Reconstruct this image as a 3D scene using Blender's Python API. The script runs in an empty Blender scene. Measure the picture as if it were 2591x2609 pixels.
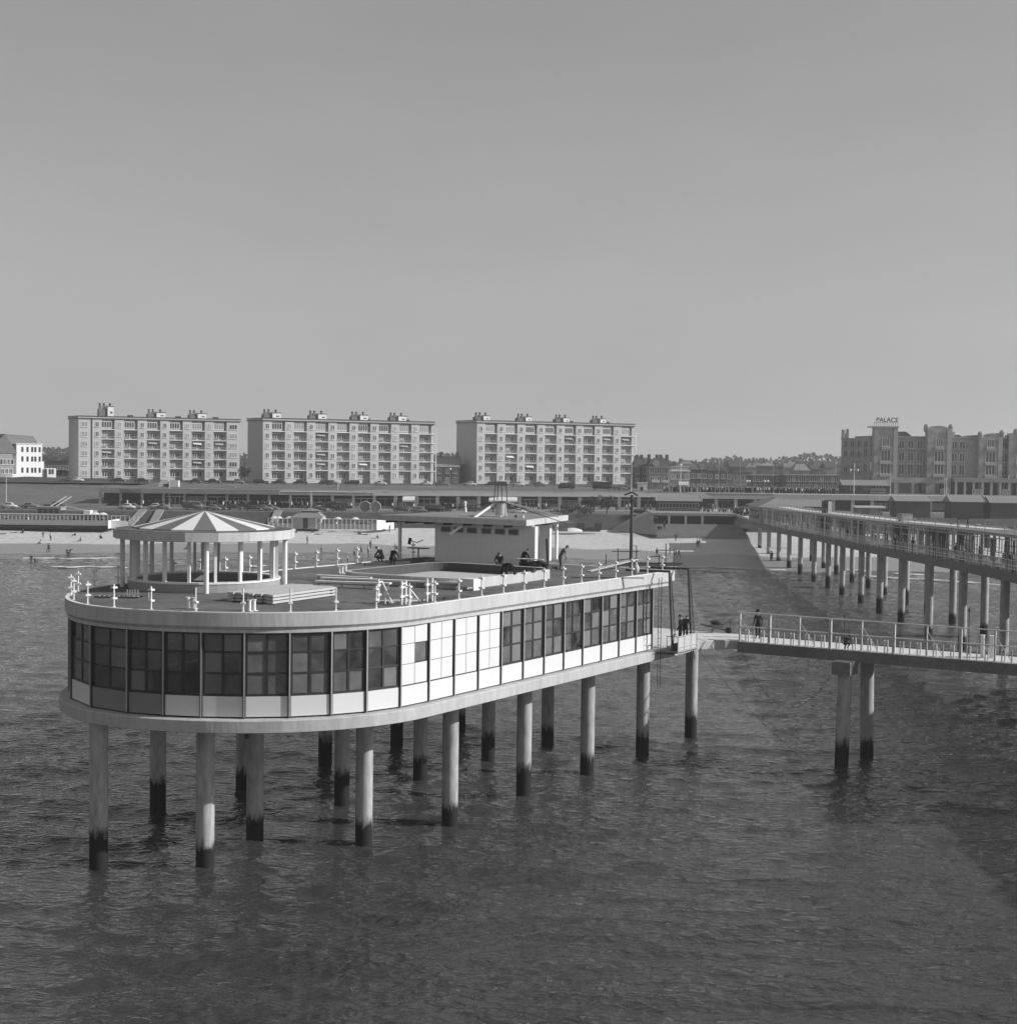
import bpy, bmesh, math, random
import numpy as np
from mathutils import Vector, Matrix
R = math.radians
random.seed(7)
scene = bpy.context.scene
C = scene.collection

# ------------------------------------------------------------------ camera
FPX, PITCH, ROLL, CAMZ = 3822.3, R(2.1649), R(0.7162), 19.5
PW, PH = 2591.0, 2609.0
F_ = np.array([0, math.cos(PITCH), -math.sin(PITCH)])
R0 = np.array([1.0, 0, 0]); U0 = np.array([0, math.sin(PITCH), math.cos(PITCH)])
R_ = math.cos(ROLL)*R0 + math.sin(ROLL)*U0
U_ = -math.sin(ROLL)*R0 + math.cos(ROLL)*U0
cam = bpy.data.cameras.new('camera'); camo = bpy.data.objects.new('camera', cam); C.objects.link(camo)
m = Matrix(((R_[0], U_[0], -F_[0], 0), (R_[1], U_[1], -F_[1], 0), (R_[2], U_[2], -F_[2], CAMZ), (0, 0, 0, 1)))
camo.matrix_world = m
cam.sensor_fit = 'VERTICAL'; cam.sensor_height = 36.0; cam.sensor_width = 36.0
cam.lens = FPX/PH*36.0
cam.clip_start = 0.5; cam.clip_end = 12000
scene.camera = camo
def at(x, y, Z=0.0):
    d = (x-PW/2)/FPX*R_ - (y-PH/2)/FPX*U_ + F_
    t = (Z-CAMZ)/d[2]
    return np.array([0, 0, CAMZ]) + t*d
def atY(x, y, Y):
    d = (x-PW/2)/FPX*R_ - (y-PH/2)/FPX*U_ + F_
    return np.array([0, 0, CAMZ]) + d*Y/d[1]
def xat(x, Y): return (x-PW/2)/FPX*Y

# ------------------------------------------------------------------ light
SUN_EL, SUN_AZ = R(28), R(95)         # azimuth clockwise from +Y
world = bpy.data.worlds.new('World'); scene.world = world; world.use_nodes = True
nt = world.node_tree; nt.nodes.clear()
wo = nt.nodes.new('ShaderNodeOutputWorld'); bg = nt.nodes.new('ShaderNodeBackground')
sky = nt.nodes.new('ShaderNodeTexSky'); sky.sky_type = 'NISHITA'; sky.sun_disc = False
sky.sun_elevation = SUN_EL; sky.sun_rotation = SUN_AZ; sky.air_density = 1.0; sky.dust_density = 1.4; sky.ozone_density = 1.0
tc = nt.nodes.new('ShaderNodeTexCoord'); sp = nt.nodes.new('ShaderNodeSeparateXYZ'); cb = nt.nodes.new('ShaderNodeCombineXYZ')
mx = nt.nodes.new('ShaderNodeMath'); mx.operation = 'MAXIMUM'; mx.inputs[1].default_value = 0.07
bw = nt.nodes.new('ShaderNodeRGBToBW')
nt.links.new(tc.outputs['Generated'], sp.inputs[0]); nt.links.new(sp.outputs[0], cb.inputs[0]); nt.links.new(sp.outputs[1], cb.inputs[1])
nt.links.new(sp.outputs[2], mx.inputs[0]); nt.links.new(mx.outputs[0], cb.inputs[2]); nt.links.new(cb.outputs[0], sky.inputs[0])
pw = nt.nodes.new('ShaderNodeMath'); pw.operation = 'POWER'; pw.inputs[1].default_value = 0.6      # a hazier, flatter monochrome sky
ml = nt.nodes.new('ShaderNodeMath'); ml.operation = 'MULTIPLY'; ml.inputs[1].default_value = 1.86
nt.links.new(sky.outputs[0], bw.inputs[0]); nt.links.new(bw.outputs[0], pw.inputs[0]); nt.links.new(pw.outputs[0], ml.inputs[0]); sn = nt.nodes.new('ShaderNodeTexNoise'); sn.inputs['Scale'].default_value = 4.0; sn.inputs['Detail'].default_value = 5; sn.inputs['Roughness'].default_value = .6
smp = nt.nodes.new('ShaderNodeMapping'); smp.inputs['Scale'].default_value = (1, 1, 3.2); nt.links.new(tc.outputs['Generated'], smp.inputs[0]); nt.links.new(smp.outputs[0], sn.inputs['Vector'])
smr = nt.nodes.new('ShaderNodeMapRange'); smr.inputs['From Min'].default_value = .3; smr.inputs['From Max'].default_value = .7; smr.inputs['To Min'].default_value = .965; smr.inputs['To Max'].default_value = 1.035
sm2 = nt.nodes.new('ShaderNodeMath'); sm2.operation = 'MULTIPLY'; nt.links.new(sn.outputs['Fac'], smr.inputs['Value']); nt.links.new(smr.outputs[0], sm2.inputs[0]); nt.links.new(ml.outputs[0], sm2.inputs[1]); nt.links.new(sm2.outputs[0], bg.inputs[0])
bg.inputs[1].default_value = 0.10
nt.links.new(bg.outputs[0], wo.inputs[0])
sun = bpy.data.lights.new('sun', 'SUN'); suno = bpy.data.objects.new('sun', sun); C.objects.link(suno)
sun.energy = 5.0; sun.angle = R(0.6); sun.color = (1, 1, 1)
sd = Vector((math.sin(SUN_AZ)*math.cos(SUN_EL), math.cos(SUN_AZ)*math.cos(SUN_EL), math.sin(SUN_EL)))
suno.rotation_euler = sd.to_track_quat('Z', 'Y').to_euler()
suno.location = (60, 0, 80)
scene.view_settings.view_transform = 'Standard'; scene.view_settings.look = 'None'
scene.view_settings.exposure = 0.0; scene.view_settings.gamma = 1.0
scene.render.engine = 'CYCLES'
try:
    scene.cycles.max_bounces = 6; scene.cycles.transparent_max_bounces = 12
except Exception: pass

# ------------------------------------------------------------------ materials
MT = {}
def mat(name, col, rough=0.8, var=0.12, scale=0.6, spec=0.3, bump=0.0, bscale=8.0, stretch=(1, 1, 1), fine=0.0, fscale=12.0, coord='Object'):
    if name in MT: return MT[name]
    mm = bpy.data.materials.new(name); mm.use_nodes = True
    n = mm.node_tree; p = n.nodes['Principled BSDF']
    p.inputs['Roughness'].default_value = rough
    p.inputs['Specular IOR Level'].default_value = spec
    tcn = n.nodes.new('ShaderNodeTexCoord'); mp = n.nodes.new('ShaderNodeMapping'); mp.inputs['Scale'].default_value = stretch
    n.links.new(tcn.outputs[coord], mp.inputs[0])
    t = n.nodes.new('ShaderNodeTexNoise'); t.inputs['Scale'].default_value = scale; t.inputs['Detail'].default_value = 7; t.inputs['Roughness'].default_value = 0.62
    n.links.new(mp.outputs[0], t.inputs['Vector'])
    mr = n.nodes.new('ShaderNodeMapRange'); mr.inputs['From Min'].default_value = 0.25; mr.inputs['From Max'].default_value = 0.75
    mr.inputs['To Min'].default_value = col*(1-var); mr.inputs['To Max'].default_value = min(1.0, col*(1+var))
    n.links.new(t.outputs['Fac'], mr.inputs['Value'])
    out = mr.outputs[0]
    if fine > 0:
        t2 = n.nodes.new('ShaderNodeTexNoise'); t2.inputs['Scale'].default_value = fscale; t2.inputs['Detail'].default_value = 4
        n.links.new(mp.outputs[0], t2.inputs['Vector'])
        mr2 = n.nodes.new('ShaderNodeMapRange'); mr2.inputs['From Min'].default_value = 0.3; mr2.inputs['From Max'].default_value = 0.7
        mr2.inputs['To Min'].default_value = 1-fine; mr2.inputs['To Max'].default_value = 1+fine
        n.links.new(t2.outputs['Fac'], mr2.inputs['Value'])
        mu = n.nodes.new('ShaderNodeMath'); mu.operation = 'MULTIPLY'
        n.links.new(out, mu.inputs[0]); n.links.new(mr2.outputs[0], mu.inputs[1]); out = mu.outputs[0]
    n.links.new(out, p.inputs['Base Color'])
    if bump > 0:
        t3 = n.nodes.new('ShaderNodeTexNoise'); t3.inputs['Scale'].default_value = bscale; t3.inputs['Detail'].default_value = 5
        n.links.new(mp.outputs[0], t3.inputs['Vector'])
        b = n.nodes.new('ShaderNodeBump'); b.inputs['Strength'].default_value = bump; b.inputs['Distance'].default_value = 0.05
        n.links.new(t3.outputs['Fac'], b.inputs['Height']); n.links.new(b.outputs[0], p.inputs['Normal'])
    MT[name] = mm
    return mm
def glass_mat(name, film_lo, film_hi, tint=0.45):
    mm = bpy.data.materials.new(name); mm.use_nodes = True; n = mm.node_tree; n.nodes.clear()
    o = n.nodes.new('ShaderNodeOutputMaterial'); tr = n.nodes.new('ShaderNodeBsdfTransparent'); gl = n.nodes.new('ShaderNodeBsdfGlossy'); df = n.nodes.new('ShaderNodeBsdfDiffuse')
    tr.inputs[0].default_value = (tint, tint, tint, 1); gl.inputs['Roughness'].default_value = 0.03; gl.inputs[0].default_value = (.9, .9, .9, 1)
    df.inputs[0].default_value = (.30, .30, .30, 1)
    fr = n.nodes.new('ShaderNodeFresnel'); fr.inputs[0].default_value = 1.5
    m1 = n.nodes.new('ShaderNodeMixShader'); m2 = n.nodes.new('ShaderNodeMixShader')
    oi = n.nodes.new('ShaderNodeObjectInfo'); tcn = n.nodes.new('ShaderNodeTexCoord')
    vn = n.nodes.new('ShaderNodeTexNoise'); vn.inputs['Scale'].default_value = 1.1; vn.inputs['Detail'].default_value = 3
    ad = n.nodes.new('ShaderNodeMath'); ad.operation = 'ADD'
    mr = n.nodes.new('ShaderNodeMapRange'); mr.inputs['From Min'].default_value = 0.5; mr.inputs['From Max'].default_value = 1.35
    mr.inputs['To Min'].default_value = film_lo; mr.inputs['To Max'].default_value = film_hi
    n.links.new(tcn.outputs['Object'], vn.inputs['Vector']); n.links.new(oi.outputs['Random'], ad.inputs[0]); n.links.new(vn.outputs['Fac'], ad.inputs[1])
    n.links.new(ad.outputs[0], mr.inputs['Value'])
    n.links.new(fr.outputs[0], m1.inputs[0]); n.links.new(tr.outputs[0], m1.inputs[1]); n.links.new(gl.outputs[0], m1.inputs[2])
    n.links.new(mr.outputs[0], m2.inputs[0]); n.links.new(m1.outputs[0], m2.inputs[1]); n.links.new(df.outputs[0], m2.inputs[2])
    n.links.new(m2.outputs[0], o.inputs[0])
    MT[name] = mm; return mm
def plain(name, col, rough=0.6, spec=0.4): return mat(name, col, rough, 0.06, 2.0, spec)

FASCIA = mat('painted_concrete', .46, .85, .09, .35, .2, .2, 6, fine=.10, fscale=3.2, stretch=(1, 1, .22))
SLABC = mat('cast_concrete', .42, .9, .12, .35, .2, .25, 6, fine=.12, fscale=3.0, stretch=(1, 1, .25))
WHITE = mat('white_paint', .70, .6, .03, .6, .3)
PANEL = mat('white_panel', .64, .5, .025, .8, .4)
GREYP = mat('grey_panel', .22, .7, .08, .8)
FRAME = mat('dark_frame', .035, .5, .1, 2)
MULL = mat('aluminium_mullion', .42, .45, .05, 2)
DECK = mat('roof_felt', .125, .92, .35, .35, .2, .3, 5, fine=.16, fscale=3.0)
DARK = mat('dark_interior', .04, .9)  # near-black; puts the shade inside openings and recesses into the colour
INTW = mat('interior_plaster', .48, .9)
FLOOR = mat('interior_floor', .34, .8)
RING = mat('kiosk_wall', .30, .9, .12, .8)
CREY = mat('canopy_grey', .15, .8, .08, 1)
CONE_W = mat('canopy_white', .72, .6, .03, 1)
LATT = mat('pale_lattice', .84, .7, .12, .8)
SHEDW = mat('tarred_boards', .065, .9, .15, .6, fine=.15, fscale=3, stretch=(4, 4, .5))
STEEL = mat('dark_steel', .05, .5, .2, 2)
TIMB = mat('pale_timber', .46, .75, .10, 1.5, fine=.08, stretch=(1, 1, 6))
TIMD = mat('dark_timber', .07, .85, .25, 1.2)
HUTW = mat('hut_wall', .30, .9, .07, .8, fine=.10, fscale=5, stretch=(1, 6, 1))
CABW = mat('cabin_boards', .72, .9, .05, .8, fine=.08, fscale=5, stretch=(6, 6, .6))
BEAM = mat('beam_concrete', .17, .9, .22, .5, fine=.14, fscale=4)
GFLOOR = mat('screed', .58, .9, .14, .8, fine=.08, fscale=5)
PIERC = mat('pier_concrete', .19, .9, .16, .3, fine=.10, fscale=3)
PIERROOF = mat('pier_roof_felt', .16, .9, .28, .5, fine=.2, fscale=3)
GLASS = glass_mat('window_glass', .03, .58, .55)
GLASSD = glass_mat('far_glass', .02, .12, .7)
BRICK = mat('pale_brick', .46, .9, .08, .15, fine=.05, fscale=2)
BRICKD = mat('dark_brick', .15, .9, .2, .3, fine=.1, fscale=2)
WFRAME = plain('white_window_frame', .72)
PANE = mat('dark_pane', .045, .15, .4, .35, .6)
PANEL2 = mat('curtained_pane', .26, .5, .3, .5, .5)
STONE = mat('hotel_stone', .31, .9, .22, .3, fine=.18, fscale=1.3, stretch=(.5, .5, 1.6))
STONEL = mat('pale_trim_stone', .36, .9, .10, .6)
ROOFT = mat('roof_tiles', .16, .85, .15, .5, fine=.15, fscale=4)
ROOFD = mat('dark_roof', .07, .85, .2, .5)
PLASTER = mat('white_plaster', .84, .8, .04, .5)
GALW = mat('gallery_concrete', .36, .9, .16, .5, fine=.1, fscale=1.5)
GRASS = mat('rough_grass', .12, .95, .28, .08, fine=.24, fscale=.9, coord='Object')
GRASSD = mat('dark_dike_grass', .052, .95, .35, .12, fine=.25, fscale=.8)
ASPH = mat('asphalt', .11, .9, .12, .2, fine=.08, fscale=1)
PAVE = mat('pavement', .19, .9, .12, .2, fine=.08, fscale=1)
LAND = mat('town_ground', .06, .95, .4, .02, fine=.3, fscale=.1)
RAMP = mat('ramp_concrete', .24, .9, .15, .5)
CARD = mat('dark_car_paint', .03, .2, .1, 1, .6); CARM = mat('grey_car_paint', .14, .2, .05, 1, .6); CARL = mat('light_car_paint', .5, .2, .05, 1, .6)
TYRE = plain('tyre_rubber', .02, .8); CGLASS = mat('car_glass', .05, .05, .1, 1, .8)
SKIN = plain('skin', .30, .6); HAIR = plain('hair', .03, .6)
CL = {k: plain('cloth_'+k, v, .9, .1) for k, v in dict(black=.018, dark=.045, mid=.14, light=.36, white=.68).items()}
LEAF = mat('foliage', .055, .8, .5, .5); LEAFF = mat('far_foliage', .052, .9, .35, .05)
BARK = mat('bark', .06, .9)
ROPE = plain('rope', .04, .9)
FOAM = mat('sea_foam', .55, .9, .3, 1.5)

# pile: concrete with dark tidal growth below (wear with its own shape)
def pile_mat():
    mm = bpy.data.materials.new('pile_concrete'); mm.use_nodes = True; n = mm.node_tree; p = n.nodes['Principled BSDF']
    p.inputs['Roughness'].default_value = .85; p.inputs['Specular IOR Level'].default_value = .25
    g = n.nodes.new('ShaderNodeNewGeometry'); s = n.nodes.new('ShaderNodeSeparateXYZ'); n.links.new(g.outputs['Position'], s.inputs[0])
    mp = n.nodes.new('ShaderNodeMapping'); mp.inputs['Scale'].default_value = (3.4, 3.4, .9); n.links.new(g.outputs['Position'], mp.inputs[0])
    nz = n.nodes.new('ShaderNodeTexNoise'); nz.inputs['Scale'].default_value = 1.6; nz.inputs['Detail'].default_value = 6; n.links.new(mp.outputs[0], nz.inputs['Vector'])
    ma = n.nodes.new('ShaderNodeMath'); ma.operation = 'MULTIPLY_ADD'; ma.inputs[1].default_value = 1.5; oi = n.nodes.new('ShaderNodeObjectInfo'); om = n.nodes.new('ShaderNodeMath'); om.operation = 'MULTIPLY_ADD'; om.inputs[1].default_value = .9; om.inputs[2].default_value = .15
    n.links.new(oi.outputs['Random'], om.inputs[0]); n.links.new(om.outputs[0], ma.inputs[2])
    n.links.new(nz.outputs['Fac'], ma.inputs[0])
    sb = n.nodes.new('ShaderNodeMath'); sb.operation = 'SUBTRACT'; n.links.new(s.outputs[2], sb.inputs[0]); n.links.new(ma.outputs[0], sb.inputs[1])
    mr = n.nodes.new('ShaderNodeMapRange'); mr.inputs['From Min'].default_value = -.18; mr.inputs['From Max'].default_value = .34; n.links.new(sb.outputs[0], mr.inputs['Value'])
    mr.inputs['To Min'].default_value = 0; mr.inputs['To Max'].default_value = 1
    n2 = n.nodes.new('ShaderNodeTexNoise'); n2.inputs['Scale'].default_value = 1.2; n2.inputs['Detail'].default_value = 6; n.links.new(mp.outputs[0], n2.inputs['Vector'])
    r2 = n.nodes.new('ShaderNodeMapRange'); r2.inputs['From Min'].default_value = .3; r2.inputs['From Max'].default_value = .7; r2.inputs['To Min'].default_value = .27; r2.inputs['To Max'].default_value = .44
    n.links.new(n2.outputs['Fac'], r2.inputs['Value'])
    mx = n.nodes.new('ShaderNodeMix'); mx.data_type = 'FLOAT'; mx.inputs[2].default_value = .016
    n.links.new(mr.outputs[0], mx.inputs[0]); n.links.new(r2.outputs[0], mx.inputs[3]); n.links.new(mx.outputs[0], p.inputs['Base Color'])
    return mm
PILE = pile_mat()

# ------------------------------------------------------------------ mesh helpers
class MB:
    def __init__(s): s.v = []; s.f = []; s.m = []; s.smooth = []
    def add(s, vs, fs, m=0, sm=False):
        o = len(s.v); s.v += [tuple(map(float, v)) for v in vs]
        for f in fs: s.f.append(tuple(i+o for i in f)); s.m.append(m); s.smooth.append(sm)
        return s
    def box(s, x0, x1, y0, y1, z0, z1, m=0):
        x0, x1 = sorted((x0, x1)); y0, y1 = sorted((y0, y1)); z0, z1 = sorted((z0, z1))
        v = [(x0, y0, z0), (x1, y0, z0), (x1, y1, z0), (x0, y1, z0), (x0, y0, z1), (x1, y0, z1), (x1, y1, z1), (x0, y1, z1)]
        return s.add(v, [(3, 2, 1, 0), (4, 5, 6, 7), (0, 1, 5, 4), (1, 2, 6, 5), (2, 3, 7, 6), (3, 0, 4, 7)], m)
    def bar(s, a, b, w, h=None, m=0, up=(0, 0, 1)):
        h = h or w; a = Vector(a); b = Vector(b); d = (b-a).normalized(); up = Vector(up)
        if abs(d.dot(up)) > .98: up = Vector((0, 1, 0))
        x = d.cross(up).normalized(); z = x.cross(d).normalized()
        v = []
        for p in (a, b):
            for sx, sz in ((-1, -1), (1, -1), (1, 1), (-1, 1)): v.append(p + x*sx*w/2 + z*sz*h/2)
        return s.add(v, [(3, 2, 1, 0), (4, 5, 6, 7), (0, 1, 5, 4), (1, 2, 6, 5), (2, 3, 7, 6), (3, 0, 4, 7)], m)
    def tube(s, a, b, r, r2=None, n=10, m=0, caps=True, sm=True):
        r2 = r if r2 is None else r2; a = Vector(a); b = Vector(b); d = (b-a).normalized()
        up = Vector((0, 0, 1)) if abs(d.z) < .98 else Vector((1, 0, 0))
        x = d.cross(up).normalized(); y = x.cross(d).normalized(); v = []
        for p, rr in ((a, r), (b, r2)):
            for i in range(n):
                t = 2*math.pi*i/n; v.append(p + x*math.cos(t)*rr + y*math.sin(t)*rr)
        f = [(i, i+n, (i+1) % n+n, (i+1) % n) for i in range(n)]
        s.add(v, f, m, sm)
        if caps:
            s.add(v[:n], [tuple(range(n))], m); s.add(v[n:], [tuple(reversed(range(n)))], m)
        return s
    def path(s, pts, r, n=6, m=0):
        for a, b in zip(pts[:-1], pts[1:]): s.tube(a, b, r, n=n, m=m)
        return s
    def prism(s, poly, z0, z1, m=0, mtop=None):
        n = len(poly); v = [(x, y, z0) for x, y in poly]+[(x, y, z1) for x, y in poly]
        s.add(v, [(i, (i+1) % n, (i+1) % n+n, i+n) for i in range(n)], m)
        s.add(v[n:], [tuple(range(n))], m if mtop is None else mtop); s.add(v[:n], [tuple(reversed(range(n)))], m)
        return s
    def xprism(s, prof, y0, y1, m=0, ax='y'):   # profile in (x,z) extruded along y ; ax='x' profile (y,z) along x
        n = len(prof)
        if ax == 'y': v = [(x, y0, z) for x, z in prof]+[(x, y1, z) for x, z in prof]
        else: v = [(y0, x, z) for x, z in prof]+[(y1, x, z) for x, z in prof]
        s.add(v, [(i, (i+1) % n, (i+1) % n+n, i+n) for i in range(n)]+[tuple(reversed(range(n))), tuple(range(n, 2*n))], m)
        return s
    def ball(s, c, r, n=10, m=0, sc=(1, 1, 1)):
        v = []; rings = n//2
        for j in range(rings+1):
            th = math.pi*j/rings
            for i in range(n):
                ph = 2*math.pi*i/n
                v.append((c[0]+r*sc[0]*math.sin(th)*math.cos(ph), c[1]+r*sc[1]*math.sin(th)*math.sin(ph), c[2]+r*sc[2]*math.cos(th)))
        f = [(j*n+i, (j+1)*n+i, (j+1)*n+(i+1) % n, j*n+(i+1) % n) for j in range(rings) for i in range(n)]
        return s.add(v, f, m, True)
    def mesh(s, name, mats):
        me = bpy.data.meshes.new(name); me.from_pydata(s.v, [], s.f)
        if not isinstance(mats, (list, tuple)): mats = [mats]
        for mm in mats: me.materials.append(mm)
        me.polygons.foreach_set('material_index', s.m); me.polygons.foreach_set('use_smooth', s.smooth)
        bm = bmesh.new(); bm.from_mesh(me); bmesh.ops.recalc_face_normals(bm, faces=bm.faces) if len(s.f) < 60000 else None
        bm.to_mesh(me); bm.free(); me.update()
        return me
    def build(s, name, mats, parent=None, loc=None, rz=0.0):
        return inst(name, s.mesh(name, mats), parent, loc, rz)
def inst(name, me, parent=None, loc=None, rz=0.0, sc=None):
    o = bpy.data.objects.new(name, me); C.objects.link(o)
    if parent is not None: o.parent = parent
    if loc is not None: o.location = tuple(map(float, loc))
    o.rotation_euler = (0, 0, rz)
    if sc: o.scale = sc
    return o
def tag(o, label=None, cat=None, group=None, kind=None):
    if label: o['label'] = label
    if cat: o['category'] = cat
    if group: o['group'] = group
    if kind: o['kind'] = kind
    return o
def thing(name, label, cat, loc=(0, 0, 0), rz=0.0, group=None):
    o = bpy.data.objects.new(name, None); C.objects.link(o); o.empty_display_size = .5
    o.location = tuple(map(float, loc)); o.rotation_euler = (0, 0, rz)
    return tag(o, label, cat, group)
def copy_tree(o, parent=None):
    c = o.copy(); C.objects.link(c); c.parent = parent
    for ch in list(o.children): copy_tree(ch, c)
    return c
def struct(o): o['kind'] = 'structure'; return o

def interp(tab, x):
    if x <= tab[0][0]: return tab[0][1]
    for (a, b), (c, d) in zip(tab[:-1], tab[1:]):
        if x <= c: return b+(d-b)*(x-a)/(c-a)
    return tab[-1][1]

# ================================================================== SETTING
# ---- the sea
def build_sea():
    rng = np.random.default_rng(3)
    NY, NX = 860, 1250
    y0, y1 = 26.0, 330.0
    ys = y0*(y1/y0)**(np.arange(NY)/(NY-1))
    ts = np.linspace(-.62, .62, NX)
    Y = np.repeat(ys[:, None], NX, 1); X = Y*ts[None, :]
    Z = np.zeros_like(X)
    for k in range(90):
        lam = 0.55*(9/0.55)**rng.random(); th = R(rng.normal(-8, 34)); kk = 2*math.pi/lam
        amp = .0075*min(lam, 3.0)**.9*max(1, lam/3.0)**.35*rng.uniform(.5, 1.4)
        ph = rng.random()*6.28
        # slowly varying envelope breaks the wave trains into patches
        e = .55+.45*np.sin(X*rng.uniform(.03, .12)+Y*rng.uniform(.02, .09)+rng.random()*6.28)*np.sin(X*rng.uniform(-.1, .1)+Y*rng.uniform(.03, .1)+rng.random()*6.28)
        arg = kk*(X*math.sin(th)+Y*math.cos(th))+ph+.9*np.sin(X*.17+Y*.11+ph)
        sn = np.sin(arg); w = 1-2*np.abs(np.sin(arg/2)) if k % 3 == 0 else sn
        spacing = np.maximum(Y*.0028, Y*.001)
        fade = np.clip((lam/spacing-2.2)/2.0, 0, 1)
        Z += amp*e*w*fade
    Z *= np.clip((300-Y)/60, .25, 1)
    Z *= np.clip((.62-np.abs(ts))/.12, 0, 1)[None, :]*np.clip((Y-26)/10, 0, 1)
    v = np.stack([X, Y, Z], -1).reshape(-1, 3)
    i = np.arange(NY-1)[:, None]*NX+np.arange(NX-1)[None, :]
    f = np.stack([i, i+1, i+NX+1, i+NX], -1).reshape(-1, 4)
    me = bpy.data.meshes.new('sea'); me.vertices.add(len(v)); me.vertices.foreach_set('co', v.ravel())
    me.loops.add(f.size); me.loops.foreach_set('vertex_index', f.ravel()); me.polygons.add(len(f))
    me.polygons.foreach_set('loop_start', np.arange(0, f.size, 4)); me.polygons.foreach_set('loop_total', np.full(len(f), 4))
    me.polygons.foreach_set('use_smooth', np.ones(len(f), bool)); me.update(calc_edges=True); me.validate()
    mm = bpy.data.materials.new('sea_water'); mm.use_nodes = True; n = mm.node_tree; p = n.nodes['Principled BSDF']
    p.inputs['Roughness'].default_value = .03; p.inputs['IOR'].default_value = 1.42
    g = n.nodes.new('ShaderNodeNewGeometry'); mp = n.nodes.new('ShaderNodeMapping'); mp.inputs['Scale'].default_value = (.75, 1.5, 1); mp.inputs['Rotation'].default_value = (0, 0, R(7))
    n.links.new(g.outputs['Position'], mp.inputs[0])
    a = n.nodes.new('ShaderNodeTexNoise'); a.inputs['Scale'].default_value = 1.9; a.inputs['Detail'].default_value = 3.0; a.inputs['Roughness'].default_value = .5; a.inputs['Distortion'].default_value = .5
    n.links.new(mp.outputs[0], a.inputs['Vector'])
    c = n.nodes.new('ShaderNodeTexNoise'); c.inputs['Scale'].default_value = .035; c.inputs['Detail'].default_value = 3; n.links.new(g.outputs['Position'], c.inputs['Vector'])
    cr = n.nodes.new('ShaderNodeMapRange'); cr.inputs['From Min'].default_value = .35; cr.inputs['From Max'].default_value = .65; cr.inputs['To Min'].default_value = .55; cr.inputs['To Max'].default_value = 1.0
    n.links.new(c.outputs['Fac'], cr.inputs['Value'])
    b = n.nodes.new('ShaderNodeBump'); b.inputs['Distance'].default_value = .24; n.links.new(cr.outputs[0], b.inputs['Strength'])
    n.links.new(a.outputs['Fac'], b.inputs['Height']); n.links.new(b.outputs[0], p.inputs['Normal'])
    # base colour gets steadily paler from the near water to the beach
    s = n.nodes.new('ShaderNodeSeparateXYZ'); n.links.new(g.outputs['Position'], s.inputs[0])
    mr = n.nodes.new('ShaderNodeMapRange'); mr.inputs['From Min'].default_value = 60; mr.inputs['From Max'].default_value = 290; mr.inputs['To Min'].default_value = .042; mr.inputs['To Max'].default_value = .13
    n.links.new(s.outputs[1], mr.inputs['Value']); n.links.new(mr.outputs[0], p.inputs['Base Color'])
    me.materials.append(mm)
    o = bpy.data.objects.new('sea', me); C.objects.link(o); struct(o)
    # surrounding open water, outside the modelled wave field
    w = MB(); L = 2500; e_ = -.004
    def q(x0, x1, ya, yb): w.add([(x0, ya, e_), (x1, ya, e_), (x1, yb, e_), (x0, yb, e_)], [(0, 1, 2, 3)])
    q(-L, L, -L, 26.02)
    w.add([(-L, 26.02, e_), (-26*.6195, 26.02, e_), (-330*.6195, 330, e_), (-L, 330, e_)], [(0, 1, 2, 3)])
    w.add([(L, 26.02, e_), (26*.6195, 26.02, e_), (330*.6195, 330, e_), (L, 330, e_)], [(3, 2, 1, 0)])
    ow = w.build('open_sea', mm); struct(ow)
build_sea()

# ---- land strips
YW = [(-600, 200), (-160, 272), (-90, 286), (-23, 297), (22, 284), (36, 268), (63, 266), (120, 268), (600, 300)]
YF = [(-600, 300), (-160, 318), (-101, 326), (-27, 342), (20, 345), (60, 342), (160, 344), (600, 350)]
YT = [(-600, 314), (-160, 332), (-101, 341), (-27, 352), (60, 354), (160, 356), (600, 362)]
YG = [(-600, 366), (-101, 371), (-33, 375), (50, 396), (98, 398), (139, 401), (600, 430)]
f_w = lambda x: interp(YW, x)+2.2*math.sin(x*.09)+.9*math.sin(x*.31)
f_f = lambda x: interp(YF, x)
f_t = lambda x: interp(YT, x)
f_g = lambda x: interp(YG, x)
ZB, ZL, ZU = 2.6, 5.6, 10.0
XS = [-600, -400, -300, -250]+list(np.arange(-220, 221, 4.0))+[250, 300, 400, 600]
def strip(name, mt, rows, xs=XS, jit=0.0):
    rnd = random.Random(hash(name) % 1000 if False else len(name)*7)
    b = MB(); nr = len(rows)
    for x in xs:
        for (fy, z) in rows:
            zz = z(x) if callable(z) else z
            b.v.append((float(x), float(fy(x)), float(zz+rnd.uniform(-jit, jit))))
    for i in range(len(xs)-1):
        for j in range(nr-1):
            a = i*nr+j; b.f.append((a, a+nr, a+nr+1, a+1)); b.m.append(0); b.smooth.append(True)
    return b.build(name, mt)
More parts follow.
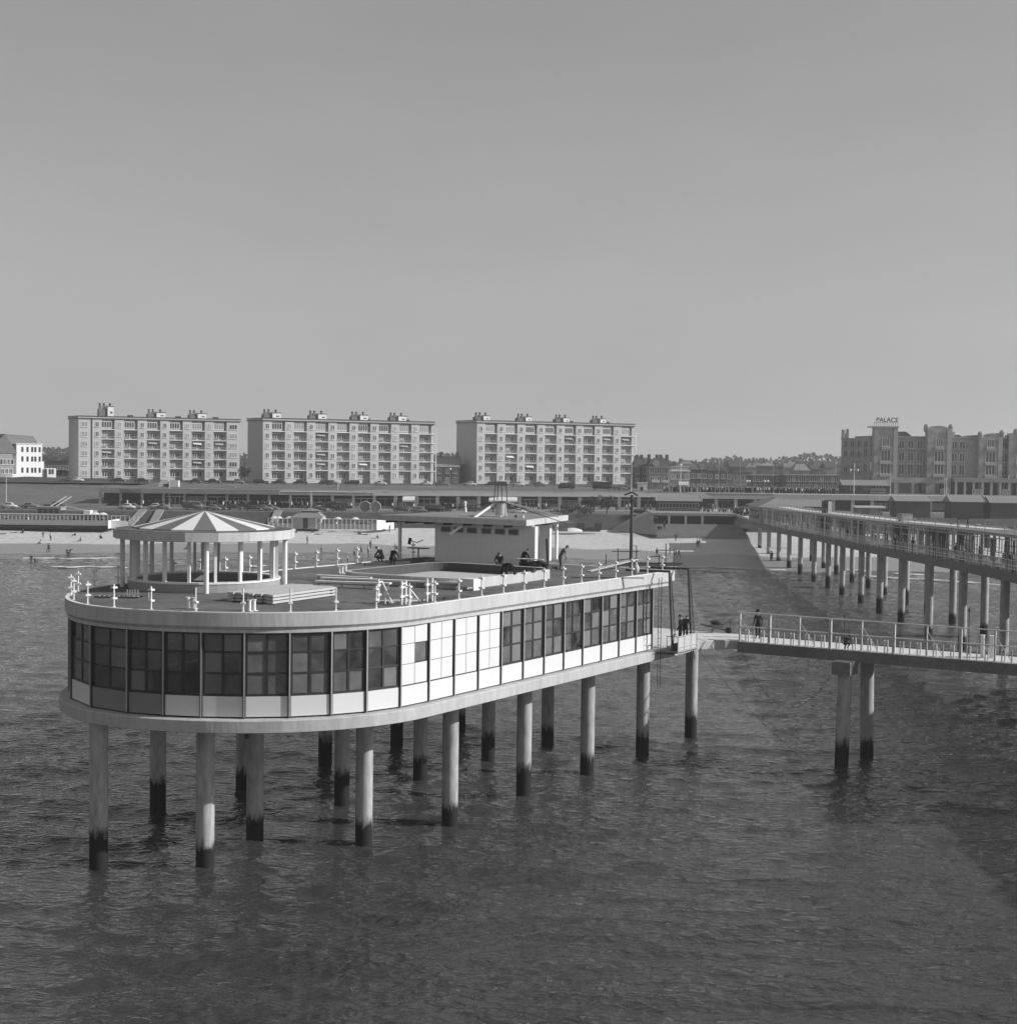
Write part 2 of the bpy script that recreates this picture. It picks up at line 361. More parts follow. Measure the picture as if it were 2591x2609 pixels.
# beach : wet and dry sand by height above the waterline
def sand_mat():
    mm = bpy.data.materials.new('beach_sand'); mm.use_nodes = True; n = mm.node_tree; p = n.nodes['Principled BSDF']
    g = n.nodes.new('ShaderNodeNewGeometry'); s = n.nodes.new('ShaderNodeSeparateXYZ'); n.links.new(g.outputs['Position'], s.inputs[0])
    nz = n.nodes.new('ShaderNodeTexNoise'); nz.inputs['Scale'].default_value = .06; nz.inputs['Detail'].default_value = 4; n.links.new(g.outputs['Position'], nz.inputs['Vector'])
    ad = n.nodes.new('ShaderNodeMath'); ad.operation = 'MULTIPLY_ADD'; ad.inputs[1].default_value = .5; n.links.new(nz.outputs['Fac'], ad.inputs[0]); n.links.new(s.outputs[2], ad.inputs[2])
    mr = n.nodes.new('ShaderNodeMapRange'); mr.inputs['From Min'].default_value = .98; mr.inputs['From Max'].default_value = 1.06; mr.inputs['To Min'].default_value = 0; mr.inputs['To Max'].default_value = 1
    n.links.new(ad.outputs[0], mr.inputs['Value'])
    n2 = n.nodes.new('ShaderNodeTexNoise'); n2.inputs['Scale'].default_value = .7; n2.inputs['Detail'].default_value = 8; n2.inputs['Roughness'].default_value = .7; n.links.new(g.outputs['Position'], n2.inputs['Vector'])
    r2 = n.nodes.new('ShaderNodeMapRange'); r2.inputs['From Min'].default_value = .3; r2.inputs['From Max'].default_value = .7; r2.inputs['To Min'].default_value = .40; r2.inputs['To Max'].default_value = .60; n.links.new(n2.outputs['Fac'], r2.inputs['Value'])
    mx = n.nodes.new('ShaderNodeMix'); mx.data_type = 'FLOAT'; mx.inputs[2].default_value = .28
    n.links.new(mr.outputs[0], mx.inputs[0]); n.links.new(r2.outputs[0], mx.inputs[3]); n.links.new(mx.outputs[0], p.inputs['Base Color'])
    rr = n.nodes.new('ShaderNodeMapRange'); rr.inputs['To Min'].default_value = .45; rr.inputs['To Max'].default_value = .95; n.links.new(mr.outputs[0], rr.inputs['Value']); n.links.new(rr.outputs[0], p.inputs['Roughness'])
    b = n.nodes.new('ShaderNodeBump'); b.inputs['Strength'].default_value = .8; b.inputs['Distance'].default_value = .25; n.links.new(n2.outputs['Fac'], b.inputs['Height']); n.links.new(b.outputs[0], p.inputs['Normal'])
    return mm
rows = [(lambda x: f_w(x)-60, -1.6), (lambda x: f_w(x)-14, -.35), (f_w, .05)]
for k in range(1, 12):
    t = k/11; rows.append((lambda x, t=t: f_w(x)+(f_f(x)-f_w(x))*t, (lambda x, t=t: .05+(ZB-.05)*t**1.05+.10*math.sin(x*.35+t*9)*math.sin(t*3.1))))
struct(strip('beach', sand_mat(), rows))
struct(strip('dike_slope', GRASSD, [(f_f, ZB), (lambda x: f_f(x)+.55*(f_t(x)-f_f(x)), ZB+1.5), (f_t, ZL)], jit=.04))
struct(strip('lower_boulevard', ASPH, [(f_t, ZL), (lambda x: f_g(x)-8, ZL+.05)]))
struct(strip('lower_pavement', PAVE, [(lambda x: f_g(x)-8, ZL+.15), (lambda x: f_g(x)+3, ZL+.18)]))
kerb = MB()
for x in np.arange(-220, 216, 4.0):
    kerb.bar((x, f_g(x)-8, ZL+.08), (x+4, f_g(x+4)-8, ZL+.08), .25, .24)
struct(kerb.build('kerb', STONEL))
kl = MB()
for x in np.arange(-220, 216, 4.0):
    kl.bar((x, f_t(x)+.2, ZL+.12), (x+4, f_t(x+4)+.2, ZL+.12), .4, .3)
struct(kl.build('dike_edge_stone', PAVE))
# grass bank left of the gallery and the shelf above it
XL = [x for x in XS if x <= -100]+[-99]
struct(strip('grass_embankment', GRASS, [(lambda x: f_g(x)-6, ZL+.2), (lambda x: f_g(x)+12, 7.2), (lambda x: f_g(x)+32, 9.0), (lambda x: f_g(x)+50, 10.5)], XL, jit=.12))
XR = [-99]+[x for x in XS if x > -99]
struct(strip('grass_shelf', GRASS, [(lambda x: f_g(x)+9.2, ZU+.02), (lambda x: f_g(x)+20, ZU+.15), (lambda x: f_g(x)+43, 10.45)], [x for x in XR if x <= 68], jit=.06))
struct(strip('promenade', PAVE, [(lambda x: f_g(x)+9.2, ZU+.02), (lambda x: f_g(x)+43, 10.3)], [x for x in XS if x >= 68]))
struct(strip('upper_boulevard', ASPH, [(lambda x: f_g(x)+43, 10.47), (lambda x: f_g(x)+60, 10.52)]))
struct(strip('town_ground', LAND, [(lambda x: f_g(x)+60, 10.5), (lambda x: 900, 9.5), (lambda x: 2600, 8)], [-3000]+XS[1:-1]+[3000]))
b = MB()
for i, (xa, ya, xb, yb, ph) in enumerate([(60, 1423, 300, 1423, 0), (100, 1443, 330, 1446, 2), (610, 1441, 720, 1443, 1), (720, 1456, 860, 1447, 4), (1640, 1440, 2000, 1452, 3), (1730, 1452, 1900, 1456, 5), (2130, 1462, 2580, 1492, 2), (2150, 1452, 2400, 1468, 6)]):
    N = 60; P0 = at(xa, ya, .1); P1 = at(xb, yb, .1); pts = []
    for k in range(N+1):
        t = k/N; p = P0+(P1-P0)*t; wv = .9*math.sin(t*9+ph)+.4*math.sin(t*23+ph)
        w = (2.0 if xa > 2100 else 1.2)*max(.03, (.35+.3*math.sin(t*14+ph*2)+.25*math.sin(t*37))*math.sin(math.pi*t)**.4)
        pts += [(p[0], p[1]+wv-w, .10), (p[0], p[1]+wv, .24), (p[0], p[1]+wv+w, .10)]
    b.add(pts, [f for k in range(N) for f in ((3*k, 3*k+3, 3*k+4, 3*k+1), (3*k+1, 3*k+4, 3*k+5, 3*k+2))], 0, True)
o = b.build('surf_foam', FOAM); tag(o, 'thin white broken lines of surf off the beach', 'surf', None, 'stuff')

# ================================================================== RESTAURANT ON PILES
AX = .5524                                            # heading of its long axis
UV = np.array([math.sin(AX), math.cos(AX)]); WV = np.array([UV[1], -UV[0]]); OR = np.array([-9.071, 82.85])
def W2(U, V, Z=0): p = OR+UV*U+WV*V; return (float(p[0]), float(p[1]), float(Z))
UC = -6.27
ZR, ZF0, ZG1, ZG0, ZPANEL, ZS1, ZS0 = 12.18, 11.58, 11.28, 7.40, 8.36, 7.35, 6.75
def bulge(t):                      # the seaward end is a little deeper than a half circle
    x = min(1, max(0, (t-R(52))/R(60))); return 1+.065*x*x*(3-2*x)
def stad(Rr, u1, n=110):            # open outline near side -> arc -> far side, (V,U)
    pts = [(Rr, u1)]
    for i in range(n+1):
        t = math.pi*i/n; pts.append((Rr*math.cos(t), UC-Rr*math.sin(t)*bulge(t)))
    pts.append((-Rr, u1)); return pts
def stadpos(Rr, s, off=0.0):       # s: arclength from UC on the near side; s<0 along straight, s>0 round the arc
    if s <= 0: return (Rr, UC-s, 0.0)
    t = s/Rr
    if t <= math.pi: return (Rr*math.cos(t), UC-Rr*math.sin(t)*bulge(t), t)
    return (-Rr, UC+(s-math.pi*Rr), math.pi)
rest = thing('seaside_restaurant', 'unfinished white restaurant pavilion with rounded glazed end, standing on piles in the sea', 'restaurant', (OR[0], OR[1], 0), -AX)
def loft(b, rings, m=0, closed=True):
    n = len(rings[0]); vs = [p for r in rings for p in r]; fs = []
    for j in range(len(rings)-1):
        for i in range(n if closed else n-1):
            fs.append((j*n+i, j*n+(i+1) % n, (j+1)*n+(i+1) % n, (j+1)*n+i))
    b.add(vs, fs, m)
def ringz(Rr, u1, z): return [(x, y, z) for x, y in stad(Rr, u1)]
# upper slab with tapering soffit and drip ledge
b = MB(); prof = [(9.50, ZR-.02, 21.55), (9.77, ZR, 21.9), (9.77, ZF0, 21.9), (9.74, ZF0-.03, 21.8), (9.63, ZG1+.15, 21.5), (9.66, ZG1+.14, 21.5), (9.66, ZG1, 21.5), (9.2, ZG1, 20.2)]
loft(b, [ringz(r, u, z) for r, z, u in prof]); n = len(stad(1, 1))
b.add(ringz(9.50, 21.55, ZR-.02), [tuple(range(n))]); b.add(ringz(9.2, 20.2, ZG1), [tuple(range(n))[::-1]])
b.build('roof_slab', FASCIA, rest)
b = MB(); b.add(ringz(9.55, 21.6, ZR+.004), [tuple(range(n))]); b.build('roof_deck', DECK, rest)
b = MB(); loft(b, [ringz(9.75, 21.88, ZR+.006), ringz(9.75, 21.88, ZR+.05), ringz(9.57, 21.7, ZR+.05), ringz(9.57, 21.7, ZR+.006)]); b.build('roof_edge_strip', WHITE, rest)
# lower slab, continuing as the landing at the landward end
def lower(off=0.0):
    Rr = 10.03-off
    pts = [(Rr, 25.0)]
    pts = [(12.4-off, 27.45), (11.45-off, 27.1), (10.6-off, 26.35), (10.12-off, 25.2)]+stad(Rr, 24.0)[0:]
    pts += [(-Rr, 24.0), (-6.0, 30.2-off), (12.4-off, 30.5-off)]
    return pts
lo = lower(); b = MB(); nn = len(lo)
loft(b, [[(x, y, ZS1) for x, y in lower(.06)], [(x, y, ZS1-.05) for x, y in lo], [(x, y, ZS0+.03) for x, y in lo], [(x, y, ZS0) for x, y in lower(.05)]])
b.add([(x, y, ZS1) for x, y in lower(.06)], [tuple(range(nn))]); b.add([(x, y, ZS0) for x, y in lower(.05)], [tuple(range(nn))[::-1]])
b.build('floor_slab', SLABC, rest)
b = MB(); b.add([(x, y, ZS1+.02) for x, y in stad(9.35, 18.9)], [tuple(range(n))]); b.build('interior_floor', FLOOR, rest)
b = MB(); b.box(-9.0, 12.2, 20.25, 30.1, ZS1+.004, ZS1+.012)
b = MB(); b.prism([(12.2, 27.6), (11.2, 27.2), (10.3, 26.3), (9.9, 25), (9.9, 20.3), (-9.8, 20.3), (-9.8, 24), (-5.9, 30.0), (12.2, 30.3)], ZS1+.004, ZS1+.03); b.build('landing_screed', GFLOOR, rest)
# glazed wall: bays between mullions
RG = 9.55
sv = [UC-u for u in (19.1, 16.86, 14.6, 12.35, 10.07, 7.86, 5.66, 3.42, 1.17, -1.05, -3.28, -5.5)]      # straight near side, from the landward end
sv += [1.45, 3.5, 5.3, 7.25, 9.28, 11.2, 12.95, 14.85, 17.4, 20.2, 22.6, 25.0, 27.4, 29.8]              # round the seaward end
sv += [math.pi*RG+2.0+2.25*k for k in range(11)]+[math.pi*RG+25.37]
P = [stadpos(RG, s)[:2] for s in sv]
white_bays = {8, 9, 10, 11}
rows3 = [ZG1-.03, 10.39, 9.42, ZPANEL+.05]
brnd = random.Random(4)
for i in range(len(P)-1):
    a = Vector((P[i][0], P[i][1], 0)); c = Vector((P[i+1][0], P[i+1][1], 0)); d = (c-a); L = d.length; d.normalize()
    nrm = Vector((d.y, -d.x, 0))
    mid = (a+c)/2
    if nrm.dot(mid-Vector((0, max(UC, mid.y), 0))) < 0: nrm = -nrm
    fr = MB()
    def fb(u0, u1, z0, z1, dep=.10, off=0.0, mb=None, m=0):
        mb = mb or fr
        p0 = a+d*u0+nrm*off; p1 = a+d*u1+nrm*off; q0 = p0-nrm*dep; q1 = p1-nrm*dep
        vs = [(*p0.xy, z0), (*p1.xy, z0), (*q1.xy, z0), (*q0.xy, z0), (*p0.xy, z1), (*p1.xy, z1), (*q1.xy, z1), (*q0.xy, z1)]
        mb.add(vs, [(3, 2, 1, 0), (4, 5, 6, 7), (0, 1, 5, 4), (1, 2, 6, 5), (2, 3, 7, 6), (3, 0, 4, 7)], m)
    e = .07
    white = i in white_bays
    fb(e, .15, ZPANEL, ZG1); fb(L-.15, L-e, ZPANEL, ZG1)
    fb(.15, L-.15, ZG1-.10, ZG1); fb(.15, L-.15, ZPANEL, ZPANEL+.12)
    w0 = .08 if not white else .025
    fb(L/2-w0/1.4, L/2+w0/1.4, ZPANEL+.12, ZG1-.10)
    for zz in (10.39, 9.42):
        fb(.15, L/2-w0/1.4, zz-w0/2, zz+w0/2); fb(L/2+w0/1.4, L-.15, zz-w0/2, zz+w0/2)
    win = fr.build('window_frame', FRAME, rest)
    for ci in range(2):
        for ri in range(3):
            z1, z0 = rows3[ri], rows3[ri+1]
            u0, u1 = (.12, L/2) if ci == 0 else (L/2, L-.12)
            g = MB()
            if white and not (i == 11 and ci == 0 and ri == 1):
                fb(u0+.02, u1-.02, z0+.015, z1-.015, .04, .015, g); g.build('infill_panel', PANEL, win)
            else:
                fb(u0+.03, u1-.03, z0+.03, z1-.03, .012, -.04, g)
                o = g.build('glass_pane', GLASS if mid.x > -2 or mid.y < 0 else GLASSD, win)
                if brnd.random() < .03: pass
    pn = MB(); fb(e, L-e, ZG0+.03, ZPANEL, .08, .02, pn)
    grey = 18 <= i <= 19
    o = pn.build('sill_panel', GREYP if grey else PANEL, rest)
    if grey: o['label'] = 'dull grey sill panel not yet faced in white'
for i, (x, y) in enumerate(P):
    d = Vector((x, y-max(min(y, 99), UC) if False else 0, 0))
    t = 0 if y > UC and x > 0 else (math.pi if y > UC else math.atan2(UC-y, x))
    ca, sa = math.cos(t), -math.sin(t)
    mlb = MB(); p = Vector((x, y, 0)); nn_ = Vector((ca, sa, 0)); tt = Vector((-sa, ca, 0))
    for off, wd, dp in ((-.05, .13, .16),):
        q = []
        for z in (ZG0, ZG1):
            for su, sn in ((-1, 0), (1, 0), (1, 1), (-1, 1)): q.append((*(p+tt*su*wd/2+nn_*(off+sn*dp-.03)).xy, z))
        mlb.add(q, [(3, 2, 1, 0), (4, 5, 6, 7), (0, 1, 5, 4), (1, 2, 6, 5), (2, 3, 7, 6), (3, 0, 4, 7)], 0)
    q = []
    for z in (ZG0+.02, ZG1-.01):
        for su, sn in ((-1, 0), (1, 0), (1, 1), (-1, 1)): q.append((*(p+tt*su*.028+nn_*(.08+sn*.03)).xy, z))
    mlb.add(q, [(3, 2, 1, 0), (4, 5, 6, 7), (0, 1, 5, 4), (1, 2, 6, 5), (2, 3, 7, 6), (3, 0, 4, 7)], 1)
    mlb.build('mullion', [FRAME, MULL], rest)
# end wall (landward), interior columns and core
b = MB(); b.box(-9.4, -2, 18.95, 19.15, ZG0, ZG1); b.box(2.5, 9.4, 18.95, 19.15, ZG0, ZG0+.9); b.box(9.1, 9.45, 18.95, 19.15, ZG0+.9, ZG1); b.build('end_wall', WHITE, rest)
b = MB(); b.box(-4.5, 3.2, -6.2, 1.8, ZG0, ZG1); b.build('service_core', INTW, rest)
colm = MB().tube((0, 0, ZG0), (0, 0, ZG1), .2, n=12).mesh('interior_column', INTW)
for u in (4.4, 9.6, 14.8): 
    for v in (-5.5, 5.5): inst('interior_column', colm, rest, (v, u, 0))
for t in range(7):
    a_ = math.pi*(t+.5)/7; inst('interior_column', colm, rest, (6.3*math.cos(a_), UC-6.3*math.sin(a_), 0))
for (v_, u_, lab) in ((-1.5, -14.2, 'pale trestle seen through the windows of the rounded left end'), (3.8, -12.6, 'second pale trestle seen through the windows behind the rounded end')):
    o = thing('indoor_trestle', lab, 'trestle', W2(u_, v_, ZS1+.03), -AX); b = MB()
    for s_ in (-.9, .9): b.bar((-.5, s_, 0), (0, s_, 2.4), .08); b.bar((.5, s_, 0), (0, s_, 2.4), .08)
    b.build('trestle_legs', WHITE, o); b = MB(); b.bar((0, -1.1, 2.42), (0, 1.1, 2.42), .10); b.bar((-.3, -.9, 1.2), (-.1, .9, 2.0), .07); b.build('trestle_beam', WHITE, o)
for (v_, u_, h_, lab) in ((7.0, 13.2, 1.9, 'bright board leaning inside the right-hand windows, the farther of two'), (7.4, 10.9, 2.1, 'bright board leaning inside the right-hand windows, the nearer of two')):
    o = thing('indoor_board', lab, 'board', W2(u_, v_, ZS1+.03), -AX); b = MB(); b.bar((0, 0, 0), (.2, .1, h_), .45, .05); b.build('board', PANEL, o)
    b = MB(); b.box(-.2, .4, -.3, .3, 0, .12); b.build('foot_block', TIMB, o)
# piles
pm = MB(); pm.tube((0, 0, -5), (0, 0, ZS0+.02), .43, n=24, caps=False); pmesh = pm.mesh('pile', PILE)
plist = [(7.23, k*7.58) for k in range(0, 5)]+[(0, k*7.58) for k in range(0, 4)]+[(-7.23, k*7.58) for k in range(0, 4)]
for (px_, py_) in ((252, 2200), (523, 2203), (403, 2065), (650, 2138), (927, 2149)):
    g = at(px_, py_, 0); r = np.array([g[0], g[1]])-OR; plist.append((float(r@WV), float(r@UV)))
for v, u in plist: inst('pile', pmesh, rest, (v, u, 0))
for v, u in ((2.9, -4), (-1, 6), (5, -13.5)): b = MB(); b.tube((v, u, ZS0-.45), (v, u, ZS0), .12, n=8); b.build('drain_outlet', STEEL, rest)

# things on the roof, positions (U,V)
def onroof(name, label, cat, U, V, rz=0.0, group=None, z=ZR+.006): return thing(name, label, cat, W2(U, V, z), -AX+rz, group)
# --- railing posts
rail = thing('roof_railing', 'row of white railing posts with cross clips, no rails, round the restaurant roof edge', 'railing', (OR[0], OR[1], ZR), -AX)
def postmesh(nclip):
    b = MB(); b.tube((0, 0, 0), (0, 0, 1.06), .04, n=8); b.box(-.07, .07, -.07, .07, 0, .02)
    for z in (.36, .86)[:nclip]:
        b.box(-.13, .13, -.10, .10, z, z+.08); b.tube((.0, 0, z-.03), (0, 0, z+.11), .052, n=8)
    return b.mesh('post', WHITE)
PM2, PM1 = postmesh(2), postmesh(1)
sl = []; s = -26.9
while s < math.pi*9.5+26.5: sl.append(s); s += 2.13
for k, s in enumerate(sl):
    v, u, t = stadpos(9.5, s)
    o = inst('post', PM1 if 3 < s < 13.5 else PM2, rail, (v, u, .06), 0 if t == 0 else -t)
# --- round canopy
KU, KV = -5.22, -5.44
kio = onroof('round_canopy', 'round open canopy on white posts with striped conical roof, above the roof stair', 'canopy', KU, KV)
# the 18-sided disc: seams line up with the thin posts
ph0 = R(8.2)
cdir = math.atan2(-(OR+UV*KU+WV*KV)[1], -(OR+UV*KU+WV*KV)[0])+AX      # local angle towards the camera
def kpt(r, k, z, n=18): t = cdir+ph0+2*math.pi*k/n; return (r*math.cos(t), r*math.sin(t), z)
b = MB(); N = 18
loft(b, [[kpt(r, k, z) for k in range(N)] for r, z in ((4.7, 3.14), (4.83, 3.16), (4.83, 2.68), (4.5, 2.64), (3.0, 2.62), (3.0, 3.1), (4.75, 3.14))]); b.build('canopy_disc', FASCIA, kio)
b = MB(); loft(b, [[kpt(r, k, z) for k in range(N)] for r, z in ((4.74, 3.165), (3.5, 3.20), (3.5, 2.72), (4.4, 2.66))]); b.build('disc_covering', DECK, kio)
b = MB(); NS = 20
for k in range(NS):
    t0, t1 = cdir+2*math.pi*(k-.5)/NS, cdir+2*math.pi*(k+.5)/NS
    b.add([(3.78*math.cos(t0), 3.78*math.sin(t0), 3.24), (3.78*math.cos(t1), 3.78*math.sin(t1), 3.24), (0, 0, 4.10), (3.78*math.cos(t0), 3.78*math.sin(t0), 3.17), (3.78*math.cos(t1), 3.78*math.sin(t1), 3.17)], [(0, 1, 2), (0, 3, 4, 1)], k % 2)
b.build('striped_cone', [CREY, CONE_W], kio)
b = MB(); loft(b, [[(r*math.cos(2*math.pi*k/48), r*math.sin(2*math.pi*k/48), z) for k in range(48)] for r, z in ((4.05, 0), (4.05, .50), (3.72, .50), (3.72, 0))]); b.build('ring_wall', RING, kio)
b = MB(); loft(b, [[(r*math.cos(2*math.pi*k/48), r*math.sin(2*math.pi*k/48), z) for k in range(48)] for r, z in ((4.09, .44), (4.09, .53), (3.66, .53), (3.66, .44), (4.09, .44))]); b.build('ring_coping', WHITE, kio)
b = MB(); b.prism([(3.7*math.cos(2*math.pi*k/48), 3.7*math.sin(2*math.pi*k/48)) for k in range(48)], .003, .01); b.build('stairwell_dark_sheet', DARK, kio)  # near-black sheet stands in for the shade inside the ring wall
tp = MB().box(-.10, .10, -.07, .07, .53, 2.63).mesh('post', WHITE)
for k in range(18):
    x, y, _ = kpt(3.85, k, 0); inst('post', tp, kio, (x, y, 0), cdir+ph0+2*math.pi*k/18)
tc_ = MB().tube((0, 0, 0), (0, 0, 2.64), .13, n=16).mesh('column', WHITE)
for k in range(4):
    t = cdir+math.pi/2*k+.02; inst('column', tc_, kio, (4.32*math.cos(t), 4.32*math.sin(t), 0))
# --- rectangular light well with raised kerb
def rrect(u0, u1, v0, v1, r, n=7):
    out = []
    for cx, cy, a0 in ((v1-r, u1-r, 0), (v0+r, u1-r, 90), (v0+r, u0+r, 180), (v1-r, u0+r, 270)):
        for i in range(n+1): t = R(a0+90*i/n); out.append((cx+r*math.cos(t), cy+r*math.sin(t)))
    return out
well = thing('roof_light_kerb', 'long pale upstand with rounded corners round an opening in the middle of the roof', 'roof kerb', (OR[0], OR[1], ZR+.006), -AX)
b = MB(); loft(b, [[(x, y, z) for x, y in rrect(2.0-o, 12.6+o, -2.3-o, 6.6+o, 1.7+o)] for o, z in ((0, 0), (0, .55), (-.3, .55))]); b.build('kerb_wall', FASCIA, well)
b = MB(); loft(b, [[(x, y, z) for x, y in rrect(2.0-o, 12.6+o, -2.3-o, 6.6+o, 1.7+o)] for o, z in ((-.301, .545), (-.301, 0.0))]); b.build('shaded_inner_face', TIMD, well)  # inner kerb faces coloured dark to stand for their shade
b = MB(); b.prism(rrect(2.31, 12.29, -1.99, 6.29, 1.5), .002, .012); b.build('opening_cover', TIMB, well)
for (u, v, w, l) in ((12.4, 6.2, .5, 1.6), (9.5, 6.5, .35, .5), (7.1, 6.5, .35, .5)):
    o = onroof('rubble_pile', {12.4: 'dark sacking heaped on the right end of the pale roof kerb', 9.5: 'small dark lump on the right side of the roof kerb, the farther of two', 7.1: 'small dark lump on the right side of the roof kerb, the nearer of two'}[u], 'rubble', u, v, 0, z=ZR+.556)
    b = MB(); rr_ = random.Random(int(u*10))
    for k in range(9): b.ball((rr_.uniform(-w/2, w/2), rr_.uniform(-l/2, l/2), rr_.uniform(0, .08)), rr_.uniform(.08, .16), 7, sc=(1.2, 1.2, .8))
    b.build('heap', TIMD, o)
# --- roof cabin
cab = thing('roof_cabin', 'grey boarded cabin with a strip of small windows under a wide white flat roof', 'cabin', (OR[0], OR[1], ZR+.006), -AX)
b = MB(); b.box(-6.95, .55, 19.0, 19.25, 0, 2.66); b.box(-6.95, -6.7, 19.25, 25.0, 0, 2.66); b.box(-6.95, -1.2, 24.75, 25.0, 0, 2.66); b.build('cabin_wall', CABW, cab)
b = MB(); b.box(.55, 1.05, 18.95, 19.3, 0, 2.66); b.build('corner_pier', WHITE, cab)
b = MB(); b.box(-.6, -.35, 19.25, 21.4, 0, 2.66); b.build('side_wall', BRICKD, cab)  # dark colour stands in for the shade on this wall
b = MB(); b.box(-2.4, -.2, 21.4, 21.62, 0, 2.66); b.build('cross_wall', BRICKD, cab)  # coloured dark like the side wall, to read as shaded
for k in range(6):
    v0 = -6.45+k*1.06+(.1 if k > 2 else 0)
    w = MB(); w.box(v0, v0+.82, 18.965, 18.998, 2.0, 2.06); w.box(v0, v0+.82, 18.965, 18.998, 2.38, 2.44); w.box(v0, v0+.05, 18.965, 18.998, 2.06, 2.38); w.box(v0+.77, v0+.82, 18.965, 18.998, 2.06, 2.38); w.box(v0+.05, v0+.77, 18.985, 18.995, 2.06, 2.38, 1)
    w.build('window', [FASCIA, PANE], cab)
b = MB(); b.prism([(-10.6, 17.75), (1.0, 17.9), (-1.35, 27.6), (-10.6, 27.4)], 2.72, 3.10, 0); b.build('cabin_roof', FASCIA, cab)
b = MB(); b.prism([(-10.4, 17.95), (.8, 18.1), (-1.5, 27.4), (-10.4, 27.2)], 3.102, 3.12, 0); b.build('roof_covering', GREYP, cab)
b = MB()
for k in range(7): b.box(-10.4+k*1.6, -10.3+k*1.6, 18, 27.3, 2.55, 2.72)
b.build('rafters', TIMD, cab)
sup = MB().box(-.09, .09, -.09, .09, 0, 2.72).mesh('post', WHITE)
for v, u in ((-9.6, 18.6), (.45, 19.6), (-1.6, 26.4), (-.9, 22.3), (-9.6, 26)): inst('post', sup, cab, (v, u, 0))
# chimney drum with white boards on the cabin roof
dr = onroof('vent_drum', 'grey cylindrical vent drum standing on the cabin roof under leaning boards', 'vent', 21.2, -3.0, z=ZR+3.15)
b = MB(); b.tube((0, 0, 0), (0, 0, .95), .40, .34, n=20); b.build('drum', SLABC, dr)
b = MB(); b.tube((0, 0, .95), (0, 0, 1.02), .44, n=20); b.build('lid', STEEL, dr)
def board(name, lab, cat, p, q, w, h, mt_):
    p = Vector(p); q = Vector(q); o = thing(name, lab, cat, p); b = MB(); b.bar((0, 0, 0), q-p, w, h); b.build('board', mt_, o); return o
zz = ZR+3.15
board('leaning_board', 'long white board slanting down from the vent drum over the front of the cabin', 'board', W2(21.2, -3.3, zz+1.0), W2(17.0, -4.4, ZR+2.0), .10, .14, WHITE)
board('leaning_board', 'white board slanting from the vent drum towards the right end of the cabin roof', 'board', W2(21.2, -2.7, zz+1.0), W2(22.6, .7, zz+.06), .10, .10, WHITE)
board('flat_board', 'white board lying flat on the cabin roof behind the slanting one', 'board', W2(20, -5.5, zz+.03), W2(20.6, -2.6, zz+.03), .3, .05, WHITE)
board('guy_cable', 'thin dark cable from the vent drum down to the left edge of the cabin roof', 'cable', W2(21.2, -3.2, zz+.95), W2(20.5, -10, zz+.03), .035, .035, ROPE)
board('guy_cable', 'thin dark cable from the vent drum down past the right edge of the cabin roof', 'cable', W2(21.2, -2.8, zz+.95), W2(22.5, 1.4, zz-.4), .04, .04, ROPE)
for (u, v, l) in ((20.2, -1.2, 'dark paint tin on the cabin roof, right of the drum'), (20.1, -.6, 'pale paint tin on the cabin roof, nearest its right edge')):
    o = onroof('paint_tin', l, 'tin', u, v, z=zz); b = MB(); b.tube((0, 0, 0), (0, 0, .17), .09, n=12); b.build('tin_body', STEEL if 'dark' in l else WHITE, o); b = MB(); b.tube((0, 0, .17), (0, 0, .185), .095, n=12); b.build('tin_rim', MULL, o)
o = onroof('vent_pipe', 'short white vent pipe on the cabin roof, left of the drum', 'pipe', 25.3, -8.6, z=zz); b = MB(); b.tube((0, 0, 0), (-.06, 0, .6), .1, .09, n=10); b.build('pipe', WHITE, o); b = MB(); b.ball((-.06, 0, .68), .13, 10); b.build('cowl', WHITE, o)
# --- stack of white boards
st = onroof('board_stack', 'low stack of long white boards lying on the roof beside the round canopy', 'board stack', 0, 0)
st.location = W2(0, 0, ZR+.006)
ca = [(-10.5, 1.1), (-10.4, 3.95), (-4.95, 3.5), (-4.85, .4)]     # (U,V)
for lay in range(3):
    nb = 7
    for k in range(nb):
        t0, t1 = k/nb+.006, (k+1)/nb-.006
        def L_(a, c, t): return (a[1]+(c[1]-a[1])*t, a[0]+(c[0]-a[0])*t)
        e = .12*((lay*3+k) % 3-1)
        p0, p1 = L_(ca[0], ca[1], t0), L_(ca[0], ca[1], t1); q0, q1 = L_(ca[3], ca[2], t0), L_(ca[3], ca[2], t1)
        pl = [(p0[0], p0[1]+e), (q0[0], q0[1]+e), (q1[0], q1[1]+e), (p1[0], p1[1]+e)]
        z = .04+lay*.155; MB().prism(pl, z, z+.11).build('board', TIMB, st)
    for u in (-9.6, -7.6, -5.5):
        MB().box(.9 if u > -6 else 1.3, 3.6, u-.05, u+.05, .04+lay*.155-.04, .04+lay*.155).build('bearer', TIMD, st)
